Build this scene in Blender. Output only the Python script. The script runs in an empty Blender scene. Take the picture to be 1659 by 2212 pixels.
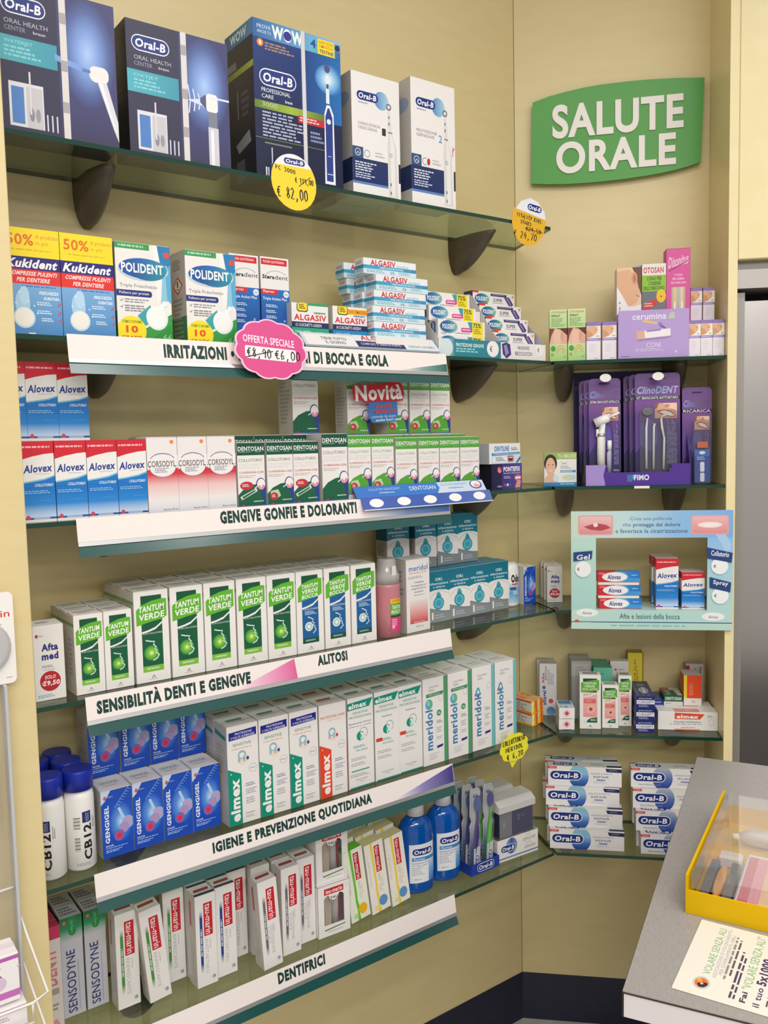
import bpy, bmesh, math, random
from mathutils import Vector, Matrix
from math import sin, cos, pi, radians as RAD

S = bpy.context.scene
COL = S.collection
# ---------------------------------------------------------------- camera, world, lights, exposure
cam = bpy.data.cameras.new('camera')
camo = bpy.data.objects.new('camera', cam)
COL.objects.link(camo)
S.camera = camo
cam.sensor_fit = 'HORIZONTAL'; cam.sensor_width = 36.0
cam.lens = 1877.255 / 1659 * 36
cam.clip_start = 0.02
YAW, PITCH, ROLL = 0.6311, 0.0817, -0.0220
_f = Vector((sin(YAW)*cos(PITCH), cos(YAW)*cos(PITCH), -sin(PITCH)))
_r = Vector((cos(YAW), -sin(YAW), 0)); _u = _r.cross(_f)
r2 = _r*cos(ROLL) + _u*sin(ROLL); u2 = -_r*sin(ROLL) + _u*cos(ROLL)
mw = Matrix((r2, u2, -_f)).transposed().to_4x4()
mw.translation = Vector((-1.78898, -1.79212, 1.7526))
camo.matrix_world = mw

w = bpy.data.worlds.new('room_light'); S.world = w; w.use_nodes = True
bg = w.node_tree.nodes['Background']
bg.inputs['Color'].default_value = (1.0, 0.968, 0.935, 1); bg.inputs['Strength'].default_value = 0.60

def area(name, loc, rot, sx, sy, power, col=(1, 0.965, 0.925)):
    l = bpy.data.lights.new(name, 'AREA'); l.shape = 'RECTANGLE'; l.size = sx; l.size_y = sy
    l.energy = power; l.color = col
    o = bpy.data.objects.new(name, l); COL.objects.link(o); o.location = loc; o.rotation_euler = rot
    return o
# two rows of ceiling fluorescents over the shop floor
area('ceiling_lamp', (-1.55, -1.15, 3.25), (0, 0, RAD(0)), 1.5, 0.22, 11)
area('ceiling_lamp', (-0.35, -1.75, 3.25), (0, 0, RAD(-45)), 1.5, 0.22, 15)
area('ceiling_lamp', (-1.9, -2.6, 3.25), (0, 0, RAD(0)), 1.5, 0.3, 27)
area('ceiling_lamp', (-2.9, -3.9, 3.25), (0, 0, RAD(-30)), 1.8, 0.6, 68)
area('ceiling_lamp', (-1.2, -4.3, 3.25), (0, 0, RAD(-30)), 1.8, 0.6, 68)
S.view_settings.view_transform = 'Standard'; S.view_settings.look = 'None'
S.view_settings.gamma = 1; S.view_settings.use_curve_mapping = False
S.view_settings.exposure = -0.07

# ---------------------------------------------------------------- materials
def lin(h):
    h = h.lstrip('#'); o = []
    if len(h) == 3: h = ''.join(c*2 for c in h)
    for i in (0, 2, 4):
        c = int(h[i:i+2], 16)/255
        o.append(c/12.92 if c <= .04045 else ((c+.055)/1.055)**2.4)
    return (*o, 1)
MATS = {}
def mat(key, c='#ffffff', rough=.45, metal=0., spec=.4, trans=0., alpha=1., coat=0.):
    if key in MATS: return MATS[key]
    m = bpy.data.materials.new(key); m.use_nodes = True
    b = m.node_tree.nodes['Principled BSDF']
    b.inputs['Base Color'].default_value = lin(c); b.inputs['Roughness'].default_value = rough
    b.inputs['Metallic'].default_value = metal; b.inputs['Specular IOR Level'].default_value = spec
    b.inputs['Transmission Weight'].default_value = trans; b.inputs['Coat Weight'].default_value = coat
    MATS[key] = m
    return m
def ink(c, rough=.4):
    """printed colour; a tuple is a printed gradient: ('v'|'h'|'r', stop, stop, ...)"""
    key = 'ink_' + (c if isinstance(c, str) else '_'.join(str(x) for x in c))
    if key in MATS: return MATS[key]
    if isinstance(c, str): return mat(key, c, rough, spec=.35)
    m = mat(key, '#ffffff', rough, spec=.35); nt = m.node_tree; b = nt.nodes['Principled BSDF']
    uv = nt.nodes.new('ShaderNodeUVMap'); uv.uv_map = 'UVMap'
    rp = nt.nodes.new('ShaderNodeValToRGB'); st = c[1:]
    if c[0] == 'r':
        d = nt.nodes.new('ShaderNodeVectorMath'); d.operation = 'DISTANCE'; d.inputs[1].default_value = (.5, .5, 0)
        nt.links.new(uv.outputs[0], d.inputs[0])
        mu = nt.nodes.new('ShaderNodeMath'); mu.operation = 'MULTIPLY'; mu.inputs[1].default_value = 2
        nt.links.new(d.outputs['Value'], mu.inputs[0]); nt.links.new(mu.outputs[0], rp.inputs[0])
    else:
        sp = nt.nodes.new('ShaderNodeSeparateXYZ'); nt.links.new(uv.outputs[0], sp.inputs[0])
        nt.links.new(sp.outputs['Y' if c[0] == 'v' else 'X'], rp.inputs[0])
    el = rp.color_ramp.elements
    while len(el) < len(st): el.new(.5)
    for i, s in enumerate(st):
        p, h = s if isinstance(s, tuple) else (i/(len(st)-1), s)
        el[i].position = p; el[i].color = lin(h)
    nt.links.new(rp.outputs[0], b.inputs['Base Color'])
    return m
def sheet_glass(key, tint, gloss=.06, rough=.02, hazy=0., hcol='#ffffff', bw=.25):
    """thin clear sheet: tinted transparency with a Fresnel gloss"""
    if key in MATS: return MATS[key]
    m = bpy.data.materials.new(key); m.use_nodes = True; nt = m.node_tree
    nt.nodes.clear(); out = nt.nodes.new('ShaderNodeOutputMaterial')
    tr = nt.nodes.new('ShaderNodeBsdfTransparent'); tr.inputs[0].default_value = lin(tint)
    gl = nt.nodes.new('ShaderNodeBsdfGlossy'); gl.inputs['Roughness'].default_value = rough
    fc = nt.nodes.new('ShaderNodeLayerWeight'); fc.inputs[0].default_value = .5      # Schlick: same from both faces of the sheet
    pw = nt.nodes.new('ShaderNodeMath'); pw.operation = 'POWER'; pw.inputs[1].default_value = 5
    lw = nt.nodes.new('ShaderNodeMath'); lw.operation = 'MULTIPLY_ADD'; lw.inputs[1].default_value = .9; lw.inputs[2].default_value = .04
    nt.links.new(fc.outputs['Facing'], pw.inputs[0]); nt.links.new(pw.outputs[0], lw.inputs[0])
    mx = nt.nodes.new('ShaderNodeMixShader')
    nt.links.new(lw.outputs[0], mx.inputs[0]); nt.links.new(tr.outputs[0], mx.inputs[1]); nt.links.new(gl.outputs[0], mx.inputs[2])
    last = mx
    if hazy:
        df = nt.nodes.new('ShaderNodeBsdfDiffuse'); df.inputs[0].default_value = lin(hcol)
        m2 = nt.nodes.new('ShaderNodeMixShader'); m2.inputs[0].default_value = hazy
        nt.links.new(mx.outputs[0], m2.inputs[1]); nt.links.new(df.outputs[0], m2.inputs[2]); last = m2
    nt.links.new(last.outputs[0], out.inputs[0]); MATS[key] = m
    return m
def grained(key, c1, c2, scale, rough, spec=.4, stretch=(1, 1, 1), metal=0., bump=0.):
    m = mat(key, c1, rough, metal, spec); nt = m.node_tree; b = nt.nodes['Principled BSDF']
    if nt.nodes.get('Noise Texture'): return m
    tc = nt.nodes.new('ShaderNodeTexCoord'); mp = nt.nodes.new('ShaderNodeMapping'); mp.inputs['Scale'].default_value = stretch
    no = nt.nodes.new('ShaderNodeTexNoise'); no.inputs['Scale'].default_value = scale; no.inputs['Detail'].default_value = 5
    rp = nt.nodes.new('ShaderNodeValToRGB'); rp.color_ramp.elements[0].position = .3; rp.color_ramp.elements[1].position = .7
    rp.color_ramp.elements[0].color = lin(c1); rp.color_ramp.elements[1].color = lin(c2)
    nt.links.new(tc.outputs['Object'], mp.inputs[0]); nt.links.new(mp.outputs[0], no.inputs[0]); nt.links.new(no.outputs[0], rp.inputs[0])
    nt.links.new(rp.outputs[0], b.inputs['Base Color'])
    if bump:
        bp = nt.nodes.new('ShaderNodeBump'); bp.inputs['Strength'].default_value = bump; bp.inputs['Distance'].default_value = .0006
        nt.links.new(no.outputs[0], bp.inputs['Height']); nt.links.new(bp.outputs[0], b.inputs['Normal'])
    return m
CREAM = grained('cream_laminate', '#d8c590', '#dcca97', 9, .34, .45, (1, 1, 5))
CREAM2 = grained('cream_cupboard_lit_edge', '#e9d9a4', '#eddeac', 20, .4)
GLASS = sheet_glass('shelf_glass', '#e9f2ea')
GEDGE = mat('glass_edge_green', '#0c3a2c', .12, spec=.6)
CHROME = mat('brushed_chrome', '#c4c4c4', .38, metal=.85)
TAUPE = mat('bracket_plastic', '#5f564b', .38)
TEAL = mat('teal_plastic', '#21504c', .2, spec=.6)
RAILW = mat('label_white', '#f1e7e2', .16, spec=.5)
CLEAR = sheet_glass('clear_plastic', '#f6f6f6', hazy=.05)
CLEAR2 = sheet_glass('clear_blister', '#f2f2f2', hazy=.015, rough=.05)
NAVY = mat('navy_plinth', '#0a0e2c', .12, spec=.6)
STEEL = grained('brushed_steel_laminate', '#8f8a86', '#a29d98', 60, .33, .5, (1, 14, 1), bump=.15)
WHITE = mat('white_card', '#ece6e0', .45)
PLASTW = mat('white_plastic', '#efece8', .28)
YELLOW = mat('yellow_acrylic', '#d9ae10', .15, spec=.5)
# ---------------------------------------------------------------- geometry helpers
class M:
    def __init__(s): s.bm = bmesh.new(); s.uv = s.bm.loops.layers.uv.new('UVMap'); s.ms = []
    def mi(s, m):
        if m not in s.ms: s.ms.append(m)
        return s.ms.index(m)
    def face(s, vs, m, smooth=False):
        try: f = s.bm.faces.new(vs)
        except ValueError: return None
        f.material_index = s.mi(m); f.smooth = smooth
        return f
    def box(s, x0, y0, z0, x1, y1, z1, m, bev=0., side=None):
        b2 = bmesh.new(); bmesh.ops.create_cube(b2, size=1)
        for v in b2.verts: v.co = Vector(((x0+x1)/2+v.co.x*(x1-x0), (y0+y1)/2+v.co.y*(y1-y0), (z0+z1)/2+v.co.z*(z1-z0)))
        if bev: bmesh.ops.bevel(b2, geom=b2.edges[:], offset=bev, segments=1, affect='EDGES', profile=.5)
        s.add(b2, m, side)
    def add(s, b2, m, side=None, smooth=False):
        mp = {v: s.bm.verts.new(v.co) for v in b2.verts}
        for f in b2.faces:
            g = s.bm.faces.new([mp[v] for v in f.verts])
            g.material_index = s.mi(side if side and abs(f.normal.z) < .5 else m); g.smooth = smooth
        b2.free()
    def prism(s, pts, axis, a, b, m, side=None, smooth=False):
        """extrude a 2D outline along an axis between a and b"""
        def V(p, t):
            return Vector((t, p[0], p[1])) if axis == 'x' else Vector((p[0], t, p[1])) if axis == 'y' else Vector((p[0], p[1], t))
        A = [s.bm.verts.new(V(p, a)) for p in pts]; B = [s.bm.verts.new(V(p, b)) for p in pts]
        s.face(A, m); s.face(B[::-1], m); n = len(pts)
        for i in range(n): s.face([A[i], B[i], B[(i+1) % n], A[(i+1) % n]], side or m, smooth)
    def loft(s, rings, m, caps=True, smooth=True):
        R_ = [[s.bm.verts.new(p) for p in r] for r in rings]; n = len(rings[0])
        for k in range(len(R_)-1):
            for i in range(n): s.face([R_[k][i], R_[k][(i+1) % n], R_[k+1][(i+1) % n], R_[k+1][i]], m, smooth)
        if caps: s.face(R_[0][::-1], m); s.face(R_[-1], m)
    def lathe(s, prof, m, n=28, sy=1., c=(0, 0), smooth=True):
        s.loft([[Vector((c[0]+r*cos(2*pi*i/n), c[1]+r*sy*sin(2*pi*i/n), z)) for i in range(n)] for r, z in prof], m, True, smooth)
    def tube(s, pts, r, m, n=8):
        pts = [Vector(p) for p in pts]; rings = []
        rr = r if isinstance(r, (list, tuple)) else [r]*len(pts)
        for k, p in enumerate(pts):
            t = (pts[min(k+1, len(pts)-1)]-pts[max(k-1, 0)]).normalized()
            a = t.cross(Vector((0, 0, 1)));  a = a if a.length > .05 else t.cross(Vector((0, 1, 0))); a.normalize(); b = t.cross(a)
            rings.append([p+a*rr[k]*cos(2*pi*i/n)+b*rr[k]*sin(2*pi*i/n) for i in range(n)])
        s.loft(rings, m)
    def mesh(s, name):
        bmesh.ops.recalc_face_normals(s.bm, faces=[f for f in s.bm.faces if not f.tag])
        me = bpy.data.meshes.new(name); s.bm.to_mesh(me); s.bm.free()
        for m in s.ms: me.materials.append(m)
        return me
    # ---- printing: items laid on a face, each overlapping item a hair prouder than the one under it
    def put(s, items, fn, eps=.00011, bend=0):
        done = []
        for pts, faces, c, bb in items:
            lv = 0
            for b, l in done:
                if bb[0] < b[2] and bb[2] > b[0] and bb[1] < b[3] and bb[3] > b[1]: lv = max(lv, l+1)
            done.append((bb, lv)); m = ink(c); mi = s.mi(m)
            dx = max(bb[2]-bb[0], 1e-6); dy = max(bb[3]-bb[1], 1e-6)
            if bend:          # cut into narrow strips so that the print follows a round body
                b2 = bmesh.new(); q = [b2.verts.new((p[0], p[1], 0)) for p in pts]
                for f in faces:
                    try: b2.faces.new([q[i] for i in f])
                    except ValueError: pass
                for k in range(1, bend):
                    if bb[0] < k/bend < bb[2]: bmesh.ops.bisect_plane(b2, geom=b2.verts[:]+b2.edges[:]+b2.faces[:], plane_co=(k/bend, 0, 0), plane_no=(1, 0, 0))
                b2.verts.index_update(); pts = [(v.co.x, v.co.y) for v in b2.verts]; faces = [tuple(v.index for v in f.verts) for f in b2.faces]; b2.free()
            vs = [s.bm.verts.new(fn(p[0], p[1], (lv+1)*eps)) for p in pts]
            for f in faces:
                try: g = s.bm.faces.new([vs[i] for i in f])
                except ValueError: continue
                g.material_index = mi; g.tag = True
                for lp, i in zip(g.loops, f): lp[s.uv].uv = ((pts[i][0]-bb[0])/dx, (pts[i][1]-bb[1])/dy)

def item(pts, faces, c):
    xs = [p[0] for p in pts]; ys = [p[1] for p in pts]
    return (pts, faces, c, (min(xs), min(ys), max(xs), max(ys)))
def R(x0, y0, x1, y1, c, n=1):
    if n == 1: return item([(x0, y1), (x1, y1), (x1, y0), (x0, y0)], [(0, 1, 2, 3)], c)
    pts = []
    for i in range(n+1):
        x = x0+(x1-x0)*i/n; pts += [(x, y1), (x, y0)]
    return item(pts, [(2*i, 2*i+2, 2*i+3, 2*i+1) for i in range(n)], c)
def P(c, *pts): return item(list(pts), [tuple(range(len(pts)))], c)
def E(cx, cy, rx, ry, c, n=22, a0=0, a1=360):
    k = n if a1-a0 >= 360 else n-1; cl = lambda v: min(max(v, 0.), 1.)          # print stops at the face's edge
    return item([(cl(cx+rx*cos(RAD(a0+(a1-a0)*i/k))), cl(cy+ry*sin(RAD(a0+(a1-a0)*i/k)))) for i in range(n)], [tuple(range(n))], c)
def ring(cx, cy, rx, ry, th, c, n=22, a0=0, a1=360):
    pts = []
    for i in range(n+1):
        a = RAD(a0+(a1-a0)*i/n)
        pts += [(cx+rx*cos(a), cy+ry*sin(a)), (cx+rx*(1-th)*cos(a), cy+ry*(1-th)*sin(a))]
    return item(pts, [(2*i, 2*i+2, 2*i+3, 2*i+1) for i in range(n)], c)
def RR(x0, y0, x1, y1, c, asp=1., r=.5):
    """rounded rectangle; asp = face width / face height"""
    ry = min((x1-x0)*asp, (y1-y0))*r; rx = ry/asp; pts = []
    for cx, cy, a in ((x1-rx, y0+ry, -90), (x1-rx, y1-ry, 0), (x0+rx, y1-ry, 90), (x0+rx, y0+ry, 180)):
        for k in range(6): pts.append((cx+rx*cos(RAD(a+18*k)), cy+ry*sin(RAD(a+18*k))))
    return item(pts, [tuple(range(len(pts)))], c)
def LN(c, th, asp, *pts):
    """polyline stroke of width th (in face widths)"""
    q = [Vector((p[0]*asp, p[1])) for p in pts]; h = th*asp/2; out = []
    for i, p in enumerate(q):
        t = (q[min(i+1, len(q)-1)]-q[max(i-1, 0)]).normalized(); nrm = Vector((-t.y, t.x))*h
        out += [((p+nrm).x/asp, (p+nrm).y), ((p-nrm).x/asp, (p-nrm).y)]
    return item(out, [(2*i, 2*i+2, 2*i+3, 2*i+1) for i in range(len(q)-1)], c)
TXT = {}
def glyphs(s, b):
    k = (s, b)
    if k not in TXT:
        cu = bpy.data.curves.new('lettering', 'FONT'); cu.body = s; cu.size = 1; cu.resolution_u = 8 if len(s) < 7 and s.isupper() and b > .03 else 2; cu.offset = b; cu.space_character = 1+2.6*max(b, 0)
        o = bpy.data.objects.new('lettering', cu); COL.objects.link(o)
        dg = bpy.context.evaluated_depsgraph_get(); me = bpy.data.meshes.new_from_object(o.evaluated_get(dg))
        vs = [(v.co.x, v.co.y) for v in me.vertices]; fs = [tuple(p.vertices) for p in me.polygons]
        bpy.data.objects.remove(o); bpy.data.curves.remove(cu); bpy.data.meshes.remove(me)
        x0 = min(v[0] for v in vs); x1 = max(v[0] for v in vs); y0 = min(v[1] for v in vs); y1 = max(v[1] for v in vs)
        TXT[k] = ([((v[0]-x0)/(x1-x0), (v[1]-y0)/(y1-y0)) for v in vs], fs)
    return TXT[k]
def T(s, x0, y0, x1, y1, c, b=.012, rot=0, it=0, sy=0):
    """lettering fitted to a box; rot 90 reads upwards, -90 downwards; it = slant; sy = baseline rise"""
    vs, fs = glyphs(s, b); out = []
    for tx, ty in vs:
        if rot == 90: X = x1-ty*(x1-x0); Y = y1-tx*(y1-y0)
        elif rot == -90: X = x0+ty*(x1-x0); Y = y0+tx*(y1-y0)
        else: X = x0+tx*(x1-x0)+it*(ty-.5)*(x1-x0); Y = y1-ty*(y1-y0)-sy*(tx-.5)*(x1-x0)
        out.append((X, Y))
    return item(out, fs, c)
def TL(n, x0, y0, x1, y1, c, fill=.55, sd=1, rot=0):
    """n lines of print too small to read"""
    rnd = random.Random(sd*77+n); pts = []; fs = []
    L = (y1-y0) if rot else (x1-x0); Wd = (x1-x0) if rot else (y1-y0); st = Wd/n
    for i in range(n):
        p = 0; end = L*rnd.uniform(.6, 1.)
        while p < end:
            wd = min(L*rnd.uniform(.06, .2), end-p)
            a, b = i*st, i*st+st*fill
            q = [(x0+p, y0+b), (x0+p+wd, y0+b), (x0+p+wd, y0+a), (x0+p, y0+a)] if not rot else [(x0+a, y1-p), (x0+a, y1-p-wd), (x0+b, y1-p-wd), (x0+b, y1-p)]
            k = len(pts); pts += q; fs.append((k, k+1, k+2, k+3)); p += wd+L*.03
    return item(pts, fs, c)
def OB(x0, y0, x1, y1, asp, rot=0, ring_=True):
    """white-on-blue pill logo"""
    g = .06; o = [RR(x0, y0, x1, y1, '#f2f2f4', asp)] if ring_ else []
    dx = (x1-x0)*.022 if not rot else (x1-x0)*.06; dy = (y1-y0)*.07 if not rot else (y1-y0)*.022
    o.append(RR(x0+dx, y0+dy, x1-dx, y1-dy, '#1c2f7c', asp))
    W_, H_ = x1-x0, y1-y0
    if rot: o.append(T('Oral-B', x0+W_*.25, y0+H_*.09, x0+W_*.75, y1-H_*.09, '#f4f4f6', .03, rot))
    else: o.append(T('Oral-B', x0+W_*.1, y0+H_*.24, x1-W_*.1, y1-H_*.22, '#f4f4f6', .03, 0, .03))
    return o
# handwritten strokes on a 1 x 1 cell (x right, y down)
HW = {'0': [[(.5,0),(.15,.2),(.1,.7),(.4,1),(.8,.8),(.85,.3),(.5,0)]], '1': [[(.2,.3),(.55,0),(.5,1)]], '2': [[(.1,.2),(.5,0),(.8,.25),(.1,1),(.9,.95)]],
 '3': [[(.1,.05),(.8,.05),(.4,.4),(.85,.7),(.5,1),(.1,.9)]], '4': [[(.5,0),(.1,.6),(.9,.55)],[(.65,.3),(.6,1)]], '5': [[(.8,0),(.2,.05),(.15,.45),(.75,.55),(.6,1),(.1,.95)]],
 '6': [[(.7,0),(.2,.5),(.3,1),(.75,.9),(.7,.55),(.25,.65)]], '7': [[(.1,.05),(.85,0),(.4,1)]], '8': [[(.6,.45),(.2,.25),(.5,0),(.8,.2),(.2,.75),(.5,1),(.85,.8),(.5,.45)]],
 '9': [[(.8,.3),(.4,.5),(.15,.25),(.5,0),(.8,.2),(.7,1)]], '€': [[(.9,.1),(.45,.1),(.25,.5),(.45,.95),(.95,.9)],[(0,.4),(.75,.38)],[(0,.6),(.7,.58)]], ',': [[(.5,.85),(.3,1.2)]],
 'A': [[(.05,1),(.5,0),(.9,1)],[(.25,.65),(.75,.62)]], 'C': [[(.85,.1),(.4,.05),(.1,.5),(.4,1),(.9,.9)]], 'D': [[(.2,0),(.2,1),(.7,.85),(.85,.4),(.2,0)]], 'E': [[(.85,0),(.2,.03),(.15,1),(.85,.95)],[(.2,.5),(.7,.48)]],
 'G': [[(.85,.1),(.4,.05),(.1,.5),(.4,1),(.85,.9),(.85,.55),(.55,.55)]], 'I': [[(.5,0),(.5,1)]], 'K': [[(.2,0),(.2,1)],[(.85,0),(.25,.5),(.9,1)]], 'L': [[(.2,0),(.15,1),(.8,.97)]], 'M': [[(.05,1),(.2,0),(.5,.6),(.8,0),(.95,1)]],
 'O': [[(.5,0),(.1,.4),(.3,1),(.8,.85),(.85,.3),(.5,0)]], 'P': [[(.2,1),(.2,0),(.8,.1),(.75,.45),(.2,.55)]], 'R': [[(.2,1),(.2,0),(.8,.1),(.7,.45),(.25,.5),(.85,1)]], 'S': [[(.85,.1),(.3,.05),(.2,.4),(.8,.6),(.7,1),(.1,.95)]],
 'T': [[(.05,.05),(.95,0)],[(.5,.05),(.45,1)]], 'U': [[(.1,0),(.2,.9),(.6,1),(.85,0)]], 'V': [[(.05,0),(.45,1),(.9,0)]], 'Y': [[(.1,0),(.5,.5)],[(.9,0),(.35,1)]], ' ': []}
def HAND(s, x0, y0, x1, y1, asp, c='#26221e', th=.016, sy=0):
    th *= 1.45; o = []; cw = (x1-x0)/len(s)
    for i, ch in enumerate(s):
        for st in HW[ch]:
            o.append(LN(c, th, asp, *[(x0+cw*(i+.08+.84*px), y0+(y1-y0)*py-sy*((i+px)*cw)) for px, py in st]))
    return o
def flat(*a):
    o = []
    for x in a: o += x if isinstance(x, list) else [x]
    return o
def fmap(o, ux, vy):
    o, ux, vy = Vector(o), Vector(ux), Vector(vy); n = vy.cross(ux).normalized()
    return lambda u, v, e: o+ux*u+vy*v+n*e
def front_map(w, h, d, y=None):
    y = -d/2 if y is None else y
    return fmap((-w/2, y, h), (w, 0, 0), (0, 0, -h))
def cyl_map(r, th0, th1, z1, z0, sy=1.):
    def f(u, v, e):
        a = RAD(th0+(th1-th0)*u); return Vector(((r+e)*sin(a), -(r+e)*sy*cos(a), z1+(z0-z1)*v))
    return f
# ---------------------------------------------------------------- objects
def link(name, me, parent=None, loc=None, kind=None):
    o = bpy.data.objects.new(name, me); COL.objects.link(o)
    if parent: o.parent = parent
    if loc is not None: o.location = loc
    if kind: o['kind'] = kind
    return o
LABELS = {}
def tag(o, label, cat, group=None):
    o['label'] = label; o['category'] = cat
    if group: o['group'] = group
    n = len(label.split())
    if n > 16 or n < 4: print('LABEL LENGTH', n, label)
    if label in LABELS: print('LABEL TWICE', label)
    LABELS[label] = 1
    return o
def wallpt(wall, x, dep, z):
    """A = long wall (y=0), B = wall past the 45 degree corner; x along the wall, dep out from it"""
    if wall == 'A': return Vector((x, -dep, z))
    k = math.sqrt(.5); return Vector((x*k-dep*k, -x*k-dep*k, z))
ROT = {'A': 0., 'B': -pi/4}
ZS = [2.2870, 1.9482, 1.6230, 1.2970, 0.9633, 0.6322]
NAME = {}
KIND = {}
def carton(key, name, cat, w, h, d, base='#ece6e0', F=(), Sd=(), Tp=(), flap=False, bev=.0008, Rt=()):
    m = M(); m.box(-w/2, -d/2, 0, w/2, d/2, h, ink(base), bev)
    m.put(flat(*F), front_map(w, h, d))
    if Sd: m.put(flat(*Sd), fmap((-w/2, d/2, h), (0, -d, 0), (0, 0, -h)))
    if Rt: m.put(flat(*Rt), fmap((w/2, -d/2, h), (0, d, 0), (0, 0, -h)))
    if Tp: m.put(flat(*Tp), fmap((-w/2, d/2, h), (w, 0, 0), (0, -d, 0)))
    parts = []
    if flap:
        q = M(); t = .0005; a = w/2-.0012
        q.prism([(-d/2+.001, h+.0003), (d/2-.004, h+.0022), (d/2-.004, h+.0022+t), (-d/2+.001, h+.0003+t)], 'x', -a, a, ink(base))
        fl = flat(*flap) if isinstance(flap, (list, tuple)) else []
        if fl: q.put(fl, fmap((-a, d/2-.004, h+.0023+t), (2*a, 0, 0), (0, -d+.005, -.0019)))
        parts.append(('tuck_flap', q.mesh('tuck_flap')))
    KIND[key] = dict(name=name, cat=cat, w=w, h=h, d=d, me=m.mesh(name), parts=parts)
    return KIND[key]
def place(key, wall, x, dep, z, label, group=None, rot=0., tilt=0., lean=0.):
    """x = left edge, dep = distance of the front face from the wall, tilt = sideways, lean = backwards"""
    k = KIND[key]
    o = link(k['name'], k['me']); o.location = wallpt(wall, x+k['w']/2, dep-k['d']/2, z)
    o.rotation_euler = (RAD(-lean), RAD(tilt), ROT[wall]+RAD(rot))
    tag(o, label, k['cat'], group)
    for n, me in k['parts']: link(n, me, o)
    return o
ORD = ['first', 'second', 'third', 'fourth', 'fifth', 'sixth', 'seventh', 'eighth', 'ninth', 'tenth']
CNT = ['', '', 'two', 'three', 'four', 'five', 'six', 'seven', 'eight', 'nine', 'ten']
def order(i, n):
    if n == 2: return ['left', 'right'][i]+' one'
    return 'leftmost' if i == 0 else 'rightmost' if i == n-1 else ('middle one' if n == 3 else ORD[i]+' from left')
def row(key, wall, sh, xs, dep, desc, where, group, dz=0., rots=None):
    prev = -9
    for i, x in enumerate(xs):
        x = max(x, prev+.0004); prev = x+KIND[key]['w']
        dp = dep[i] if isinstance(dep, (list, tuple)) else dep
        place(key, wall, x, dp, ZS[sh]+dz+.0003, f'{desc}, {order(i, len(xs))} of {CNT[len(xs)]} {where}' if len(xs) > 1 else f'{desc} {where}', group, rots[i] if rots else 0)
# ================================================================ cartons: printed fronts
DK = '#34324c'
def health(name, word, jet, hh):
    a = .203/hh
    F = [R(0,0,1,1,DK), R(.5,0,1,.74,('r',(0,'#a9c6f2'),(.35,'#7f9fdc'),(.75,'#51639c'),(1,'#3f4170'))), R(.5,.74,1,1,('v','#3f4170','#3b3854')),
         OB(.05,.1,.41,.22,a), T('ORAL HEALTH',.07,.255,.42,.285,'#b9bac8',0), T('CENTER',.07,.3,.24,.33,'#9a9bb0',0), T('braun',.3,.305,.4,.325,'#c9cad4',.02),
         R(0,.365,.49,.53,('h','#4fb0bd','#3f97ab')), T(word,.06,.39,.29,.42,'#a5dbe2',0), TL(3,.06,.43,.36,.51,'#86cdd6'),
         R(.08,.66,.36,.95,'#dcdbe0'), R(.1,.69,.2,.93,'#4f80c4'), R(.22,.68,.35,.95,'#c7c4c8'), E(.26,.86,.02,.045,'#8c8896'), E(.31,.86,.02,.045,'#9a96a2'), R(.245,.58,.26,.86,'#d8d6da')]
    for x in (.38,.42,.46): F.append(R(x,.84,x+.012,.95,'#cfd3e6'))
    if jet:
        F += [P('#7d9fdc',(.47,.42),(.76,.47),(.76,.51),(.47,.46)), RR(.76,.44,.93,.55,'#e9e6e4',a,.4), R(.7,.475,.77,.495,'#5a78b4'), P('#d9d8de',(.83,.55),(.91,.54),(1,.8),(1,.94),(.96,.86)), P('#f0eeee',(.84,.55),(.87,.55),(.985,.88),(.97,.86))]
    else:
        for k in range(5): F.append(LN('#d4def2',.012,a,(.53+.05*k,.36+.025*k),(.55+.05*k,.5),(.535+.05*k,.62-.02*k)))
        F += [P('#d5dced',(.56,.5),(.74,.47),(.74,.53)), RR(.76,.42,.88,.56,'#eceae8',a,.25), P('#565a78',(.7,.47),(.76,.43),(.76,.55),(.7,.5)), R(.78,.56,.87,.68,'#7d8190'), R(.775,.68,.88,1,'#cfcdd6'), R(.8,.7,.83,1,'#ecebee'), R(.8,.44,1,.455,'#dfe6f4')]
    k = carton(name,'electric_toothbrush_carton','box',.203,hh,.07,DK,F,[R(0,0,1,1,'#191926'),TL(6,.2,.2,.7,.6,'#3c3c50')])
    q = M(); q.box(.004,-.0358,.0005,.0155,-.0352,hh+.0005,ink('#dad6d2')); q.box(.004,-.0358,hh+.0003,.0155,.036,hh+.0009,ink('#dad6d2'))
    for z in (.05,.12,.2): q.box(.0045,-.0361,z,.015,-.0357,z+.018,ink('#a7a3a4'))
    k['parts'].append(('security_strip', q.mesh('security_strip')))
health('health_jet','WATERJET',1,.252); health('health_spray','OXYJET',0,.241)
a = .208/.306
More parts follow.
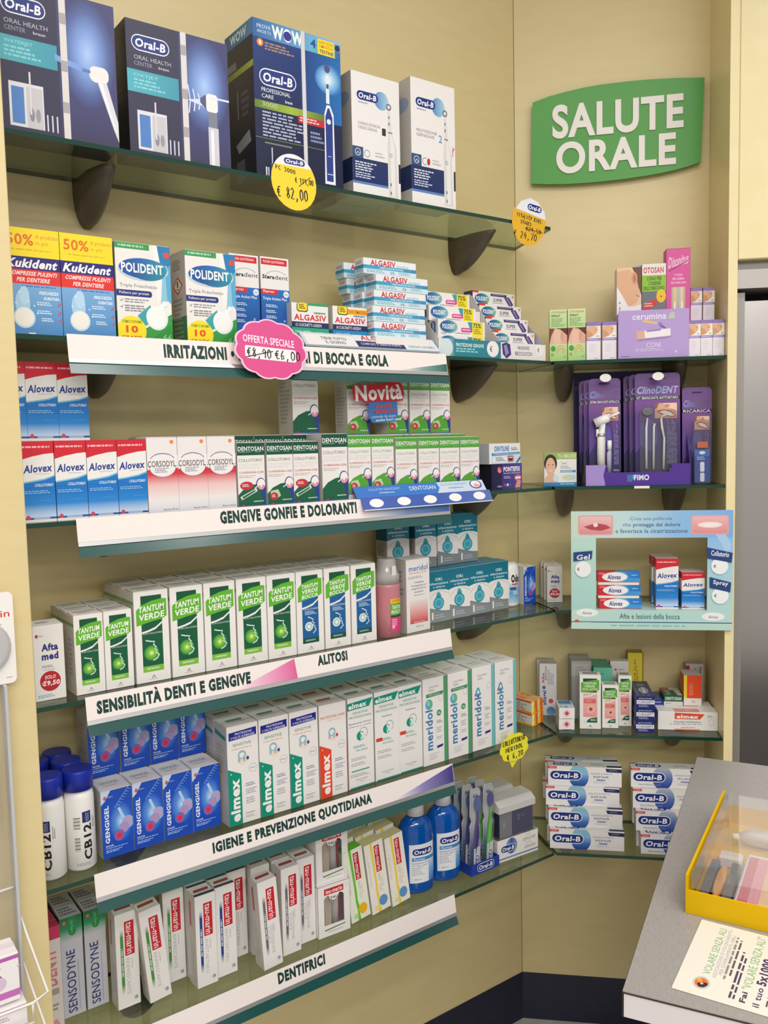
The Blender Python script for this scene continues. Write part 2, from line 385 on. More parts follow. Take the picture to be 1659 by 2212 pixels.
F = [R(0,0,1,1,('v',(0,'#1b3f86'),(.25,'#15306e'),(.6,'#141c44'),(1,'#15193a'))), R(.52,.1,1,.56,('h','#123a7c','#1f6db4')), E(.86,.27,.17,.1,('r',(0,'#f4f4ee'),(.5,'#8fc3ea'),(1,'#2a77ba'))),
  R(0,0,1,.115,('h','#2f5f9e','#5f9cc8','#8fbfd8')), T('PROVA',.05,.03,.2,.055,'#c8dce8',.01,sy=.02), T('ANCHE TU',.05,.065,.2,.085,'#c8dce8',.01), T('WOW',.21,.015,.56,.1,'#e6eef0',.05), E(.385,.06,.045,.03,'#2b2b8c'), R(.63,.02,1,.11,('h','#64b4d2','#3e8fc0')),
  T('4',.645,.03,.71,.085,'#1f4f9a',.03), R(.73,.015,.93,.115,'#f1d824'), T('SUPER TESTINE',.745,.025,.915,.045,'#d9822a',.01), T('OMAGGIO',.745,.05,.915,.07,'#d9822a',.01), T('TESTINE',.75,.082,.915,.105,'#2b3b60',.02), E(.965,.045,.03,.02,'#26285e'), R(.94,.07,1,.115,'#3a6aa6'),
  E(.08,.145,.035,.024,'#f0902e'), T('1',.07,.133,.09,.157,'#f4eee0',0), TL(3,.13,.135,.46,.19,'#a98668'),
  OB(.06,.3,.47,.41,a), T('PROFESSIONAL',.08,.425,.4,.452,'#dfe3ec',.005), T('CARE',.08,.465,.21,.49,'#dfe3ec',.005), T('braun',.34,.475,.42,.495,'#dfe3ec',.02),
  R(0,.51,.82,.56,('h','#5b7a2c','#a0b83c','#55702c')), T('3000',.08,.515,.25,.545,'#c4cfa0',0), R(.48,.553,.82,.6,'#c22a3a'), TL(2,.5,.56,.8,.595,'#efc9c6'),
  TL(8,.08,.575,.62,.745,'#a9b2cc',.5,3), TL(3,.62,.64,.78,.72,'#8893b8'), R(0,.745,.82,.75,'#6d7d3e'), R(.1,.77,.4,.78,'#78806a'),
  R(.815,.24,.855,.43,'#dfe9f0'), E(.835,.2,.035,.026,'#54507e'), R(.82,.3,.85,.33,'#3b4f86'), P('#e9eef4',(.79,.5),(.82,.44),(.86,.44),(.9,.5),(.905,.97),(.78,.97)), P('#263c86',(.8,.52),(.83,.46),(.85,.46),(.885,.52),(.88,.95),(.8,.95)), E(.84,.55,.025,.018,'#e4e8f2'), R(.81,.9,.88,.905,'#dfe3f0'), R(.82,.78,.86,.785,'#aeb8da'),
  R(.17,.8,.182,.9,'#c9d1e4'), P('#44569c',(.155,.9),(.195,.9),(.2,1),(.15,1)), R(.1,.93,.115,.99,'#dfe3ec'), R(.125,.93,.14,.99,'#dfe3ec')]
Sd = [R(0,0,1,1,'#12142c'),R(0,0,1,.1,('h','#2c4f86','#4a86b4')),T('WOW',.2,.02,.8,.08,'#c4dce6',.04),R(0,.26,1,.3,('h','#5b6f24','#a8b83c')),RR(.08,.2,.4,.25,'#6a6a74',1,.3),R(.4,.4,.43,.58,'#8a8a98'),P('#8f919e',(.3,.74),(.8,.68),(.85,.76),(.4,.8)),TL(4,.55,.42,.85,.6,'#4c4e66'),R(.3,.85,.6,.99,'#4f5166')]
k = carton('wow','electric_toothbrush_carton','box',.208,.306,.12,'#15193a',F,Sd)
q = M(); q.box(.0075,-.0608,.0005,.0165,-.0602,.3065,ink('#d3d2d4')); q.box(.0075,-.0608,.3063,.0165,.061,.3069,ink('#d3d2d4')); k['parts'].append(('security_strip', q.mesh('security_strip')))
def white_ob(key, h, num, l1, l2, numc):
    a = .13/h
    F = [R(0,0,1,1,'#ece8e4'), E(.62,.19,.15,.075,('h','#4a7fc0','#a9cfe0')), OB(.1,.14,.56,.225,a,ring_=False), TL(1,.13,.235,.36,.25,'#7c86b4'),
      T(l1,.12,.395,.58,.418,'#5c5a62',-.004), T(l2,.12,.43,.52,.453,'#5c5a62',-.004), T(num,.62,.41,.7,.47,numc,0),
      R(0,.6,.22,.72,'#35517f'), R(0,.69,.73,.88,('v','#22345f','#1b2c66')), R(0,.88,.73,.9,'#5f83bc'), ring(.11,.645,.06,.03,.16,'#e9ecf0'), LN('#e9ecf0',.012,a,(.08,.66),(.11,.64),(.14,.66)), ring(.3,.645,.06,.03,.16,'#50688f'),
      T('MODO',.47,.62,.62,.633,'#555a66',0), T('SENSIBILE',.47,.645,.66,.658,'#555a66',0), TL(4,.05,.72,.55,.8,'#dfe4ee',.5,5), TL(3,.05,.805,.5,.86,'#c9d2e2',.5,6),
      E(.77,.225,.055,.028,'#6f7480'), E(.77,.225,.03,.015,'#e3e3e3'), P('#dcdad8',(.75,.26),(.8,.26),(.83,.43),(.75,.43)), R(.76,.3,.78,.32,'#55565c'), R(.76,.35,.78,.375,'#55565c'), R(.745,.43,.84,.437,'#3f3f46'), P('#d9d6d3',(.76,.437),(.83,.437),(.92,.55),(.94,.97),(.74,.97),(.73,.55)), P('#e9e6e3',(.79,.45),(.83,.45),(.88,.55),(.88,.96),(.8,.96)), ring(.8,.62,.03,.015,.3,'#8a8888'), R(.78,.85,.8,.875,'#4a4a50'), R(.78,.92,.8,.945,'#4a4a50'), R(.96,.68,1,.84,'#222838')]
    if num == '2': F += [LN('#c2403a',.012,a,(.93,.52),(.99,.49)), LN('#c2403a',.012,a,(.95,.48),(.94,.56)), E(.38,.645,.06,.04,'#e4e4e4'), E(.38,.645,.035,.028,'#b8322e')]
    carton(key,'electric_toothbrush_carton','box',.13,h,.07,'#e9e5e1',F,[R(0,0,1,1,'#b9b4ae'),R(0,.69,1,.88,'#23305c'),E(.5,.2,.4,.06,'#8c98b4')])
white_ob('wob1',.262,'1','CUIDADO DE ENCIAS','CUIDADO GENGIVAL','#333238'); white_ob('wob2',.278,'2','PROTEZIONE','GENGIVE','#3f7cb4')

# ---- denture products, second shelf
a = .094/.182
carton('kuki','denture_tablet_carton','box',.094,.182,.06,'#3f86c6',[R(0,.25,1,1,('v',(0,'#a4c8e6'),(.4,'#78aad8'),(1,'#4a86c0'))),R(0,0,1,.265,'#f4da28'),T('50%',.07,.055,.54,.16,'#e0702a',.02),T('di prodotto',.58,.05,.98,.1,'#e39a3a',.01),T('in più',.58,.115,.8,.155,'#e39a3a',.01),TL(1,.15,.195,.9,.215,'#d8b23a'),
 R(0,.265,1,.385,'#2d2a78'),T('Kukident',.06,.285,.95,.37,'#f2f0f4',.04,it=.06),R(0,.385,1,.52,'#e0342e'),T('COMPRESSE PULENTI',.08,.4,.93,.44,'#f6e4e0',.03,it=.03),T('PER DENTIERE',.22,.46,.8,.5,'#f6e4e0',.03,it=.03),TL(1,.3,.535,.95,.55,'#3466a4'),
 T('FRESCHEZZA',.6,.58,.95,.61,'#eaf3fa',.03,it=.05),T('DURATURA',.68,.63,.96,.66,'#eaf3fa',.03,it=.05),TL(2,.55,.68,.9,.72,'#cfe3f4'),TL(2,.55,.76,.9,.8,'#cfe3f4'),TL(2,.62,.83,.9,.87,'#cfe3f4'),LN('#d8403c',.02,a,(.92,.7),(.94,.715),(.98,.68)),LN('#d8403c',.02,a,(.92,.78),(.94,.795),(.98,.76)),LN('#d8403c',.02,a,(.92,.85),(.94,.865),(.98,.83)),
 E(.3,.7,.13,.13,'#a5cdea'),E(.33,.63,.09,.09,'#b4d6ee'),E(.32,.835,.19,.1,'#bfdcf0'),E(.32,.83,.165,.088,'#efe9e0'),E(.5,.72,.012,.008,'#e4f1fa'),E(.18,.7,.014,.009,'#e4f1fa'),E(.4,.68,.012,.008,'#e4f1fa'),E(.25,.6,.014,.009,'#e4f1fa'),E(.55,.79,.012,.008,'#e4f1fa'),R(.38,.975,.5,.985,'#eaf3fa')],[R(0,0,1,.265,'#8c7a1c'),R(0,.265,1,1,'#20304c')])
a = .106/.178
carton('polident','denture_tablet_carton','box',.106,.178,.075,'#ebe7e2',[R(0,0,.62,.06,'#3f9a58'),TL(1,.06,.018,.55,.045,'#a9d6b0',.8),P('#2f7fb8',(.72,0),(1,0),(1,.6),(.86,.5)),P('#f0ede8',(.68,.0),(.76,0),(.9,.5),(.72,.62)),P('#8cc4dc',(.86,.2),(.94,.2),(.98,.55),(.8,.6)),P('#5fa9cf',(.9,.25),(1,.18),(1,.6),(.92,.55)),
 P('#3a9a46',(.1,1),(1,.7),(1,1)),P('#2f8f3c',(.55,1),(1,.8),(1,1)),P('#3aa5a8',(.36,.74),(.6,.62),(.66,.78),(.5,.84)),E(.5,.26,.46,.115,'#c3d6df'),E(.5,.25,.44,.105,('h','#2b4d9c','#2f6fb0','#3f9aa8')),E(.58,.28,.33,.09,('h','#274a98','#3192a6')),T('POLIDENT',.1,.2,.86,.3,'#f5f5f5',.03),E(.93,.09,.055,.032,'#e2513a'),
 T('Tripla Freschezza',.06,.415,.74,.46,'#77808c',-.004),RR(0,.48,.64,.545,'#2d3a7c',a,.4),R(0,.48,.1,.545,'#2d3a7c'),T('Pulitore per protesi',.05,.495,.58,.53,'#e9e9f0',.01),TL(2,.14,.57,.68,.62,'#8a8a92',.5,2),TL(3,.14,.635,.6,.71,'#8a8a92',.5,3),LN('#555',.012,a,(.06,.585),(.08,.6),(.11,.575)),LN('#555',.012,a,(.06,.65),(.08,.665),(.11,.64)),
 E(.72,.755,.2,.125,'#dcebe6'),E(.7,.745,.185,.115,'#f4f2ee'),E(.8,.64,.06,.035,'#e9f2f0'),E(.86,.6,.05,.03,'#e9f2f0'),E(.25,.9,.26,.155,'#f6dd2a'),T('FORMATO RISPARMIO',.08,.79,.44,.82,'#3e7a34',.01),T('10',.14,.845,.36,.92,'#e0582a',.04),T('GRATIS',.06,.95,.42,.985,'#c8521f',.03),T('66',.82,.92,.98,.985,'#a5cf9a',0)],
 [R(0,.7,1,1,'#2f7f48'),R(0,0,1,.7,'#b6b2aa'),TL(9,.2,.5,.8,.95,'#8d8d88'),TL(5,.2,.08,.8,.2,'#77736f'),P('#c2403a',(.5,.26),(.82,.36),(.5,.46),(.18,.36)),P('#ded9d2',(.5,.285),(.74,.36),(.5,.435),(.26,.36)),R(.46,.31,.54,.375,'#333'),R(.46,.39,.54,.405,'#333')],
 [R(0,0,1,1,'#e4e0da')],True)
a = .068/.192
carton('stera','denture_tablet_carton','box',.068,.192,.04,'#ebe7e3',[R(.03,.02,.93,.085,'#d02a34'),T('PULIZIA QUOTIDIANA',.1,.038,.84,.068,'#f3dcdc',.02),ring(.55,.22,.4,.08,.1,'#b4bcc8',14,200,330),T('Stera',.06,.19,.48,.235,'#34343e',.035),T('dent',.49,.188,.96,.235,'#55555f',.005),R(0,.345,1,1,('v','#2c71bc','#2058a6','#2a67b4')),R(0,.345,.58,.4,'#d23038'),T('Express',.08,.355,.46,.39,'#f3dede',.02),T('Triple Action Plus',.06,.43,.9,.47,'#eaf1fa',.015),E(.88,.39,.1,.035,'#dfe6ee'),T('3m',.83,.38,.93,.4,'#c02c34',0),
 TL(2,.16,.51,.7,.545,'#cfe0f2'),TL(2,.16,.57,.62,.605,'#cfe0f2'),TL(2,.16,.63,.66,.665,'#cfe0f2'),TL(2,.16,.69,.6,.725,'#cfe0f2'),E(.68,.82,.24,.07,'#5f97d0'),E(.66,.87,.2,.05,'#dfe6e8'),E(.7,.74,.05,.02,'#7fb0dc'),E(.8,.68,.04,.015,'#7fb0dc'),E(.6,.78,.04,.015,'#7fb0dc')],[R(0,0,1,.35,'#a8a49e'),R(0,.35,1,1,'#1f3f78')],[R(0,0,1,1,'#cfc9c2')])
def algas(key, body, dark, txt, extra):
    a = .092/.1
    carton(key,'denture_cushion_carton','box',.092,.1,.04,'#ebe7e3',[R(0,.52,1,1,body),R(0,.4,1,.52,'#272f5c'),T(txt,.1,.43,.8,.495,'#dfe4ea',.01),T('ALGASIV',.06,.24,.94,.37,'#cf3040',.03),RR(.14,-.0,.44,.19,'#3b3b20',a,.3),RR(.16,.0,.42,.17,'#f0d63a',a,.3),TL(3,.2,.03,.38,.14,'#6c6230',.6),TL(1,.6,.18,.95,.225,dark,.8),T('DURATA LA DENTIERA',.08,.58,.5,.625,'#dff0e8',.01),TL(1,.08,.64,.45,.67,'#cfe8de'),T('PIÙ TENUTA',.08,.74,.35,.78,'#dff0e8',.01),TL(2,.65,.6,.95,.68,'#cfe8de'),P('#e6f0ec',(.6,.85),(.8,.75),(.98,.85),(.9,.92),(.7,.92))]+extra,[R(0,0,1,.5,'#c4bfb8'),R(0,.5,1,1,dark)],[R(0,0,1,1,dark)])
algas('algG','#2fa880','#3c8f6c','15 CUSCINETTI ADESIVI',[R(.44,0,1,.05,'#35a06a')])
algas('algB','#2a8ac0','#3a86b0','18 CUSCINETTI ADESIVI',[R(.44,.05,1,.17,'#f0b62a'),T('15+3 OMAGGIO',.47,.07,.97,.145,'#c2402c',.02)])
a = .148/.034
carton('algS','denture_cream_carton','box',.148,.034,.034,'#e6ebec',[R(0,.45,1,.68,('h','#3f9fc4','#4aa9cc','#2f8fbc')),R(0,.68,1,1,'#cfe3ea'),T('ALGASIV',.13,.08,.6,.46,'#d2323e',.03),T('sensitive',.62,.26,.84,.44,'#6cb4d0',0),T('CREMA ADESIVA PER DENTIERA',.3,.51,.75,.62,'#e6f2f6',.01),TL(2,.06,.74,.5,.94,'#7faec0'),T('0%',.5,.74,.58,.92,'#4a86a4',.01),TL(2,.66,.72,.95,.92,'#86b4c6'),P('#e9eef0',(.85,.2),(.98,.08),(1,.3),(.88,.46)),P('#7c8c9c',(.86,.52),(.9,.46),(.9,.64),(.85,.66))],
  [R(0,0,1,.45,'#dfe4e6'),R(0,.45,1,.68,'#3a8fb4'),R(0,.68,1,1,'#b9d4de'),T('ALGASIV',.15,.14,.8,.36,'#cf4a52',.02),TL(1,.2,.75,.8,.88,'#8ab0c0')],[R(0,0,1,1,'#d9e4e8'),T('ALGASIV',.13,.3,.6,.7,'#cf6a70',.03)])
a = .15/.036
carton('poliP','denture_cream_carton','box',.15,.036,.034,'#ece8e4',[E(.22,.46,.19,.44,'#a9c4cc'),E(.22,.44,.175,.4,('h','#234a94','#2f7aa8','#7fb4b8')),T('POLIDENT',.09,.28,.35,.6,'#f3f3f4',.03),T('Protezione',.06,.82,.16,.95,'#77777c',0),P('#3aa0b0',(.62,.05),(.72,.05),(.78,.6),(.68,.6)),RR(.48,.46,.72,.74,'#d8408c',a,.4),TL(1,.5,.54,.7,.66,'#f2c8dc',.8),R(.72,.02,.95,.98,'#f2dc2e'),T('75%',.74,.1,.91,.42,'#3a3a2c',.02),TL(3,.75,.5,.92,.86,'#8c8230',.5),TL(1,.36,.8,.7,.92,'#9a9aa0')],
  [R(0,0,1,1,'#cfcac4'),RR(.25,.1,.75,.9,'#2c4a84',1,.4),T('POLIDENT',.38,.15,.62,.85,'#dfe4ea',.02,90)])
carton('poliS','denture_cream_carton','box',.15,.036,.034,'#ebe7e4',[R(0,0,.14,.13,'#d2462c'),E(.22,.55,.17,.4,'#9fc0b8'),E(.21,.53,.16,.36,('h','#243f8c','#2f7a9c','#5fa892')),T('POLIDENT',.08,.38,.35,.68,'#f3f3f4',.03),P('#d2462c',(.2,.82),(.34,.78),(.36,1),(.22,1)),R(.42,.1,.8,.28,'#3a2f68'),TL(1,.45,.15,.78,.23,'#b9b2d0'),T('SUPER',.48,.42,.7,.66,'#4a4660',.02),TL(1,.46,.72,.75,.82,'#9a98a4'),P('#4a3878',(.74,.3),(.86,.25),(.96,.75),(.92,.95),(.86,.9)),P('#8c7cb4',(.78,.34),(.84,.32),(.92,.8),(.89,.86)),E(.95,.2,.02,.09,'#e08a4a')],
  [R(0,0,1,1,'#4a4270'),E(.5,.45,.3,.35,'#232a5c')])
# ---- third shelf
a = .055/.142
ALO = [R(0,.5,1,.97,('v',(0,'#1f78c4'),(.25,'#1b74c4'),(.6,'#2a86d0'),(1,'#d4e3ee'))),R(0,0,1,.13,'#d12636'),P('#d12636',(0,.12),(1,.12),(1,.15),(.7,.16),(.3,.19),(0,.225)),TL(1,.05,.06,.95,.085,'#f0b8bc',.9),
  P('#ece9e6',(0,.225),(.3,.19),(.7,.16),(1,.15),(1,.42),(.7,.46),(.3,.485),(0,.5)),P('#1d76c4',(0,.52),(.3,.505),(.7,.48),(1,.44),(1,.56),(0,.56)),P('#7cc0e0',(0,.5),(.3,.485),(.7,.46),(1,.42),(1,.438),(.7,.478),(.3,.503),(0,.518)),T('Alovex',.06,.285,.94,.385,'#2c3f92',.03,it=.03,sy=.02),TL(1,.4,.4,.9,.415,'#b0b0b8'),
  T('COLLUTORIO',.38,.525,.94,.56,'#e6f0f8',.02,it=.05),TL(2,.06,.61,.92,.655,'#9cc8ea',.4,4),TL(1,.5,.73,.9,.745,'#4f94d0'),R(0,.94,1,.965,'#2f55a4'),R(.3,.942,.8,.963,'#a4b8dc'),P('#cf4660',(.08,.965),(.06,.93),(.13,.905),(.2,.93),(.18,.965)),R(0,.965,1,1,'#e6e2de')]
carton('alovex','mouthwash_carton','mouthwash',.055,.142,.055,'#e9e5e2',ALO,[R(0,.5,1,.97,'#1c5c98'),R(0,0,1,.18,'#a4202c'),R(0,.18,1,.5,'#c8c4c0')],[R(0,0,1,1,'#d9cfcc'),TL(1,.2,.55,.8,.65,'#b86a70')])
a = .063/.145
carton('corso','mouthwash_carton','mouthwash',.061,.145,.045,'#e9e4e1',[R(0,.4,1,.82,('v',(0,'#cf2836'),(.2,'#d03a44'),(.55,'#e9c0be'),(1,'#e9e4e1'))),R(0,.8,1,1,('v','#e9e4e1','#d9dae2')),P('#e9e4e1',(0,.38),(1,.38),(1,.405),(0,.42)),E(.5,.385,.44,.135,'#8f94bc'),E(.5,.39,.42,.125,'#ece8e5'),R(0,.23,1,.37,'#ece8e5'),ring(.5,.33,.45,.125,.06,'#5a5f9c',18,208,332),R(.02,.29,.98,.375,'#ece8e5'),T('CORSODYL',.02,.305,.93,.385,'#6a5f5c',.015),TL(3,.24,.4,.78,.47,'#8f86a4',.5,2),E(.82,.06,.065,.026,'#ea8a3a'),T('flacone 150 ml',.48,.935,.95,.96,'#5a5860',.005)],[R(0,0,1,1,'#cdc8c3')],[R(0,0,1,1,'#c9c4be'),R(.0,.0,1,.35,'#7c2430')],[R(0,0,1,.3,'#8a2230')])
def dento(key, h, band, mid, leaf, sticker, w=.062):
    F = [R(0,0,1,.19,band),T('DENTOSAN',.03,.055,.96,.125,'#eef0ec',.02),TL(1,.04,.135,.55,.15,'#9cc4a4'),TL(1,.65,.135,.9,.15,'#9cc4a4'),T('COLLUTORIO',.05,.245,.9,.29,'#3c3c42' if band[1] == '1' else '#6a8a6c',-.004),T(mid[0],.05,.32,.95,.355,'#d5cfca',-.004)]+([T(mid[1],.05,.365,.8,.4,'#d5cfca',-.004)] if len(mid) > 1 else [])+[T('CLOREXIDINA 0.20%' if band[1] == '1' else 'CLOREXIDINA 0.12%',.05,.44,.95,.47,'#c2464c',.02),TL(2,.05,.5,.8,.55,'#b9a8a4',.45,2),
      P(leaf,(0,.8),(.2,.71),(.5,.65),(.9,.63),(.95,.97),(0,.97)),P('#27418c',(.8,.7),(1,.66),(1,.97),(.94,.97)),E(.83,.645,.175,.1,'#2c3f8c'),E(.84,.645,.15,.085,'#efe9e6'),P('#e2929a',(.7,.67),(.78,.66),(.84,.7),(.9,.65),(.98,.67),(.92,.725),(.76,.725)),P('#d8ded0',(.58,.7),(.72,.66),(.73,.675),(.6,.715)),R(0,.965,1,.985,'#4f6cb0'),E(.18,.97,.05,.022,'#c8404a'),TL(1,.55,.9,.95,.92,'#c9dcc4',.8),R(0,.985,1,1,'#e6e2de')]
    if sticker == 'red': F += [E(.31,.66,.24,.065,'#c2323c'),TL(2,.15,.635,.48,.685,'#f0d0d0',.6),P('#cfd6cc',(.06,.83),(.66,.7),(.7,.75),(.12,.88)),P(leaf,(.14,.83),(.6,.73),(.62,.75),(.16,.86))]
    if sticker == 'dot': F += [P('#b8cfa0',(.12,.76),(.4,.74),(.5,.84),(.3,.9),(.1,.85)),E(.24,.845,.15,.06,'#bf3640'),TL(2,.16,.82,.33,.87,'#f0d0d0',.6)]
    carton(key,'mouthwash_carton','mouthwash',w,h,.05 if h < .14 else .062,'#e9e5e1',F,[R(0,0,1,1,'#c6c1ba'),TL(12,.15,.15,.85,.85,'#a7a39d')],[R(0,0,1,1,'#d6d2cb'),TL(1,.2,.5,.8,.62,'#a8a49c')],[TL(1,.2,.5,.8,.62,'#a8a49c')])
DG, LG = '#17503c', '#55a038'
INT, IGI = ('TRATTAMENTO','INTENSIVO'), ('USO GIORNALIERO','MESE')
dento('denR',.131,DG,INT,'#1b5f42','red'); dento('denD',.131,DG,INT,'#1b5f42','dot'); dento('denT',.146,DG,INT,'#1b5f42','',.066)
dento('denLd',.131,LG,IGI,LG,'dot'); dento('denL',.131,LG,IGI,LG,'')
carton('dentil','dental_kit_carton','box',.11,.052,.05,'#e6e4e2',[RR(.14,.1,.66,.44,'#dfe5ec',2.1,.2),T('DENTILINE',.17,.14,.63,.38,'#1f6fae',.03),TL(2,.7,.22,.98,.38,'#4a5a68',.5),P('#2f86c0',(.08,.47),(.98,.44),(.97,.56),(.08,.6)),T('KIT PER PRONTO INTERVENTO ODONTOIATRICO',.14,.48,.95,.56,'#dfeaf4',.005),R(.08,.62,.97,.98,'#cfdbe2'),RR(.12,.66,.56,.92,'#e9ecee',2.1,.2),TL(3,.2,.68,.52,.9,'#5a6068',.5),RR(.58,.6,.78,.92,'#c07a78',2.1,.2),E(.68,.76,.07,.11,'#5c2a2c'),R(.63,.68,.74,.73,'#e9e0dc'),P('#2f7fb8',(.84,.95),(1,.62),(1,.8),(.9,.98))],[R(0,0,1,1,'#b9bfc4')])
carton('pontefix','dental_kit_carton','box',.108,.064,.05,'#4a3a80',[R(0,0,.34,1,('h','#1d1c40','#262250')),R(.34,0,1,1,('h','#3e3478','#574a94')),E(.26,.24,.07,.13,'#d0464c'),LN('#e8b8bc',.02,1.6,(.21,.15),(.31,.33)),LN('#e8b8bc',.02,1.6,(.21,.25),(.28,.35)),T('PONTEFIX',.39,.12,.94,.32,'#f2f0f4',.04),T('FISSA PONTI E CAPSULE DENTALI',.39,.36,.94,.41,'#e0dcea',.01),TL(2,.4,.5,.7,.62,'#b9b0d0'),R(.4,.8,.46,.9,'#c2404a'),R(.49,.8,.55,.9,'#e4e0ea'),R(.58,.8,.64,.9,'#2f6fb0'),E(.86,.58,.11,.13,'#d86a70'),R(.77,.54,.95,.62,'#efe8e4'),P('#d89a86',(.76,.98),(.84,.66),(.96,.7),(.93,.98)),T('FIMO',.21,.86,.33,.94,'#a9c4dc',.02),R(.18,.86,.2,.94,'#3f86b4')],[R(0,0,1,1,'#15142c')],[R(0,0,1,1,'#2a2450')])
carton('brux','dental_kit_carton','box',.085,.088,.03,'#ebe8e2',[R(0,0,1,.2,('h','#8fae5c','#a9c06a')),T('TU BRUXI?',.42,.05,.97,.16,'#e6eed2',.01),R(0,.9,1,1,'#2f86c0'),T('byte dentale',.5,.92,.92,.97,'#e6f0f8',.01),E(.2,.32,.2,.27,'#352a24'),E(.2,.42,.15,.27,'#e2b494'),P('#e2b494',(.02,.78),(.14,.62),(.3,.62),(.42,.9),(.02,.9)),E(.14,.36,.025,.012,'#40302a'),E(.27,.36,.025,.012,'#40302a'),ring(.21,.52,.06,.035,.5,'#f4eeea',10,20,160),E(.36,.78,.09,.1,'#cfe0ec'),LN('#8a8f94',.012,1,(.52,.28),(.62,.34),(.72,.28)),LN('#8a8f94',.012,1,(.54,.36),(.62,.32),(.7,.36)),TL(3,.5,.4,.85,.5,'#a4a8ac'),R(.5,.53,.97,.6,'#4a90c0'),TL(1,.52,.55,.9,.58,'#dfeaf2',.9),E(.75,.75,.2,.09,'#c8dcb0'),E(.85,.73,.1,.06,'#bcd4e6')],[R(0,0,1,1,'#c2beb6')])
# ---- fourth shelf
a = .054/.137
AFT = [E(.12,.13,.05,.025,'#c2404c'),T('Fimed',.19,.115,.32,.145,'#8c8c94',.01),T('Afta',.26,.24,.8,.34,'#2f3180',.045),T('med',.26,.36,.8,.46,'#2f3180',.045),TL(2,.25,.53,.75,.57,'#8c84b8'),TL(1,.3,.585,.7,.6,'#8c84b8'),E(.5,.745,.34,.135,'#b8252e'),T('SOLO',.33,.665,.68,.715,'#f2e4e2',.025,it=.05),T('€9,50',.22,.735,.8,.815,'#f6eceb',.035,it=.05),TL(2,.08,.92,.8,.965,'#86aad0')]
carton('afta','mouthwash_carton','mouthwash',.054,.137,.05,'#e9e5e0',AFT,[R(0,0,1,1,'#c9c4be')],[TL(1,.25,.5,.8,.62,'#5a5a64')],[TL(2,.2,.4,.8,.62,'#5a5a64')])
carton('aftaS','mouthwash_carton','mouthwash',.042,.1,.035,'#d9d4cc',AFT,[R(0,0,1,1,'#b9b4ac')],(),[TL(1,.2,.5,.8,.7,'#6a6a70')])
def tantum(key, w, h, d, lines, body, foot, glow, micro):
    a = w/h; sx = .02
    F = [R(.2,.05,.8,.82,body),R(.2,.05,.8,.22,'#155339'),R(.2,.82,.8,.885,foot),TL(1,.3,.84,.7,.865,'#c8e0b0' if foot != '#1d4f3c' else '#8fb4a0',.8),
      P('#62b32e',(.06,.2),(.2,.15),(.5,.11),(.8,.095),(.94,.1),(.94,.29),(.8,.32),(.5,.335),(.06,.37)),
      P('#eeeae4',(.2,.44),(.4,.425),(.6,.4),(.8,.345),(.8,.365),(.6,.425),(.4,.447),(.2,.46)),T(micro,.24,.455,.79,.475,'#dfe8e0',.005)]
    n = len(lines); y = .155
    for i, s in enumerate(lines):
        hh = .068 if n == 2 else .05; F.append(T(s,.13 if n == 2 else .2,y+i*(.085 if n == 2 else .062),.87 if n == 2 else .8,y+i*(.085 if n == 2 else .062)+hh,'#f4f6ee',.025,it=.02,sy=.03))
    if glow == 'g': F += [E(.46,.68,.22,.22*a,('r',(0,'#eef4c0'),(.35,'#8cc83c'),(.9,'#3f9440'),(1,'#2a7a3c'))),LN('#cfe8dc',.035,a,(.3,.535),(.42,.55),(.56,.56),(.52,.585),(.6,.625),(.55,.64),(.62,.655),(.58,.675),(.68,.71),(.62,.745),(.5,.765))]
    else: F += [E(.44,.68,.13,.13*a,'#9cc4d0'),ring(.44,.68,.15,.15*a,.3,'#dfe6c8',16),E(.44,.68,.06,.06*a,'#eef0e6'),LN('#d4e4ee',.032,a,(.4,.56),(.5,.575),(.6,.6),(.56,.62),(.64,.65),(.58,.665),(.66,.68),(.64,.7),(.7,.73),(.58,.77)),TL(3,.3,.49,.74,.54,'#c4d8e6',.5)]
    F += [P('#5a5a58',(.44,.955),(.5,.92),(.56,.955)),E(.5,.947,.025,.012,'#ece6e0'),TL(1,.36,.965,.64,.975,'#a8a49e')]
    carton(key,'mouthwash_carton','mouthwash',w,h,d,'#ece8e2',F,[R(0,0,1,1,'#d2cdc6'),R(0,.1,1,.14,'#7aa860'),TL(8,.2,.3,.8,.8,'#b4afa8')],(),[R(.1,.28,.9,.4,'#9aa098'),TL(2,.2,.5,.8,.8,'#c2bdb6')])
tantum('tanS',.054,.148,.048,('TANTUM','VERDE'),'#165a3c','#7dbb3c','g','0,15% COLLUTORIO')
tantum('tanT',.069,.178,.056,('TANTUM','VERDE'),'#165a3c','#7dbb3c','g','0,15% COLLUTORIO')
tantum('tanB',.0685,.178,.056,('TANTUM','VERDE','BOCCA'),'#1c5f9c','#1d4f3c','w','COLLUTORIO')
a = .078/.174
carton('merR','mouthwash_carton','mouthwash',.078,.174,.05,'#e9e4e0',[T('meridol',.12,.08,.92,.16,'#3f66ac',.01),T('Clorexidina 0,2%',.12,.17,.86,.2,'#d0606a',.005),TL(2,.1,.23,.9,.27,'#aaa6a4'),T('Combatte',.34,.3,.74,.33,'#4a5a8c',.01),T("l'irritazione e il",.22,.345,.84,.375,'#4a5a8c',.01),T('sanguinamento',.22,.39,.84,.42,'#4a5a8c',.01),T('gengivale',.34,.435,.72,.465,'#4a5a8c',.01),TL(1,.3,.49,.8,.505,'#8a8890'),R(.14,.56,.9,.88,('v','#e6dcd8','#e2a4a0','#cf4048')),T('Senza Alcol',.3,.85,.76,.872,'#f4dcd8',.005),T('300 ml',.38,.91,.7,.94,'#8a8a90',0)],[R(0,0,1,1,'#bdb8b2'),TL(6,.2,.15,.85,.5,'#86868c')],(),[TL(1,.2,.5,.7,.6,'#a8a49e')])
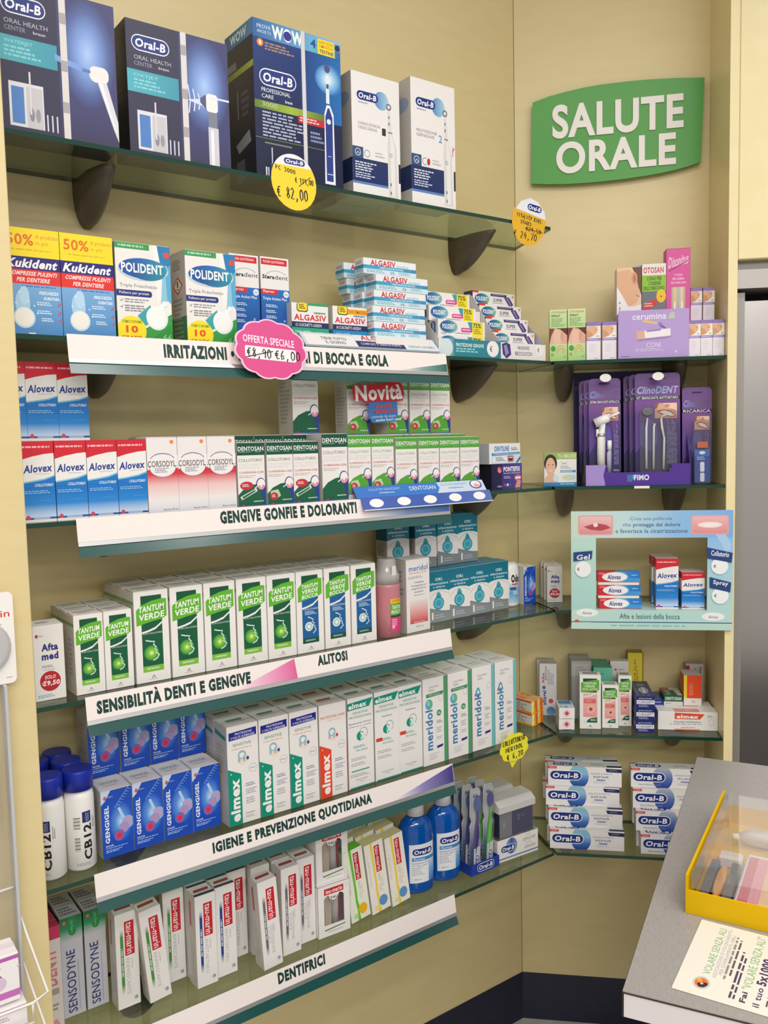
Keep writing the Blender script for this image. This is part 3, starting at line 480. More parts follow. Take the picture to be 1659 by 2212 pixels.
a = .07/.128
carton('oki','mouthwash_carton','mouthwash',.07,.128,.045,'#e9e6e1',[R(0,0,1,.4,('v','#117088','#0e7a92')),T('OKi',.34,.13,.66,.19,'#e9f2f2',.02),T('infiammazione',.06,.215,.94,.265,'#dceef0',.012),T('e dolore',.24,.285,.78,.33,'#dceef0',.012),P('#ece8e4',(0,.4),(.25,.37),(.55,.36),(.85,.38),(1,.42),(1,.7),(0,.7)),R(0,.7,1,1,'#8a8e90'),P('#ece8e4',(0,.69),(1,.69),(1,.8),(.7,.79),(.3,.74),(0,.7)),LN('#7c8288',.02,a,(0,.71),(.3,.76),(.7,.81),(1,.82)),LN('#a9aeb0',.014,a,(0,.55),(.3,.42),(.6,.38),(1,.47)),
  E(.48,.46,.08,.05,'#2f9aae'),RR(.37,.44,.6,.56,'#3a9fb2',a,.4),E(.48,.63,.25,.13,'#2f93a8'),E(.48,.63,.2,.1,'#62b8c6'),E(.48,.63,.12,.06,'#3a9eb2'),R(.42,.49,.54,.53,'#2b88a0'),TL(2,.3,.86,.9,.95,'#b4c4d8',.4),T('i',.15,.8,.24,.95,'#eceae6',.05)],[R(0,0,1,.4,'#0f5a6c'),R(0,.4,1,.7,'#c6c2bc'),TL(9,.15,.43,.85,.72,'#8f8b86'),R(0,.75,1,1,'#77797a')],[R(0,0,1,1,'#1d7f98')],[R(0,0,1,1,'#2384a0')])
GEN = lambda a, v=1: [R(0,0,1,1,('v','#1a4cb4','#1c50bc','#1a48b4')),E(.66,.5,.42,.3,('r',(0,'#c0d8f4'),(.45,'#5a92dc'),(1,'#1c50bc'))),P('#b4cdea',(.52,.29),(.6,.28),(.76,.46),(.66,.46)),E(.84,.53,.19,.1,('r',(0,'#e08c98'),(1,'#86aee4'))),E(.7,.6,.17,.08,('r',(0,'#dc7c88'),(1,'#6fa0e2'))),E(.54,.7,.17,.085,('r',(0,'#e62636'),(.35,'#d83048'),(1,'#3a70d0'))),*[LN('#a9c6ee',.012,a,(.42+.06*k,.27-.034*k),(.5+.06*k,.225-.034*k),(.6+.06*k,.25-.034*k)) for k in range(8)],
   P('#c4d2ea',(0,.0),(.32,0),(.14,.14),(0,.2)),T('GENGIGEL',.1,.22,.24,.78,'#f0f2f6',.03,90),T('IDROGEL',.1,.81,.36,.835,'#dfe8f6',.015),TL(1,.1,.85,.85,.865,'#a9c2ea',.8),TL(2,.1,.885,.75,.93,'#c4d6f0',.45,2),E(.13,.1,.05,.03,'#cf5a5a'),TL(1,.22,.085,.4,.11,'#8a94b8',.8)]
carton('geng','mouthwash_carton','mouthwash',.0605,.132,.066,'#e2dfe0',GEN(.0605/.132),[R(0,0,1,1,'#cbc7c4'),TL(7,.2,.2,.8,.7,'#b0acaa')],(),[T('GENGIGEL',.15,.3,.8,.5,'#7c7c84',0),TL(1,.2,.62,.7,.72,'#a4a2a2')])
# ---- fifth shelf
a = .072/.21
def elmex(key, col, top, red=False):
    F = [P(col,(0,.42),(.42,.49),(.42,1),(0,1)),T('elmex',.06,.53,.36,.965,'#f2efec',.045,90),E(.1,.475,.018,.007,'#f2efec'),TL(2,.55,.6,.95,.64,'#7a78a8',.5,1),TL(3,.55,.66,.98,.72,'#9a98ac',.5,2),TL(3,.55,.75,.9,.82,'#a4a2ac',.5,3),TL(1,.52,.9,.85,.91,'#8c8a94',.9),TL(2,.52,.925,.9,.955,'#b4b0b0'),
      ring(.8,.455,.13,.045,.1,'#b4b2b8'),TL(1,.7,.45,.9,.462,'#b4b2b8',.9),E(.5,.345,.2,.055,'#efd6c8'),E(.46,.3,.13,.045,'#8fb8c4'),E(.46,.305,.085,.028,'#ece8e4'),R(.34,.31,.4,.37,'#8fb8c4'),R(.5,.31,.56,.37,'#8fb8c4'),E(.64,.345,.045,.018,'#2f4a9c' if not red else '#b8464c')]
    if red: F += [T('PROTEZIONE CARIE',.06,.12,.94,.15,'#d8643c',.01),TL(1,.3,.17,.9,.185,'#e4b8a4'),R(.985,.45,1,1,col)]
    else: F += [P('#23278a',(.06,.06),(.94,.045),(.94,.125),(.06,.14)),T('PROTEZIONE',.26,.068,.8,.09,'#e4e4f2',.012,sy=.008),T('3 VOLTE SUPERIORE',.12,.102,.88,.125,'#e4e4f2',.012,sy=.008),T('SENSITIVE',.18,.175,.76,.205,'#3f9484',.005),TL(1,.14,.225,.84,.242,'#e6b8a0',.8)]
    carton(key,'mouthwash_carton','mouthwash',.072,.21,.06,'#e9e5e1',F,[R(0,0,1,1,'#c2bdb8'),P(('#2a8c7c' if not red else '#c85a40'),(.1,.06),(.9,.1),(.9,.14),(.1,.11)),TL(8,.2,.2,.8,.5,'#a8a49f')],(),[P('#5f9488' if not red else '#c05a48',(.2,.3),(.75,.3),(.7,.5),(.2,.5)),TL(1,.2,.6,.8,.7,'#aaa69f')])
elmex('elmG','#109074',0); elmex('elmR','#e2482a',0,True)
def elmpro(key, lines, red):
    F = [P('#12917c',(0,.05),(.98,.03),(.84,.12),(0,.13)),T('elmex',.04,.055,.74,.115,'#f2f2ee',.035,sy=.012),T('SENSITIVE',.2,.155,.78,.18,'#4a8c80',.005),T('PROFESSIONAL',.06,.2,.94,.225,'#4a8c80',.005)]
    y = .27
    for s in lines: F.append(T(s,.3 if len(s) < 9 else .04,y,.72 if len(s) < 9 else .9,y+.02,'#3f4a78',.01)); y += .035
    F += [E(.48,.43,.15,.052,'#178c78'),P('#dfe9e4',(.48,.38),(.62,.41),(.62,.45),(.48,.48)),ring(.6,.4,.16,.06,.1,'#8a9498',14,200,420),E(.48,.43,.05,.02,'#4fb49c'),TL(2,.2,.53,.82,.56,'#6aa498'),T('PRO-ARGIN',.3,.575,.74,.595,'#3f9484',.01),TL(2,.1,.66,.9,.7,'#b0aca8'),TL(2,.1,.72,.85,.76,'#b0aca8'),T('COLLUTORIO',.26,.9,.72,.917,'#6a6870',.005),TL(1,.4,.93,.62,.942,'#a8a4a2'),R(.05,.985,1,1,'#1d8f7c')]
    if red: F += [R(.05,.515,.3,.555,'#d8402e')]
    else: F += [R(.1,.8,.8,.815,'#4f9c8c'),TL(3,.06,.84,.85,.88,'#aaa69f')]
    carton(key,'mouthwash_carton','mouthwash',.071,.21,.06,'#e9e6e2',F,[R(0,0,1,1,'#c6c2bc'),TL(6,.2,.2,.8,.5,'#a8a49f')],(),[P('#5f8f86',(.2,.3),(.75,.3),(.7,.5),(.2,.5)),TL(1,.2,.6,.8,.7,'#aaa69f')])
elmpro('elmP1',('Skutecznie chroni','Účinná a rychlá'),False); elmpro('elmP2',('Sollievo',),True)
def merid(key, strip, logo, a12):
    a = .076/.214
    F = [R(.86,0,1,1,strip),T('COLLUTORIO',.24,.09,.66,.11,'#6a6a70',.005),TL(2,.24,.125,.56,.155,'#a4a2a0'),T('meridol',.1,.36,.4,.83,'#3f7fae',.03,90),TL(3,.56,.5,.82,.54,'#6f7c84',.5,1),TL(3,.56,.58,.82,.65,'#a4a8aa',.5,2),TL(2,.56,.69,.82,.73,'#a4a8aa',.5,3),P('#2d2f80',(.56,.795),(.82,.785),(.8,.815),(.56,.825)),TL(4,.24,.87,.7,.95,'#b4b8bc',.4,5),ring(.74,.24,.09,.04,.12,'#b4b4b8'),LN('#c4c4c4',.008,a,(.53,.45),(.53,.82))]
    if a12: F += [P('#3f8c4c',(.14,.175),(.86,.165),(.82,.205),(.14,.215)),T('ALITO SICURO',.22,.182,.72,.2,'#dfeadc',.01),E(.25,.295,.15,.06,'#5aa6c8'),P('#6ab86c',(.25,.25),(.38,.26),(.4,.31),(.3,.345),(.24,.33)),E(.22,.28,.05,.03,'#8fcadc'),E(.66,.415,.1,.035,'#2f8c4c'),T('12h',.6,.402,.72,.43,'#f0f4ee',.015)]
    else: F += [P('#4a9cc4',(.1,.33),(.22,.24),(.3,.24),(.4,.33),(.26,.35)),P('#e9ecec',(.2,.31),(.26,.26),(.33,.31)),E(.14,.325,.04,.018,'#e05a5a'),E(.26,.345,.05,.012,'#2f5f9c')]
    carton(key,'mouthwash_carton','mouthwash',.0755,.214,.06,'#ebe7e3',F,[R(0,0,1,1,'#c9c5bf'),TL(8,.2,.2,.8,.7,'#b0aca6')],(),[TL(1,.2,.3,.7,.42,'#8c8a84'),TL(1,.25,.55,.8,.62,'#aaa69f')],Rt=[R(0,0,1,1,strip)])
merid('merG','#4f9c6a',0,True); merid('merB','#6cbcc0',0,False)
carton('orange','gel_carton','box',.0265,.034,.1,'#f0c24a',[R(0,0,1,1,('h','#f4e04a','#f0b030','#e2602a')),P('#cf3a24',(.6,0),(.72,0),(.8,1),(.7,1)),P('#fbeec0',(.1,.1),(.4,.1),(.3,.9),(.1,.9)),LN('#7a2c18',.03,1,(.3,.6),(.5,.3))],[R(0,0,1,1,'#e9dfd0'),R(0,0,1,.14,'#dd5a3a'),TL(5,.06,.22,.9,.85,'#9a8a80'),R(0,.86,1,1,'#e6a02c')],[R(0,0,1,1,'#e6b070'),T('aftoral',.2,.3,.8,.7,'#c05a34',.02,90)])
# ---- sixth shelf
a = .046/.196
def tau(key, stripe, word, w2=None):
    F = [RR(.4,.09,.82,.45,'#c62430',a,.06),T('tau-marin',.47,.105,.75,.435,'#f2e9e6',.01,-90),R(.2,.16,.33,.85,('v',(0,'#e6e2de'),(.12,stripe),(.85,stripe),(1,'#e6e2de'))),TL(1,.23,.3,.3,.66,'#c4ccc0' if stripe != '#6a6a70' else '#c4c4c6',.9,2,1)]
    if w2: F += [T(word,.5,.52,.64,.84,'#a9a6a4',-.004,-90),T(w2,.36,.52,.48,.72,'#a9a6a4',-.004,-90)]
    else: F += [T(word,.42,.48,.58,.86,'#b0adab',-.004,-90)]
    F += [TL(1,.66,.48,.72,.6,'#c4c0bd',.8,1,1),E(.8,.92,.09,.022,'#b4b4ba'),P('#8a8c98',(.8,.9),(.88,.915),(.8,.94))]
    carton(key,'toothpaste_carton','toothpaste',.046,.196,.038,'#e9e5e1',F,[R(0,0,1,1,'#d4cfca'),R(.25,.08,.45,.35,'#b86a6c'),TL(4,.3,.4,.8,.85,'#bcb7b2',.4,2,1)],(),[P('#a85052',(.15,.25),(.9,.25),(.85,.55),(.1,.55)),R(0,.75,1,1,'#4a5060' if stripe == '#27408c' else '#dcd8d3')])
tau('tauG','#4a8c3c','RINFRESCANTE'); tau('tauB','#27408c','ANTITARTARO'); tau('tauK','#6a6a70','PROTEZIONE','TOTALE')
a = .054/.176
def kids(key, band, cell, blob):
    F = [R(0,0,1,1,cell),P(band,(.3,0),(.42,0),(.44,.3),(.46,.6),(.45,.72),(.5,.8),(.46,.9),(.5,1),(.36,1),(.38,.85),(.34,.75),(.35,.5)),RR(.5,.06,.78,.44,'#c62430',a,.06),T('tau-marin',.55,.075,.74,.425,'#f2e9e6',.01,-90),T('BABY SOLE' if blob[0] != 'y' else 'BABY JOY',.54,.47,.7,.72,'#bdb6a6',0,-90),TL(2,.72,.47,.8,.66,'#cfc8b8',.5,1,1),TL(2,.1,.1,.2,.6,'#cfc8ba',.5,3,1),E(.66,.86,.22,.075,'#f0b41e' if blob == 'y' else '#5f94c4'),E(.28,.93,.12,.035,'#b8dc8c' if blob == 'y' else '#f0dc8c')]
    carton(key,'toothpaste_carton','toothpaste',.054,.176,.03,'#ece7dc',F,[R(0,0,1,1,'#d8d3c6')],[R(0,0,1,1,band if blob == 'y' else '#d9cf9a')])
kids('kidG','#6cbc3c','#e9ebd8','y'); kids('kidY','#efcf4c','#ede8dc','b')
a = .043/.204
carton('senso','toothpaste_carton','toothpaste',.043,.204,.05,'#c4c2ca',[R(0,0,1,.24,('v','#1f6a40','#2f8a58','#c0c4c8')),R(.38,0,.72,.14,'#1e7f40'),E(.55,.14,.17,.05,'#1e7f40'),R(.38,.02,.72,.14,'#23884a'),T('con fluoro',.48,.04,.62,.17,'#7fc490',0,-90),E(.2,.05,.07,.016,'#d8704a'),T('SENSODYNE',.22,.33,.62,.96,'#34386c',.01,90),R(.72,.45,.76,.95,'#a4a0bc')],[R(0,0,1,.2,'#1d4a34'),R(0,.2,1,1,'#a09ea6')],[R(0,0,1,1,'#8c8a90')],[TL(3,.1,.2,.9,.9,'#77757a'),R(0,.0,1,.02,'#8c8a90')])
carton('pinkd','toothpaste_carton','toothpaste',.045,.205,.05,'#dcd3cd',[R(0,0,1,.12,'#c83460'),T('DENTI',.3,.24,.8,.57,'#d2787c',.03,90),R(.45,.6,.85,.66,'#a49c92'),R(.3,.75,.8,.77,'#9a948c'),R(.35,.79,.75,.81,'#9a948c'),P('#dc9a98',(.1,.95),(.7,.9),(.9,1),(.1,1))],[R(0,0,1,1,'#b4aca6'),R(0,0,1,.14,'#a82850')],[R(0,0,1,1,'#c83860'),R(0,.45,1,.5,'#e07a98')])
# ---- cartons of the short wall
EARF = lambda: [R(0,0,1,.1,'#8f78b8'),R(0,.1,1,.42,'#f0e4d6'),P('#e0b08a',(0,.12),(.45,.1),(.75,.12),(.8,.2),(.72,.3),(.5,.36),(.2,.4),(0,.42)),P('#cf9874',(0,.2),(.3,.25),(.5,.36),(.2,.4),(0,.42)),E(.68,.2,.05,.02,'#b8805f'),P('#f4efe8',(.3,.42),(.7,.3),(1,.28),(1,.42)),R(.68,.35,.92,.39,'#b8c8a0'),R(0,.42,1,.49,'#9a84c4'),TL(1,.1,.44,.9,.47,'#cfc4e2',.8),TL(4,.2,.58,.75,.82,'#d9d0dc',.5),TL(1,.55,.95,.85,.97,'#8a8490',.8)]
carton('earS','ear_care_carton','box',.036,.097,.03,'#e9e2e6',EARF(),[R(0,0,1,1,'#cfc4d0'),R(0,0,1,.1,'#7a64a0')],[R(0,0,1,1,'#8f78b8')])
carton('earL','ear_care_carton','box',.062,.236,.05,'#e9e3e6',[R(0,0,1,.42,'#e8c6a4'),P('#6f4a34',(.62,0),(1,0),(1,.3),(.86,.2),(.8,.1)),P('#dfae88',(0,.04),(.5,.02),(.8,.12),(.95,.3),(.8,.38),(.5,.42),(.25,.3),(0,.2)),E(.72,.12,.12,.07,'#d49a72'),E(.72,.12,.06,.04,'#b87a58'),LN('#6a4430',.02,.3,(.78,.3),(.92,.32)),P('#efe9ea',(0,.2),(.25,.32),(.5,.44),(1,.4),(1,1),(0,1)),R(.72,.5,1,1,'#b4a0cc'),T('CONI',.5,.66,.62,.95,'#a4a0a8',0,90),TL(4,.12,.5,.42,.9,'#d4ccd2',.4,2,1),E(.12,.38,.03,.012,'#777'),R(.1,.42,.14,.46,'#8a8a8a')],[R(0,0,1,1,'#d4ccd0'),TL(4,.3,.3,.8,.9,'#b8b0b6',.4,3,1)])
carton('otoC','ear_care_carton','box',.06,.243,.04,'#e6e2dc',[T('OTOSAN',.06,.035,.9,.1,'#c8464a',.03),R(0,.12,1,.29,'#8fbe3a'),T('CONO PER',.2,.135,.82,.175,'#3a5a24',.025),T("L'IGIENE",.28,.185,.78,.225,'#3a5a24',.025),T("DELL'ORECCHIO",.06,.235,.94,.275,'#3a5a24',.025),R(0,.29,1,1,('v','#6c7078','#8a8c90')),E(.8,.34,.2,.07,'#efc02a'),E(.8,.345,.03,.01,'#5a4a1c'),P('#d23c34',(.04,.43),(.6,.36),(.62,.43),(.06,.51)),TL(2,.1,.41,.58,.46,'#f0c4bc',.5),P('#e9e6e0',(.5,.56),(.56,.48),(.62,.56),(.6,.62),(.52,.62)),P('#dcd6ca',(.5,.63),(.62,.63),(.6,.95),(.52,.95)),TL(3,.06,.62,.36,.72,'#b8bcc0',.5),E(.3,.94,.2,.05,'#d2602c')],[R(0,0,1,1,'#77746e'),R(0,.1,1,.3,'#5f7c2c')])
carton('pinkS','ear_care_carton','box',.06,.279,.045,'#d6559a',[T('Disonitus',.1,.06,.92,.16,'#e9c4d8',.02,it=.04,sy=.05),P('#8c2f6a',(.1,.2),(.9,.11),(.9,.118),(.1,.21)),T('7 CONI',.34,.23,.66,.25,'#f4dcea',.01),T('PER IGIENE',.26,.265,.74,.285,'#f4dcea',.01),T("DELL'ORECCHIO",.2,.3,.82,.32,'#f4dcea',.01),R(.22,.35,.8,.8,('h','#c8a488','#dcc4a8','#b4b0a4','#e2ceb4','#b89478')),E(.36,.52,.03,.04,'#f6f4f0'),E(.66,.52,.03,.04,'#f6f4f0'),R(0,.83,1,.93,'#c4b4d8'),R(0,.86,1,.875,'#6a5a9c'),R(0,.9,1,.91,'#6a5a9c'),R(0,.935,1,1,'#eadce6'),T('EFFEMME',.3,.945,.84,.975,'#d8a4c4',.01),E(.4,.8,.2,.1,'#4a2c22'),P('#4a2c22',(.2,.78),(.32,.74),(.34,.93),(.2,.93)),E(.46,.82,.14,.075,'#d89c78'),P('#d89c78',(.34,.86),(.5,.86),(.5,.93),(.3,.93)),P('#e8e0e6',(.1,.84),(.2,.78),(.2,.93),(.1,.93))],[R(0,0,1,1,'#a83a78')],[R(0,0,1,1,'#c04a8c')])
a = .046/.134
carton('otoS','ear_care_carton','box',.045,.134,.04,'#b4d48c',[R(0,0,1,.36,('v','#cfe0a4','#b8d890')),T('OTOSAN',.1,.035,.9,.075,'#d2683c',.02),T('SPRAY',.1,.1,.62,.145,'#2f5a34',.03),TL(6,.1,.17,.94,.34,'#5a7c4c',.4),R(0,.36,1,.66,'#e2b49c'),P('#5a3024',(.3,.36),(1,.36),(1,.5),(.8,.44),(.6,.38)),P('#7c4030',(0,.36),(.3,.36),(.1,.5),(0,.66)),E(.42,.54,.22,.16,'#e6bca4'),E(.72,.52,.1,.08,'#d89a84'),P('#dca890',(.7,.66),(.78,.5),(.9,.5),(.98,.66)),R(0,.66,1,1,('v','#c4dc98','#a4cc78')),E(.2,.75,.14,.055,'#4a9a3c'),ring(.62,.8,.24,.11,.12,'#d88a4c',16,150,380),ring(.62,.8,.14,.06,.2,'#d88a4c',12,160,400),TL(2,.08,.84,.3,.9,'#5a7c4c'),T('CE',.76,.9,.92,.93,'#4a6a3c',.01)],[R(0,0,1,1,'#7c9c60')],[R(0,0,1,1,'#7ca05c')])
a = .042/.15
carton('gel','gel_carton','box',.048,.15,.035,'#dcd8da',[T('ialuronico',.3,.05,.42,.32,'#3a3a58',.01,90),T('Afte',.14,.18,.3,.38,'#c8484a',.03,90),E(.26,.46,.1,.035,'#4a6ab0'),T('aftagel',.16,.52,.46,.8,'#3a4590',.03,90),TL(4,.5,.06,.86,.4,'#8c88a0',.4,2,1),E(.66,.72,.14,.045,'#c8525c'),E(.66,.92,.26,.09,('v','#4a7cb8','#86a8d0'))],[R(0,0,1,1,'#b9b4b0')],[R(0,0,1,1,'#b4b0aa'),TL(2,.1,.3,.9,.7,'#77757a')])
carton('cross','medicine_carton','box',.042,.03,.07,'#ebe7e4',[E(.5,.48,.22,.32,'#e6b0b4'),E(.5,.48,.17,.25,'#f0eae8'),R(.44,.28,.56,.68,'#c83e48'),R(.37,.38,.63,.58,'#c83e48'),LN('#5a564e',.02,1.4,(.2,.97),(.8,.97))],[R(0,0,1,1,'#c9c5c0')],[R(0,0,1,1,'#d4d6dc'),R(.1,.05,.9,.4,'#4a82b4'),R(.1,.4,.9,.52,'#7aa8cc'),R(.14,.65,.24,.9,'#a4b4c8'),R(.38,.72,.6,.95,'#8ab0d4')])
def sos(key, w, h):
    a = w/h
    carton(key,'mouth_ulcer_carton','box',w,h,.04,'#ece8e3',[R(.16,.06,.82,.32,'#1f4a34'),P('#64aa3c',(.06,.14),(.2,.12),(.8,.08),(.92,.09),(.92,.27),(.8,.29),(.2,.32),(.06,.32)),T('TANTUM',.16,.13,.78,.17,'#e9efdc',.02),T('VERDE',.22,.185,.72,.225,'#e9efdc',.02),T('SOS AFTE',.12,.24,.84,.28,'#ecdcc4',.02),R(.16,.34,.82,.78,('v','#e6b0a4','#e8a09a')),P('#ece4de',(.16,.39),(.5,.37),(.82,.31),(.82,.34),(.5,.395),(.16,.41)),R(.2,.44,.76,.52,'#d9686c'),TL(2,.26,.46,.7,.5,'#eab4b0',.5),E(.52,.63,.19,.19*a,'#eebab0'),E(.52,.63,.11,.11*a,'#e2837f'),E(.52,.63,.06,.06*a,'#94303a'),TL(2,.22,.72,.78,.76,'#dc8f8a'),P('#1f5a44',(.2,.88),(.5,.8),(.82,.78),(.82,.88)),E(.27,.85,.08,.08*a,'#dfe6e0'),TL(1,.5,.82,.78,.85,'#c8dcd0',.8),P('#6a6a66',(.44,.955),(.5,.925),(.56,.955)),TL(1,.34,.97,.68,.98,'#a8a49f')],[R(0,0,1,1,'#cdc8c2')],[R(.15,.2,.85,.7,'#8f9a84')])
sos('sosL',.056,.148); sos('sosS',.043,.118); sos('sosM',.035,.14)
carton('cura','gel_carton','box',.048,.032,.15,'#24307c',[R(0,0,1,1,'#222a70'),T('gel parodontale',.15,.1,.85,.22,'#d0d4ea',.02),R(.03,.3,.99,.64,'#e9e6e8'),T('CURASEPT',.08,.36,.94,.58,'#5a6088',.015,it=.03),TL(2,.15,.7,.85,.92,'#aab0d4',.5)],[R(0,0,1,1,'#2c2f58'),R(.2,.3,.7,.7,'#8c90a8'),TL(3,.1,.1,.95,.9,'#565a80',.4)],[R(0,0,1,1,'#3c4270'),E(.55,.6,.25,.2,'#c0c0c4'),R(.3,.2,.7,.32,'#8088a8'),TL(3,.1,.05,.95,.95,'#6a7098',.3,4,1)])
carton('denX','gel_carton','box',.05,.03,.15,'#1f6244',[R(0,0,1,.55,'#1c5c40'),T('DENTOSAN',.08,.12,.92,.42,'#dfe9e2',.03),R(0,.55,1,1,'#dad6d0'),TL(1,.1,.7,.4,.82,'#8a8c98')],[R(0,0,1,1,'#1a4a34')],[R(0,0,1,.3,'#c24a44'),R(.3,0,1,.3,'#cfcac2'),R(0,.3,1,1,'#1f6244'),P('#d6d2c8',(.65,.3),(1,.3),(1,.95),(.75,.95)),T('DENTOSAN',.15,.35,.4,.9,'#b4ccbc',.02,-90)])
carton('teal','medicine_carton','box',.05,.152,.03,'#6cbf9f',[R(0,0,1,1,'#68bb9c'),E(.16,.12,.08,.028,'#c85a5c'),E(.16,.12,.04,.014,'#e4dcd4'),TL(1,.3,.11,.6,.13,'#3a7864',.8),T('Afta',.3,.48,.95,.62,'#1f2f44',.04)],[R(0,0,1,1,'#4c9a7c')],[R(0,0,1,1,'#4f9c80')])
carton('aftaW','medicine_carton','box',.05,.16,.03,'#dcd8d4',[E(.3,.15,.07,.02,'#c8605c'),TL(1,.45,.14,.8,.16,'#8c8a90',.8),T('Afta',.2,.36,.9,.48,'#2c3a6c',.04)],[R(0,0,1,1,'#b4b0aa')])
carton('greyB','medicine_carton','box',.055,.165,.04,'#a6a49f',[R(.08,.05,.92,.95,'#b2b0ab'),TL(5,.2,.1,.8,.3,'#8c8a86',.4)],[R(0,0,1,1,'#8f8d89')])
carton('yell','medicine_carton','box',.042,.178,.04,'#e0c93c',[R(0,0,1,1,'#ddc83e'),T('AFTE BOCCA',.4,.1,.52,.62,'#6c6420',.01,-90),TL(2,.56,.1,.7,.62,'#8a8030',.5,2,1),R(.95,0,1,1,'#4a4420')],[R(0,0,1,1,'#a89430')],[R(0,0,1,1,'#b8a030')])
carton('redgrey','medicine_carton','box',.048,.149,.03,'#c2bcb8',[R(0,.03,.22,.6,'#b0263f'),T('GengiBoc',.72,.05,.9,.5,'#4a4648',.03,-90),T('ento',.46,.08,.66,.4,'#c06a74',.02,-90),TL(2,.28,.06,.42,.5,'#94908c',.4,2,1)],[R(0,0,1,1,'#8c8884')])
carton('orang','medicine_carton','box',.047,.085,.06,'#ece7e2',[R(0,0,1,.75,'#e8502c'),R(0,0,.18,.75,'#f0d23c'),TL(4,.3,.1,.55,.65,'#f2a48c',.4,3,1),TL(2,.45,.82,.7,.92,'#b4b0ac')],[R(0,0,1,.75,'#c8542c'),R(0,.75,1,1,'#c9c4be')],[R(0,0,1,1,'#d8d2cc')])
carton('elmX','toothpaste_carton','toothpaste',.154,.05,.05,'#ece8e4',[P('#e0502e',(.28,.05),(.78,.1),(.7,.4),(.28,.4)),T('elmex',.31,.15,.68,.36,'#f4eeea',.045),T('PULIZIA INTENSIVA',.27,.5,.72,.6,'#5a4a58',.012,it=.01),TL(1,.2,.65,.78,.7,'#a8a0a4',.8),TL(1,.38,.83,.65,.88,'#c47c84',.8),R(.28,.93,.7,1,'#e07058'),TL(2,.82,.16,.94,.3,'#8c8890',.5),ring(.89,.55,.045,.2,.15,'#c4c0bc',14)],[R(0,0,1,1,'#c9c4be')],[R(.28,.4,.7,1,'#dc8f84'),TL(2,.3,.5,.68,.9,'#e6b8b0')])
a = .197/.0545
def rep(key, pro):
    base = [E(.42,.5,.135,.62,('v',(0,'#7cc4cc'),(.35,'#8fb8dc'),(.7,'#3f6fb4'),(1,'#1f3f98')) if not pro else ('v',(0,'#b0b8c4'),(.5,'#5a78b4'),(1,'#1f3a94')),26)]
    F = [R(0,0,1,1,'#ebe7e4'),*base,R(0,.02,.12,.14,'#d63c2e'),T('NUOVO',.02,.05,.1,.11,'#f0d0c8',.02)]+OB(.02,.22,.46,.72,a)+[T('GENGIVE & SMALTO',.58,.3,.87,.38,'#77788c',0),T('PRO-REPAIR' if pro else 'REPAIR',.62,.45,.83,.56,'#6a6f90',.01),RR(.66,.63,.78,.7,'#7a88b4',a,.5),TL(2,.62,.75,.86,.85,'#c4c4cc'),P('#1f2a5a',(.78,.06),(1,.08),(1,.26),(.8,.24)),TL(2,.83,.12,.98,.2,'#8c94b4',.5)]
    if pro: F += [T('PROFESSIONAL',.1,.82,.4,.9,'#8c8cb0',.01)]
    Tt = [R(0,0,1,1,'#d6d2ce')]+OB(.06,.3,.42,.85,.197/.04,ring_=False)+[R(0,.1,.1,.25,'#c43c30'),TL(2,.58,.35,.85,.75,'#a8a6a8'),R(.8,.7,1,1,'#2a3050')]
    carton(key,'toothpaste_carton','toothpaste',.197,.0545,.04,'#ebe7e4',F,[R(0,0,1,1,'#cdc9c4')],Tt)
rep('repair',False); rep('prorep',True)
a = .106/.027
carton('aloG','gel_carton','box',.108,.0275,.03,'#e9e5e2',[R(0,0,.4,1,'#cf2838'),R(.4,0,1,1,('h','#9cc8e4','#2f86cc','#1f74c0')),R(.6,.6,1,1,'#3f98d4'),E(.42,.5,.3,.46,'#b9d4e4'),E(.4,.5,.29,.44,'#efece9'),T('Alovex',.24,.28,.56,.74,'#2c3a8c',.03,it=.03),TL(2,.03,.1,.25,.3,'#e8a0a8'),TL(1,.8,.3,.95,.42,'#bcd8ee'),R(.35,.96,1,1,'#c03a4c')],[R(0,0,1,1,'#a8242f')],[R(0,0,.45,1,'#b8303c'),R(.45,0,1,1,'#4a88b4')])
# ================================================================ the setting
k2 = math.sqrt(.5)
def Bbox(m, t0, d0, z0, t1, d1, z1, mt, side=None):
    """box in the short wall's own frame, turned into place by the caller"""
    m.box(t0, -d1, z0, t1, -d0, z1, mt, 0, side)
def Blink(name, m, kind=None):
    o = link(name, m.mesh(name), None, (0, 0, 0), kind); o.rotation_euler = (0, 0, -pi/4); return o
m = M(); m.box(-3.2, 0, .1456, -.0008, .03, 3.3, CREAM); link('wall_left', m.mesh('wall_left'), kind='structure')
m = M(); Bbox(m, .0008, -.03, .1456, 1.9, 0, 3.3, CREAM); Blink('wall_right', m, 'structure')
m = M(); m.box(-.0012, -.0006, .1456, .0012, .004, 3.3, mat('joint_dark', '#7b6b45', .6)); link('trim_1', m.mesh('trim_1'), kind='structure')
m = M(); m.box(-3.2, -.002, 0, 0, .03, .1454, NAVY); link('baseboard_left', m.mesh('baseboard_left'), kind='structure')
m = M(); Bbox(m, 0, -.03, 0, 1.9, .002, .1454, NAVY); Blink('baseboard_right', m, 'structure')
m = M(); m.box(-4, -4.5, -.03, 3, 1, 0, grained('floor_vinyl', '#a4a19d', '#b4b1ac', 40, .35)); link('floor', m.mesh('floor'), kind='structure')
# left end panel of the long unit, right end panel of the short one
m = M(); m.box(-1.52, -.33, .1, -1.4326, 0, 3.3, CREAM, .0012); link('trim_2', m.mesh('trim_2'), kind='structure')
m = M(); Bbox(m, .5211, 0, .1, .5429, .2312, 3.3, CREAM); m.box(.5211, -.2318, .1, .5429, -.2312, 3.3, CREAM2); Blink('trim_3', m, 'structure')  # front edge gets a paler cream: the light falling on it, put into the colour
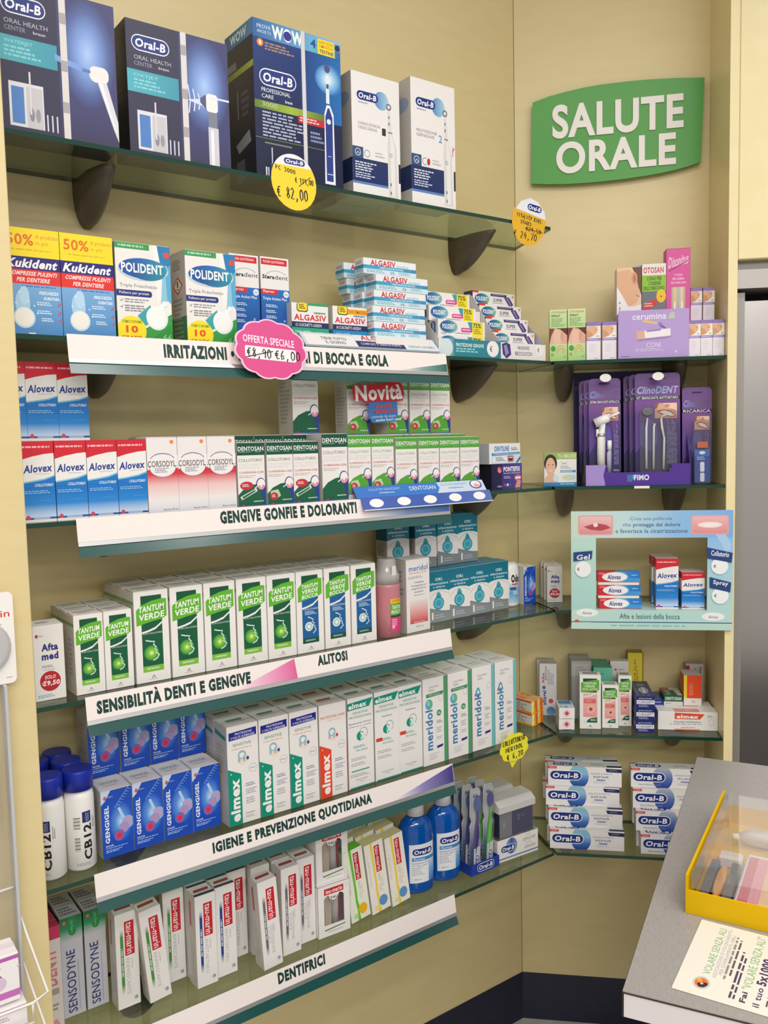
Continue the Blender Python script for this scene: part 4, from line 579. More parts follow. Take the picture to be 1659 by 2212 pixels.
# beyond it: overhead cupboard, grey box, metal door in its frame
m = M(); Bbox(m, .5437, .0, 2.180, 1.5, .2310, 3.3, CREAM2, None)
o = Blink('wall_cupboard', m); tag(o, 'cream overhead cupboard right of the shelf unit at the frame edge', 'cupboard')
q = M(); Bbox(q, .5452, .2314, 2.1815, 1.49, .2330, 3.29, CREAM2); c_ = Blink('cupboard_door', q); c_.parent = o; c_.rotation_euler = (0, 0, 0)
GREYM = mat('grey_metal', '#8d8983', .4, .3)
m = M(); Bbox(m, .5445, .02, 2.112, 1.5, .205, 2.1795, GREYM); Bbox(m, .5445, .205, 2.112, 1.5, .213, 2.158, mat('pale_grey_metal', '#b4afa9', .35, .2))
o = Blink('shutter_housing', m); tag(o, 'grey metal housing under the cream overhead cupboard, right edge', 'shutter box')
DOORM = grained('door_metal', '#b0aba8', '#b6b1ad', 6, .3, .5, (1, 1, .2), .95)
m = M(); Bbox(m, .5445, .03, 0, .571, .19, 2.105, mat('door_frame_metal', '#9a958f', .4, .35)); Blink('trim_4', m, 'structure')
m = M(); Bbox(m, .5725, .05, 0, 1.5, .178, 2.085, DOORM); Blink('door_1', m, 'structure')
m = M(); Bbox(m, .5725, .02, 2.0855, 1.5, .1, 2.111, mat('gap_shade', '#14120f', .7)); Blink('door_gap_shade', m, 'structure')  # black box standing in for the shade in the gap above the door

# ================================================================ glass shelves, brackets, label rails
TH = .0085
NTH = ['top', 'second', 'third', 'fourth', 'fifth', 'lowest']
def glass(wall, i):
    m = M(); z = ZS[i]
    pts = [(-1.432, -.0015), (-1.432, -.22), (-.0942, -.22), (-.0035, -.0015)] if wall == 'A' else [(.0045, -.0015), (.0955, -.2215), (.5205, -.2215), (.5205, -.0015)]
    m.prism(pts, 'z', z-TH, z, GLASS, GEDGE)
    if wall == 'A': o = link('glass_shelf', m.mesh('glass_shelf'))
    else: o = Blink('glass_shelf', m)
    tag(o, f'{NTH[i]} green-edged glass shelf on the {"long left" if wall == "A" else "short right"} wall', 'shelf', 'green-edged glass shelves')
for i in range(6): glass('A', i)
for i in range(1, 6): glass('B', i)
def bracket_mesh():
    m = M(); rings = []; H_ = .088
    for k in range(11):
        s = k/10; z = -.0003-H_*s; hw = .0225*(1-s**2.6)**.5 + .0025; dp = .142*(1-s)**.62+.012
        if s == 1: hw = .006; dp = .012
        ring_ = []
        for i in range(9):
            u = -1+2*i/8; ring_.append(Vector((hw*u, -dp*(1-.38*abs(u)**2.6), z)))
        ring_ += [Vector((hw, 0, z)), Vector((-hw, 0, z))]
        rings.append(ring_)
    m.loft(rings, TAUPE); return m.mesh('shelf_bracket')
BR = bracket_mesh()
def screw():
    q = M(); q.lathe([(.004, -.0003), (.004, -.0012)], CHROME, 10, c=(0, -.01)); return q
for wall, shs, xs in (('A', range(6), (-1.205, -.225)), ('B', range(1, 6), (.129, .425))):
    for i in shs:
        for j, x in enumerate(xs):
            o = link('shelf_bracket', BR); o.location = wallpt(wall, x, 0, ZS[i]-TH); o.rotation_euler = (0, 0, ROT[wall])
            tag(o, f'dark {"left" if j == 0 else "right"} bracket under the {NTH[i]} glass shelf, {"long left" if wall == "A" else "short right"} wall', 'bracket', 'dark plastic shelf brackets')
X0R, X1R = -1.322, -.453
def rail(i, texts, extra, desc):
    z = ZS[i]; L = X1R-X0R
    root = bpy.data.objects.new('shelf_label_rail', None); COL.objects.link(root); root.location = ((X0R+X1R)/2, -.2215, z)
    tag(root, desc, 'label rail', 'slanted label rails on the glass shelves')
    prof = lambda a, b, t: [(-a[0], a[1]), (-b[0], b[1]), (-b[0]+t, b[1]+.0002), (-a[0]+t, a[1]+.0002)]
    def piece(name, a, b, t, mt, items=()):
        q = M(); q.prism(prof(a, b, t), 'x', -L/2, L/2, mt)
        if items: q.put(flat(*items), fmap((-L/2, -a[0], a[1]), (L, 0, 0), (0, -(b[0]-a[0]), b[1]-a[1])), .0001)
        return link(name, q.mesh(name), root)
    f = lambda x: (x-X0R)/L
    its = [(P(c, *[(f(x), v) for x, v in pts])) for c, pts in extra]+[T(s, f(a), v0, f(b), v1, '#1f3f38', .06) for s, a, b, v0, v1 in texts]
    piece('label_strip', (.0012, .0035), (.0073, -.0390), .0008, RAILW, its)
    piece('chrome_lip', (.0077, -.0392), (.0100, -.0465), .0022, CHROME)
    piece('green_strip', (.0076, -.0467), (.0160, -.0662), .0012, TEAL)
rail(1, [('IRRITAZIONI • INFIAMMAZIONI DI BOCCA E GOLA', -1.146, -.624, .22, .84)], [(('h', '#f1e7e2', '#7fa39b', '#2c6660'), [(-.60, .99), (-.454, .55), (-.454, .99)])], 'white label rail on second shelf lettered about mouth and throat irritation')
rail(2, [('GENGIVE GONFIE E DOLORANTI', -1.044, -.718, .12, .72)], [(('h', '#f1e7e2', '#6f8fc0', '#3f66a8'), [(-.66, 0), (-.454, 0), (-.454, 1), (-.70, 1)])], 'white label rail on third shelf lettered about swollen gums')
rail(3, [('SENSIBILITÀ DENTI E GENGIVE', -1.303, -.990, .10, .80), ('ALITOSI', -.829, -.752, .10, .62)], [(('h', '#f1e7e2', '#e9a9c4', '#dc5f9a'), [(-1.03, 1), (-.885, .02), (-.881, 1)])], 'white label rail with pink wedge on fourth shelf')
rail(4, [('IGIENE E PREVENZIONE QUOTIDIANA', -1.087, -.696, .2, .80)], [(('h', '#f1e7e2', '#8c84b8', '#3c3480'), [(-.64, 1), (-.454, .05), (-.454, 1)])], 'white label rail with purple wedge on fifth shelf')
rail(5, [('DENTIFRICI', -.950, -.832, .14, .70)], [], 'white label rail on lowest shelf lettered for toothpaste')
# ================================================================ long wall, top shelf
zt = .0003
place('health_jet','A',-1.4065,.2,ZS[0]+zt,'dark violet electric toothbrush carton, leftmost on top shelf, with water jet picture','large toothbrush cartons on the top shelf')
place('health_spray','A',-1.183,.2,ZS[0]+zt,'dark violet electric toothbrush carton with spray picture, second on top shelf','large toothbrush cartons on the top shelf')
place('wow','A',-.926,.205,ZS[0]+zt,'tallest navy toothbrush carton with yellow corner flash, middle of top shelf','large toothbrush cartons on the top shelf')
place('wob1','A',-.6865,.197,ZS[0]+zt,'white toothbrush carton numbered 1 on top shelf','white toothbrush cartons')
place('wob2','A',-.534,.21,ZS[0]+zt,'white toothbrush carton numbered 2, rightmost on top shelf','white toothbrush cartons')
place('wob1','A',-.6795,.118,ZS[0]+zt,'white toothbrush carton hidden behind the one numbered 1','white toothbrush cartons')

def disc_tag(name, pts, th, base, items, wid, hei, label, cat, loc, rot, group=None, rim=None):
    """flat card cut to an outline; pts in metres about its centre (x right, z up)"""
    m = M(); m.prism(pts, 'y', -th/2, th/2, base, rim)
    m.put(flat(*items), fmap((-wid/2, -th/2, hei/2), (wid, 0, 0), (0, 0, -hei)), .00012)
    o = link(name, m.mesh(name)); o.location = loc; o.rotation_euler = rot
    return tag(o, label, cat, group)
YEL = ink('#f1d12c'); YEL2 = ink('#e2ae22')
a = .106/.114
pts = [(.053*cos(RAD(15*i)), .057*sin(RAD(15*i))) for i in range(24)]
its = [item([(.5+.5*cos(RAD(t)), .5+.5*sin(RAD(t))) for t in range(214, 327, 8)], [tuple(range(15))], '#ece8e6'),OB(.29,.07,.78,.2,a),HAND('PC 3000',.1,.24,.55,.31,a,th=.012,sy=-.1),HAND('€ 119,00',.52,.4,.94,.5,a,th=.013,sy=-.02),LN('#26221e',.014,a,(.6,.56),(.88,.36)),HAND('€ 82,00',.1,.6,.8,.8,a,th=.018,sy=-.02)]
disc_tag('price_tag',pts,.0008,YEL,its,.106,.114,'round yellow and white price tag with 82,00 on top shelf edge','price tag',(-.85,-.2212,2.282),(RAD(-4),0,0))
a = .1/.12
pts = [(-.049,.018),(-.03,.045),(-.004,.06),(.02,.056),(.042,.036),(.049,.012),(.046,-.02),(.03,-.046),(.006,-.06),(-.018,-.058),(-.038,-.042),(-.049,-.012)]
pts = pts[::-1]
its = [P('#e4e4ea',(.08,.3),(.2,.125),(.46,.0),(.7,.033),(.92,.2),(.98,.36)),OB(.4,.1,.84,.27,a),HAND('VITALITY KIDS',.12,.37,.86,.45,a,th=.013,sy=-.02),HAND('STAGES',.25,.5,.58,.57,a,th=.013),HAND('€29,50',.42,.6,.88,.69,a,th=.014),LN('#26221e',.014,a,(.4,.66),(.92,.64)),HAND('€ 24,70',.08,.74,.78,.88,a,th=.016,sy=.03)]
disc_tag('price_tag',pts,.0008,YEL2,its,.1,.12,'rounded yellow price tag with 24,70 at the right end of top shelf','price tag',(-.185,-.2330,2.285),(RAD(-4),RAD(10),RAD(-12)))

# ================================================================ long wall, second shelf (denture care)
row('kuki','A',1,[-1.4145,-1.3195],.2,'yellow and blue denture tablet carton','on second shelf','yellow and blue denture tablet cartons')
row('polident','A',1,[-1.2215,-1.0855],.2,'white, blue and green denture tablet carton','on second shelf','white and green denture tablet cartons')
place('stera','A',-.9715,.158,ZS[1]+zt,'slim blue and white denture carton tucked behind white and green carton','slim blue and white denture cartons')
place('stera','A',-.9020,.162,ZS[1]+zt,'slim blue and white denture carton standing right of its twin','slim blue and white denture cartons')
place('algG','A',-.8420,.182,ZS[1]+zt,'green and white denture cushion carton behind the slanted display tray','denture cushion cartons')
place('algB','A',-.7390,.182,ZS[1]+zt,'blue and white denture cushion carton with orange flash and yellow badge','denture cushion cartons')
G = 'stacked denture cream cartons'
xs5 = [-.6435,-.646,-.642,-.636]; LV = ['lowest','second lowest','third lowest','fourth lowest']
for lv in range(4):
    for r_, rn in enumerate(('front','middle','back')):
        if r_ == 2 and lv == 3: continue
        place('algS','A',xs5[lv]-.006*r_,.203-.0365*r_,ZS[1]+.036+.0346*lv+zt-.0,f'light blue denture cream carton, {LV[lv]} of the {rn} column',G)
place('algS','A',-.664,.196,ZS[1]+.036+.0346*4+zt,'light blue denture cream carton, topmost of the front stack',G)
place('algS','A',-.672,.130,ZS[1]+.036+.0346*4+zt,'light blue denture cream carton at the back on top of the stack',G)
place('algS','A',-.664,.1290,ZS[1]+.036+.0346*3+zt,'light blue denture cream carton, highest of the back column',G)
# tray with slanted printed lip under that stack
m = M(); m.box(-.6430,-.208,ZS[1]+.0006,-.49,-.062,ZS[1]+.0356,WHITE)
m.prism([(-.2185,ZS[1]+.008),(-.2185,ZS[1]+.0055),(-.187,ZS[1]+.0345),(-.189,ZS[1]+.0375)],'x',-.832,-.4660,ink('#a8b8c0'))
m.prism([(-.205,ZS[1]+.024),(-.060,ZS[1]+.024),(-.060,ZS[1]+.09)],'x',-.4875,-.4865,ink('#d9dde0'))
m.put(flat(R(0,0,1,1,'#c4ccd2'),R(.02,.12,.38,.95,'#e4e0de'),T('TIENE TUTTO',.13,.3,.31,.52,'#5a5f74',.02),T('IL GIORNO',.15,.6,.29,.82,'#5a5f74',.02),R(.37,.02,.73,.95,'#2c2f5e'),R(.37,.0,.73,.48,'#d9dde2'),T('ALGASIV',.42,.02,.68,.4,'#d0404a',.03),T('COMFORT E TENUTA FORTE',.4,.6,.7,.78,'#c9cce0',.012),R(.73,.02,.99,.95,('h','#cfdfe6','#dfe3e6')),T('PER',.84,.35,.88,.48,'#7c94a4',.01),T('GENGIVE SENSIBILI',.76,.58,.97,.8,'#6a8494',.01)),
  fmap((-.832,-.190,ZS[1]+.0385),(.3660,0,0),(0,-.0293,-.0302)))
o = link('display_tray', m.mesh('display_tray')); tag(o,'grey-blue cardboard tray with slanted lettered lip under the denture cream stack','display tray')
# second denture cream group: boxes with yellow flashes in a teal tray, purple-lidded ones in a white tray
def tray(name, x0, x1, dep0, dep1, zlip, body, lip_items, label, tall, tz, swing=0.):
    z = ZS[1]+.0005; m = M(); B_ = ink(body)
    m.box(x0,-dep1,z,x1,-dep0,z+.0015,B_)
    m.box(x0,-dep1-.0012,z,x1,-dep1,z+zlip,B_); m.box(x0,-dep0,z,x1,-dep0+.0012,z+tall,ink('#cfcac6'))
    for x, tz in ((x0-.0012, tz[0]), (x1, tz[1])):
        m.prism([(-dep1,z),(-dep1,z+zlip),(-dep1+.03,z+zlip+.03),(-dep0-.035,z+tall-.01),(-dep0-.02,z+tall),(-dep0,z+tall),(-dep0,z)],'x',x,x+.0012,ink(tz))
    m.put(flat(*lip_items), fmap((x0,-dep1-.0012,z+zlip),(x1-x0,0,0),(0,0,-zlip)))
    o = link(name, m.mesh(name)); return tag(o,label,'display tray')
EU = lambda a, cx, cy, r: [E(cx,cy,r,r*a,'#efecea'),T('€',cx-r*.5,cy-r*a*.35,cx-r*.1,cy+r*a*.35,'#2f2c2c',.01)]
tray('display_tray',-.462,-.263,.075,.207,.042,'#2c8694',[R(0,0,.25,1,('h','#e8eaea','#2c8c9a')),E(.12,.5,.1,.5,'#d4dfe2'),T('PROTEZIONE GENGIVE',.27,.22,.72,.42,'#e6f0f0',.02),TL(2,.27,.5,.74,.78,'#9fd0d6')]+EU(4.7,.87,.45,.1),'teal cardboard tray lettered for gum protection on second shelf',.175,('#c9c6c4','#c9c6c4'))
POL = 'denture cream cartons with yellow flashes'
place('poliP','A',-.4605,.2035,ZS[1]+.0150,'denture cream carton with yellow flash, lowest, behind teal tray lip',POL)
place('poliP','A',-.4565,.2000,ZS[1]+.0514,'denture cream carton with yellow flash, second from top in teal tray',POL)
place('poliP','A',-.4610,.1720,ZS[1]+.0878,'denture cream carton with yellow flash, topmost at front of teal tray',POL)
place('poliP','A',-.4610,.1500,ZS[1]+.1242,'denture cream carton with yellow flash, farthest back in teal tray',POL)
m = M(); z = ZS[1]; m.box(-.4605,-.206,z+.0022,-.2645,-.08,z+.0148,WHITE); m.box(-.4605,-.137,z+.0150,-.2645,-.082,z+.1240,WHITE)
o = link('cardboard_riser', m.mesh('cardboard_riser')); tag(o,'white cardboard riser inside the teal tray of denture creams','display riser')
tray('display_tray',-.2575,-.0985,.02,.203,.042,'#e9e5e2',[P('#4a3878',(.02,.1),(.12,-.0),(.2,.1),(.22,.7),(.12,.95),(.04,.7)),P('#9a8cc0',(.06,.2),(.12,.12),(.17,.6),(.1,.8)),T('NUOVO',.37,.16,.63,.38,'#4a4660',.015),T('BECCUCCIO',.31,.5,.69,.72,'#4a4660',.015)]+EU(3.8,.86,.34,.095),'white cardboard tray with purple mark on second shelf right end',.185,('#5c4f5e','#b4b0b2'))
SUP = 'purple and white denture cream cartons'
for i,(n_,dz) in enumerate((('lowest',.003),('second lowest',.0395),('middle',.076),('second highest',.1125),('topmost',.149))):
    place('poliS','A',-.2565+(.003 if i == 0 else 0),.1975-.024*i,ZS[1]+dz,f'purple-marked denture cream carton, {n_} of five stepped in white tray',SUP)
m = M(); z = ZS[1]
m.box(-.2545,-.139,z+.003,-.1015,-.03,z+.0388,WHITE); m.box(-.2545,-.115,z+.0396,-.1015,-.03,z+.0753,WHITE); m.box(-.2545,-.091,z+.0761,-.1015,-.03,z+.1118,WHITE); m.box(-.2545,-.067,z+.1126,-.1015,-.03,z+.1483,WHITE)
o = link('cardboard_riser', m.mesh('cardboard_riser')); tag(o,'stepped white cardboard riser behind the purple-marked denture cream cartons','display riser')

# pink flower offer sign hung on the rail
pts = []
for i in range(11):
    for j in range(6):
        t = 2*pi*(i+j/6)/11+.2; rr = 1+.075*sin(pi*j/6); pts.append((.078*rr*cos(t), .058*rr*sin(t)))
a = .156/.116
m = M(); m.prism(pts,'y',-.0008,.0008,ink('#f2c4da'),ink('#e9a8c8'))
m.put(flat(item([(.5+.95*p[0]/.156,.5-.95*p[1]/.116) for p in pts],[tuple(range(len(pts)))],'#d8508c'),T('OFFERTA SPECIALE',.1,.29,.84,.42,'#f7e4ee',.02,sy=-.03),RR(.12,.47,.86,.69,'#f3e9e8',a,.15),HAND('€8,90',.14,.5,.5,.66,a,th=.011,sy=-.02),LN('#26221e',.011,a,(.12,.68),(.52,.53)),HAND('€6,00',.54,.5,.93,.66,a,th=.011)),fmap((-.078,-.0008,.058),(.156,0,0),(0,0,-.116)),.00014)
o = link('offer_sign', m.mesh('offer_sign')); o.location = (-.926,-.2405,1.9395); o.rotation_euler = (RAD(-9),RAD(3),0)
tag(o,'pink scalloped special offer sign clipped over the second shelf rail','sign')

# ================================================================ long wall, third shelf (mouthwash)
ALX = [-1.4055,-1.3490,-1.2930,-1.2370]
row('alovex','A',2,ALX,.207,'blue and white mouthwash carton with red band','in front row','blue and white red-banded mouthwash cartons')
row('alovex','A',2,[-1.4300,-1.3740,-1.3180],.1500,'blue and white mouthwash carton with red band','in row behind','blue and white red-banded mouthwash cartons')
row('alovex','A',2,[-1.4320,-1.3765,-1.3210],.1470,'blue and white mouthwash carton with red band','stacked on top','blue and white red-banded mouthwash cartons',dz=.1427)
row('corso','A',2,[-1.1808,-1.1196,-1.0584],.2075,'white mouthwash carton fading from red','on third shelf','white and red mouthwash cartons')
row('corso','A',2,[-1.1808,-1.1196,-1.0584],.1610,'white mouthwash carton fading from red','in second row','white and red mouthwash cartons')
DEN = 'dark green topped mouthwash cartons'; DENL = 'light green topped mouthwash cartons'
place('denR','A',-.9935,.208,ZS[2]+zt,'dark green topped mouthwash carton with red badge, left of its front row',DEN)
place('denD','A',-.9268,.208,ZS[2]+zt,'dark green topped mouthwash carton with small red dot',DEN)
place('denR','A',-.8640,.208,ZS[2]+zt,'dark green topped mouthwash carton with red badge beside the tall one',DEN)
place('denT','A',-.7935,.209,ZS[2]+zt,'taller dark green topped mouthwash carton at the front of third shelf',DEN)
for i,x in enumerate((-.990,-.920,-.850,-.7935)): place('denT','A',x,.1455,ZS[2]+zt,f'tall dark green topped mouthwash carton in the back row, {order(i,4)} of four',DEN)
row('denLd','A',2,[-.7225,-.6585],.2035,'light green topped mouthwash carton with red dot','on raised tray',DENL,dz=.0105)
row('denL','A',2,[-.5915,-.5245,-.4605,-.396],.2035,'light green topped mouthwash carton','behind blue strip',DENL,dz=.0032)
row('denL','A',2,[-.7225,-.6575,-.5915,-.5245,-.4605,-.396],.1525,'light green topped mouthwash carton','in back row',DENL,dz=.0105)
place('denT','A',-.826,.147,ZS[2]+.1466,'dark green mouthwash carton standing alone on top of the others',DEN)
place('denLd','A',-.684,.148,ZS[2]+.1422,'light green mouthwash carton standing on top, left of the red sign',DENL)
row('denLd','A',2,[-.5745,-.5075,-.4435],.1515,'light green mouthwash carton with red dot','stacked on top',DENL,dz=.1422)
m = M(); z = ZS[2]
m.box(-.7245,-.2045,z+.0004,-.594,-.151,z+.0104,ink('#cfcac6')); m.box(-.7245,-.150,z+.0004,-.328,-.10,z+.0104,ink('#cfcac6')); m.box(-.5935,-.2045,z+.0004,-.33,-.1505,z+.0030,ink('#cfcac6'))
q = M()
q.prism([(-.2065,z+.0285),(-.2235,z+.0045),(-.2245,z+.0045),(-.2073,z+.0287)],'x',-.716,-.331,ink('#3f74c0'))
q.prism([(-.2238,z+.0045),(-.2368,z-.0225),(-.2378,z-.0225),(-.2248,z+.0045)],'x',-.706,-.322,ink('#4a66b4'))
q.put(flat(R(0,0,1,1,('h','#3f74c4','#3a78c8','#3f80cc')),P('#c9d6e6',(.62,.0),(1,0),(1,1),(.6,1),(.63,.5)),T('COLLUTORI IGIENIZZANTI',.1,.22,.33,.42,'#a9c4e6',.005),T('antiplacca',.17,.55,.28,.72,'#dfe8f4',.01),T('DENTOSAN',.4,.22,.6,.6,'#d4e0f0',.01),T('COLLUTORI IGIENIZZANTI',.64,.15,.86,.36,'#7c9cc8',.005),T('antiplacca',.7,.5,.82,.7,'#2f66b4',.01),E(.93,.4,.05,.42,'#2f4f94'),E(.93,.38,.04,.34,'#ece8e6'),P('#e2a49c',(.92,.3),(.97,.5),(.95,.72),(.91,.6))),fmap((-.716,-.2075,z+.0289),(.385,0,0),(0,-.0172,-.0242)))
q.put(flat(R(0,0,1,1,('h','#4a62b0','#3f5cac','#5a74b8')),*[E(.1+.2*i,.45,.05,.34,'#f0eeec') for i in range(5)],R(0,.93,1,1,'#dfe3ea')),fmap((-.706,-.2250,z+.0045),(.384,0,0),(0,-.0130,-.027)))
o = link('display_tray', m.mesh('display_tray')); tag(o,'low mouthwash display tray with blue folded strip lettered in white','display tray')
link('printed_strip', q.mesh('printed_strip'), o)
# novelty sign
a = .145/.09
m = M(); N_ = .0008
m.prism([(-.03,.01),(.05,.01),(.05,-.03),(.042,-.043),(-.022,-.043),(-.034,-.03)],'y',-N_,0,ink('#3a78bc'))
m.prism([(-.072,.012),(-.05,.01),(-.045,.004),(.066,.004),(.072,.018),(.07,.036),(.058,.050),(.03,.050),(.02,.044),(-.074,.044)],'y',-2.2*N_,-N_,ink('#c8262e'))
m.put(flat(T('Novità',.04,.02,.96,.42,'#f4efec',.035),T('BUSTINE',.42,.53,.72,.62,'#e24a3c',.05),T('MONODOSE',.36,.65,.8,.74,'#e24a3c',.05),T('comodo da usare',.32,.79,.8,.86,'#cfe2f2',.005),T('anche fuori casa',.4,.88,.9,.95,'#e9f1f8',.02)),fmap((-.0725,-2.2*N_,.045),(.145,0,0),(0,0,-.09)))
o = link('novelty_sign', m.mesh('novelty_sign')); o.location = (-.607,-.1665,ZS[2]+.2150); o.rotation_euler = (0,RAD(-3),0)
q = M(); q.box(-.012,.0001,-.03,.012,.0146,.0,WHITE); link('mount_tab', q.mesh('mount_tab'), o)
tag(o,'red and blue novelty sign above the light green mouthwash cartons','sign')
place('pontefix','A',-.270,.178,ZS[2]+zt,'purple dental kit carton at the right end of third shelf')
place('dentil','A',-.279,.180,ZS[2]+.0645,'white and blue dental kit carton lying on the purple one')

# ================================================================ long wall, fourth shelf
place('afta','A',-1.397,.183,ZS[3]+zt,'white carton with round red 9,50 badge, left end of fourth shelf','white cartons with red price badge')
WT = 'white and green mouthwash cartons with lime banner'
for r_, wh in enumerate(('in the front row','in the middle row','in the back row')):
    d0 = .19-.0486*r_; row('tanS','A',3,[-1.3265,-1.2715],d0,'small lime-bannered mouthwash carton',wh,WT)
    d0 = .19-.0566*r_; row('tanT','A',3,[-1.213,-1.1405,-1.0695,-.9975,-.927],d0,'tall lime-bannered green mouthwash carton',wh,WT)
    row('tanB','A',3,[-.8565,-.7855,-.7145],d0,'lime-bannered blue mouthwash carton',wh,WT)
place('merR','A',-.5610,.186,ZS[3]+zt,'white mouthwash carton fading to red at its foot, fourth shelf',rot=6)
OK = 'teal and white mouthwash cartons'
row('oki','A',3,[-.447,-.3745,-.302,-.2295],[.133,.129,.125,.121],'teal and white mouthwash carton','in front row',OK)
row('oki','A',3,[-.447,-.3745,-.302,-.2295],[.0865,.0825,.0785,.0745],'teal and white mouthwash carton','in back row',OK)
row('oki','A',3,[-.443,-.367,-.294],[.080,.076,.072],'teal and white mouthwash carton','stacked on top',OK,dz=.1306)
place('oki','A',-.525,.072,ZS[3]+zt,'teal and white mouthwash carton behind the pink bottle, lower one',OK)
place('oki','A',-.5245,.071,ZS[3]+.1309,'teal and white mouthwash carton behind the pink bottle, upper one',OK)

def bottle(name, prof_body, prof_cap, mb, mc, label, loc, rot=0., sy=1., lab=None, cat='mouthwash bottle', group=None, capn='cap', more=None):
    root = bpy.data.objects.new(name, None); COL.objects.link(root); root.location = loc; root.rotation_euler = (0,0,rot)
    tag(root, label, cat, group)
    q = M(); q.lathe(prof_body, mb, 30, sy); bd = link('bottle_body', q.mesh('bottle_body'), root)
    q = M(); q.lathe(prof_cap, mc, 30, sy if sy > .8 else 1.); link(capn, q.mesh(capn), root)
    if lab:
        q = M(); q.put(flat(*lab[0]), cyl_map(*lab[1]), bend=14); link('label', q.mesh('label'), bd)
    if more: more(root)
    return root
# pink mouthwash bottle (clear, half full), white odol-type bottle
PINKL = mat('pink_liquid', '#d88a92', .08, spec=.5, trans=.25); CAPC = mat('clear_cap', '#cfcac6', .1, trans=.4)
def pinkmore(root):
    q = M(); q.box(-.006,-.0292,.115,.006,-.0282,.168,ink('#d9d6cc')); link('seal_strip', q.mesh('seal_strip'), root)
bottle('mouthwash_bottle',[(.026,.0002),(.031,.003),(.0315,.06),(.031,.118),(.0305,.125)],[(.0302,.1252),(.030,.145),(.024,.158),(.022,.178),(.020,.184)],PINKL,CAPC,'pink liquid mouthwash bottle beside the lime-bannered blue cartons',(-.602,-.172,ZS[3]),lab=([R(0,0,1,1,'#d8407c',8),R(0,0,1,.14,'#ecc028',8),T('-2,99 OFFERTA',.08,.025,.94,.115,'#c8382c',.02),R(0,.14,1,.5,'#62a838',8),T('TANTUM',.1,.2,.9,.32,'#eaf2dc',.02),T('PROTACTIV',.06,.35,.94,.46,'#eaf2dc',.02),R(0,.5,1,.57,'#2c4a34',8),TL(4,.1,.62,.6,.85,'#ecb4cc'),E(.2,.85,.1,.07,'#ecb4cc')],(.0319,-22,38,.092,.016)),more=pinkmore)
ODB = mat('odol_white', '#eceae6', .3)
def odmore(root):
    q = M(); q.tube([(-.0285,-.004,.102),(-.0250,-.004,.122)],[.0085,.0075],mat('odol_cap','#3a86c4',.3),12); link('side_spout', q.mesh('side_spout'), root)
bottle('mouthwash_bottle',[(.024,.0002),(.027,.004),(.0275,.05),(.0272,.092),(.025,.108),(.0200,.116)],[(.0198,.1162),(.016,.1185)],ODB,ODB,'white mouthwash bottle with black lettering and light blue label, fourth shelf',(-.130,-.095,ZS[3]),sy=.85,lab=([R(0,0,1,.3,'#eceae6',6),T('Odol',.14,.0,.95,.3,'#26241f',.06),R(0,.32,1,1,('v','#c8dce8','#5a9ccc','#a4cce2'),8),R(.2,.33,.8,.38,'#d84a3c'),R(.05,.46,.55,.56,'#2c5a8c'),TL(3,.3,.6,.9,.74,'#e4eef4')],(.0278,-40,40,.088,.012,.85)),more=odmore)
carton('geng5','mouthwash_carton','mouthwash',.046,.102,.035,'#e0dcda',GEN(.045),[R(0,0,1,1,'#c4c0bc')],(),[TL(1,.2,.4,.8,.6,'#9a9a9c')])
for r_, rn in enumerate(('front','second','third')):
    place('geng5','A',-.0985,.118-.0375*r_,ZS[3]+zt,f'small blue and white gum gel carton, {rn} of three, right end of fourth shelf','small blue gum gel cartons')

# ================================================================ long wall, fifth shelf
CB = mat('mouthwash_white_plastic', '#edebe8', .3); CBC = mat('blue_cap', '#1a2fa4', .35)
pb = [(.024,.0002),(.0275,.004),(.0275,.135),(.026,.145),(.0205,.152)]; pc = [(.0275,.1525),(.0275,.186),(.0262,.190)]
cbl = ([T('CB12',.27,.32,.51,.88,'#1f1c1c',.03,90),R(.25,.12,.5,.29,'#1f2c5c'),T('mint',.3,.14,.45,.27,'#8c96c0',.02,90),TL(2,.56,.16,.66,.4,'#77777c',.4,2,1),TL(2,.05,.92,.6,.97,'#a4a2a4'),*[R(.0,.2+.018*i,.19,.2+.018*i+(.004 if i % 3 else .011),'#4a4846') for i in range(10)],*[R(.02,.52+.018*i,.17,.52+.018*i+(.004 if i % 3 else .011),'#4a4846') for i in range(12)]])
CG = 'white mouthwash bottles with blue caps'
for i,(x,d,rt,lb) in enumerate(((-1.3255,.1620,50,'white mouthwash bottle with blue cap and barcode in front, fifth shelf'),(-1.3812,.1640,10,'white mouthwash bottle with blue cap cut off by the left panel'),(-1.3290,.1030,0,'white mouthwash bottle with blue cap behind the barcode one'),(-1.3300,.0440,0,'white mouthwash bottle with blue cap, farthest back beside the gel cartons'),(-1.3810,.0730,0,'white mouthwash bottle with blue cap, behind the cut off one'))):
    bottle('mouthwash_bottle',pb,pc,CB,CBC,lb,(x,-d,ZS[4]),RAD(rt-30),lab=(cbl,(.0277,-60,75,.128,.006)) if i < 2 else None,group=CG)
GG = 'blue gum gel cartons with red mark'
row('geng','A',4,[-1.2865,-1.2245,-1.1625,-1.1005],.168,'blue gum gel carton with red mark','in front row',GG)
row('geng','A',4,[-1.2865,-1.2245,-1.1625,-1.1005],.1005,'blue gum gel carton with red mark','in back row',GG)
row('geng','A',4,[-1.2835,-1.2195,-1.1575,-1.0955],.0965,'blue gum gel carton with red mark','stacked on top',GG,dz=.1350)
EG = 'tall white mouthwash cartons'
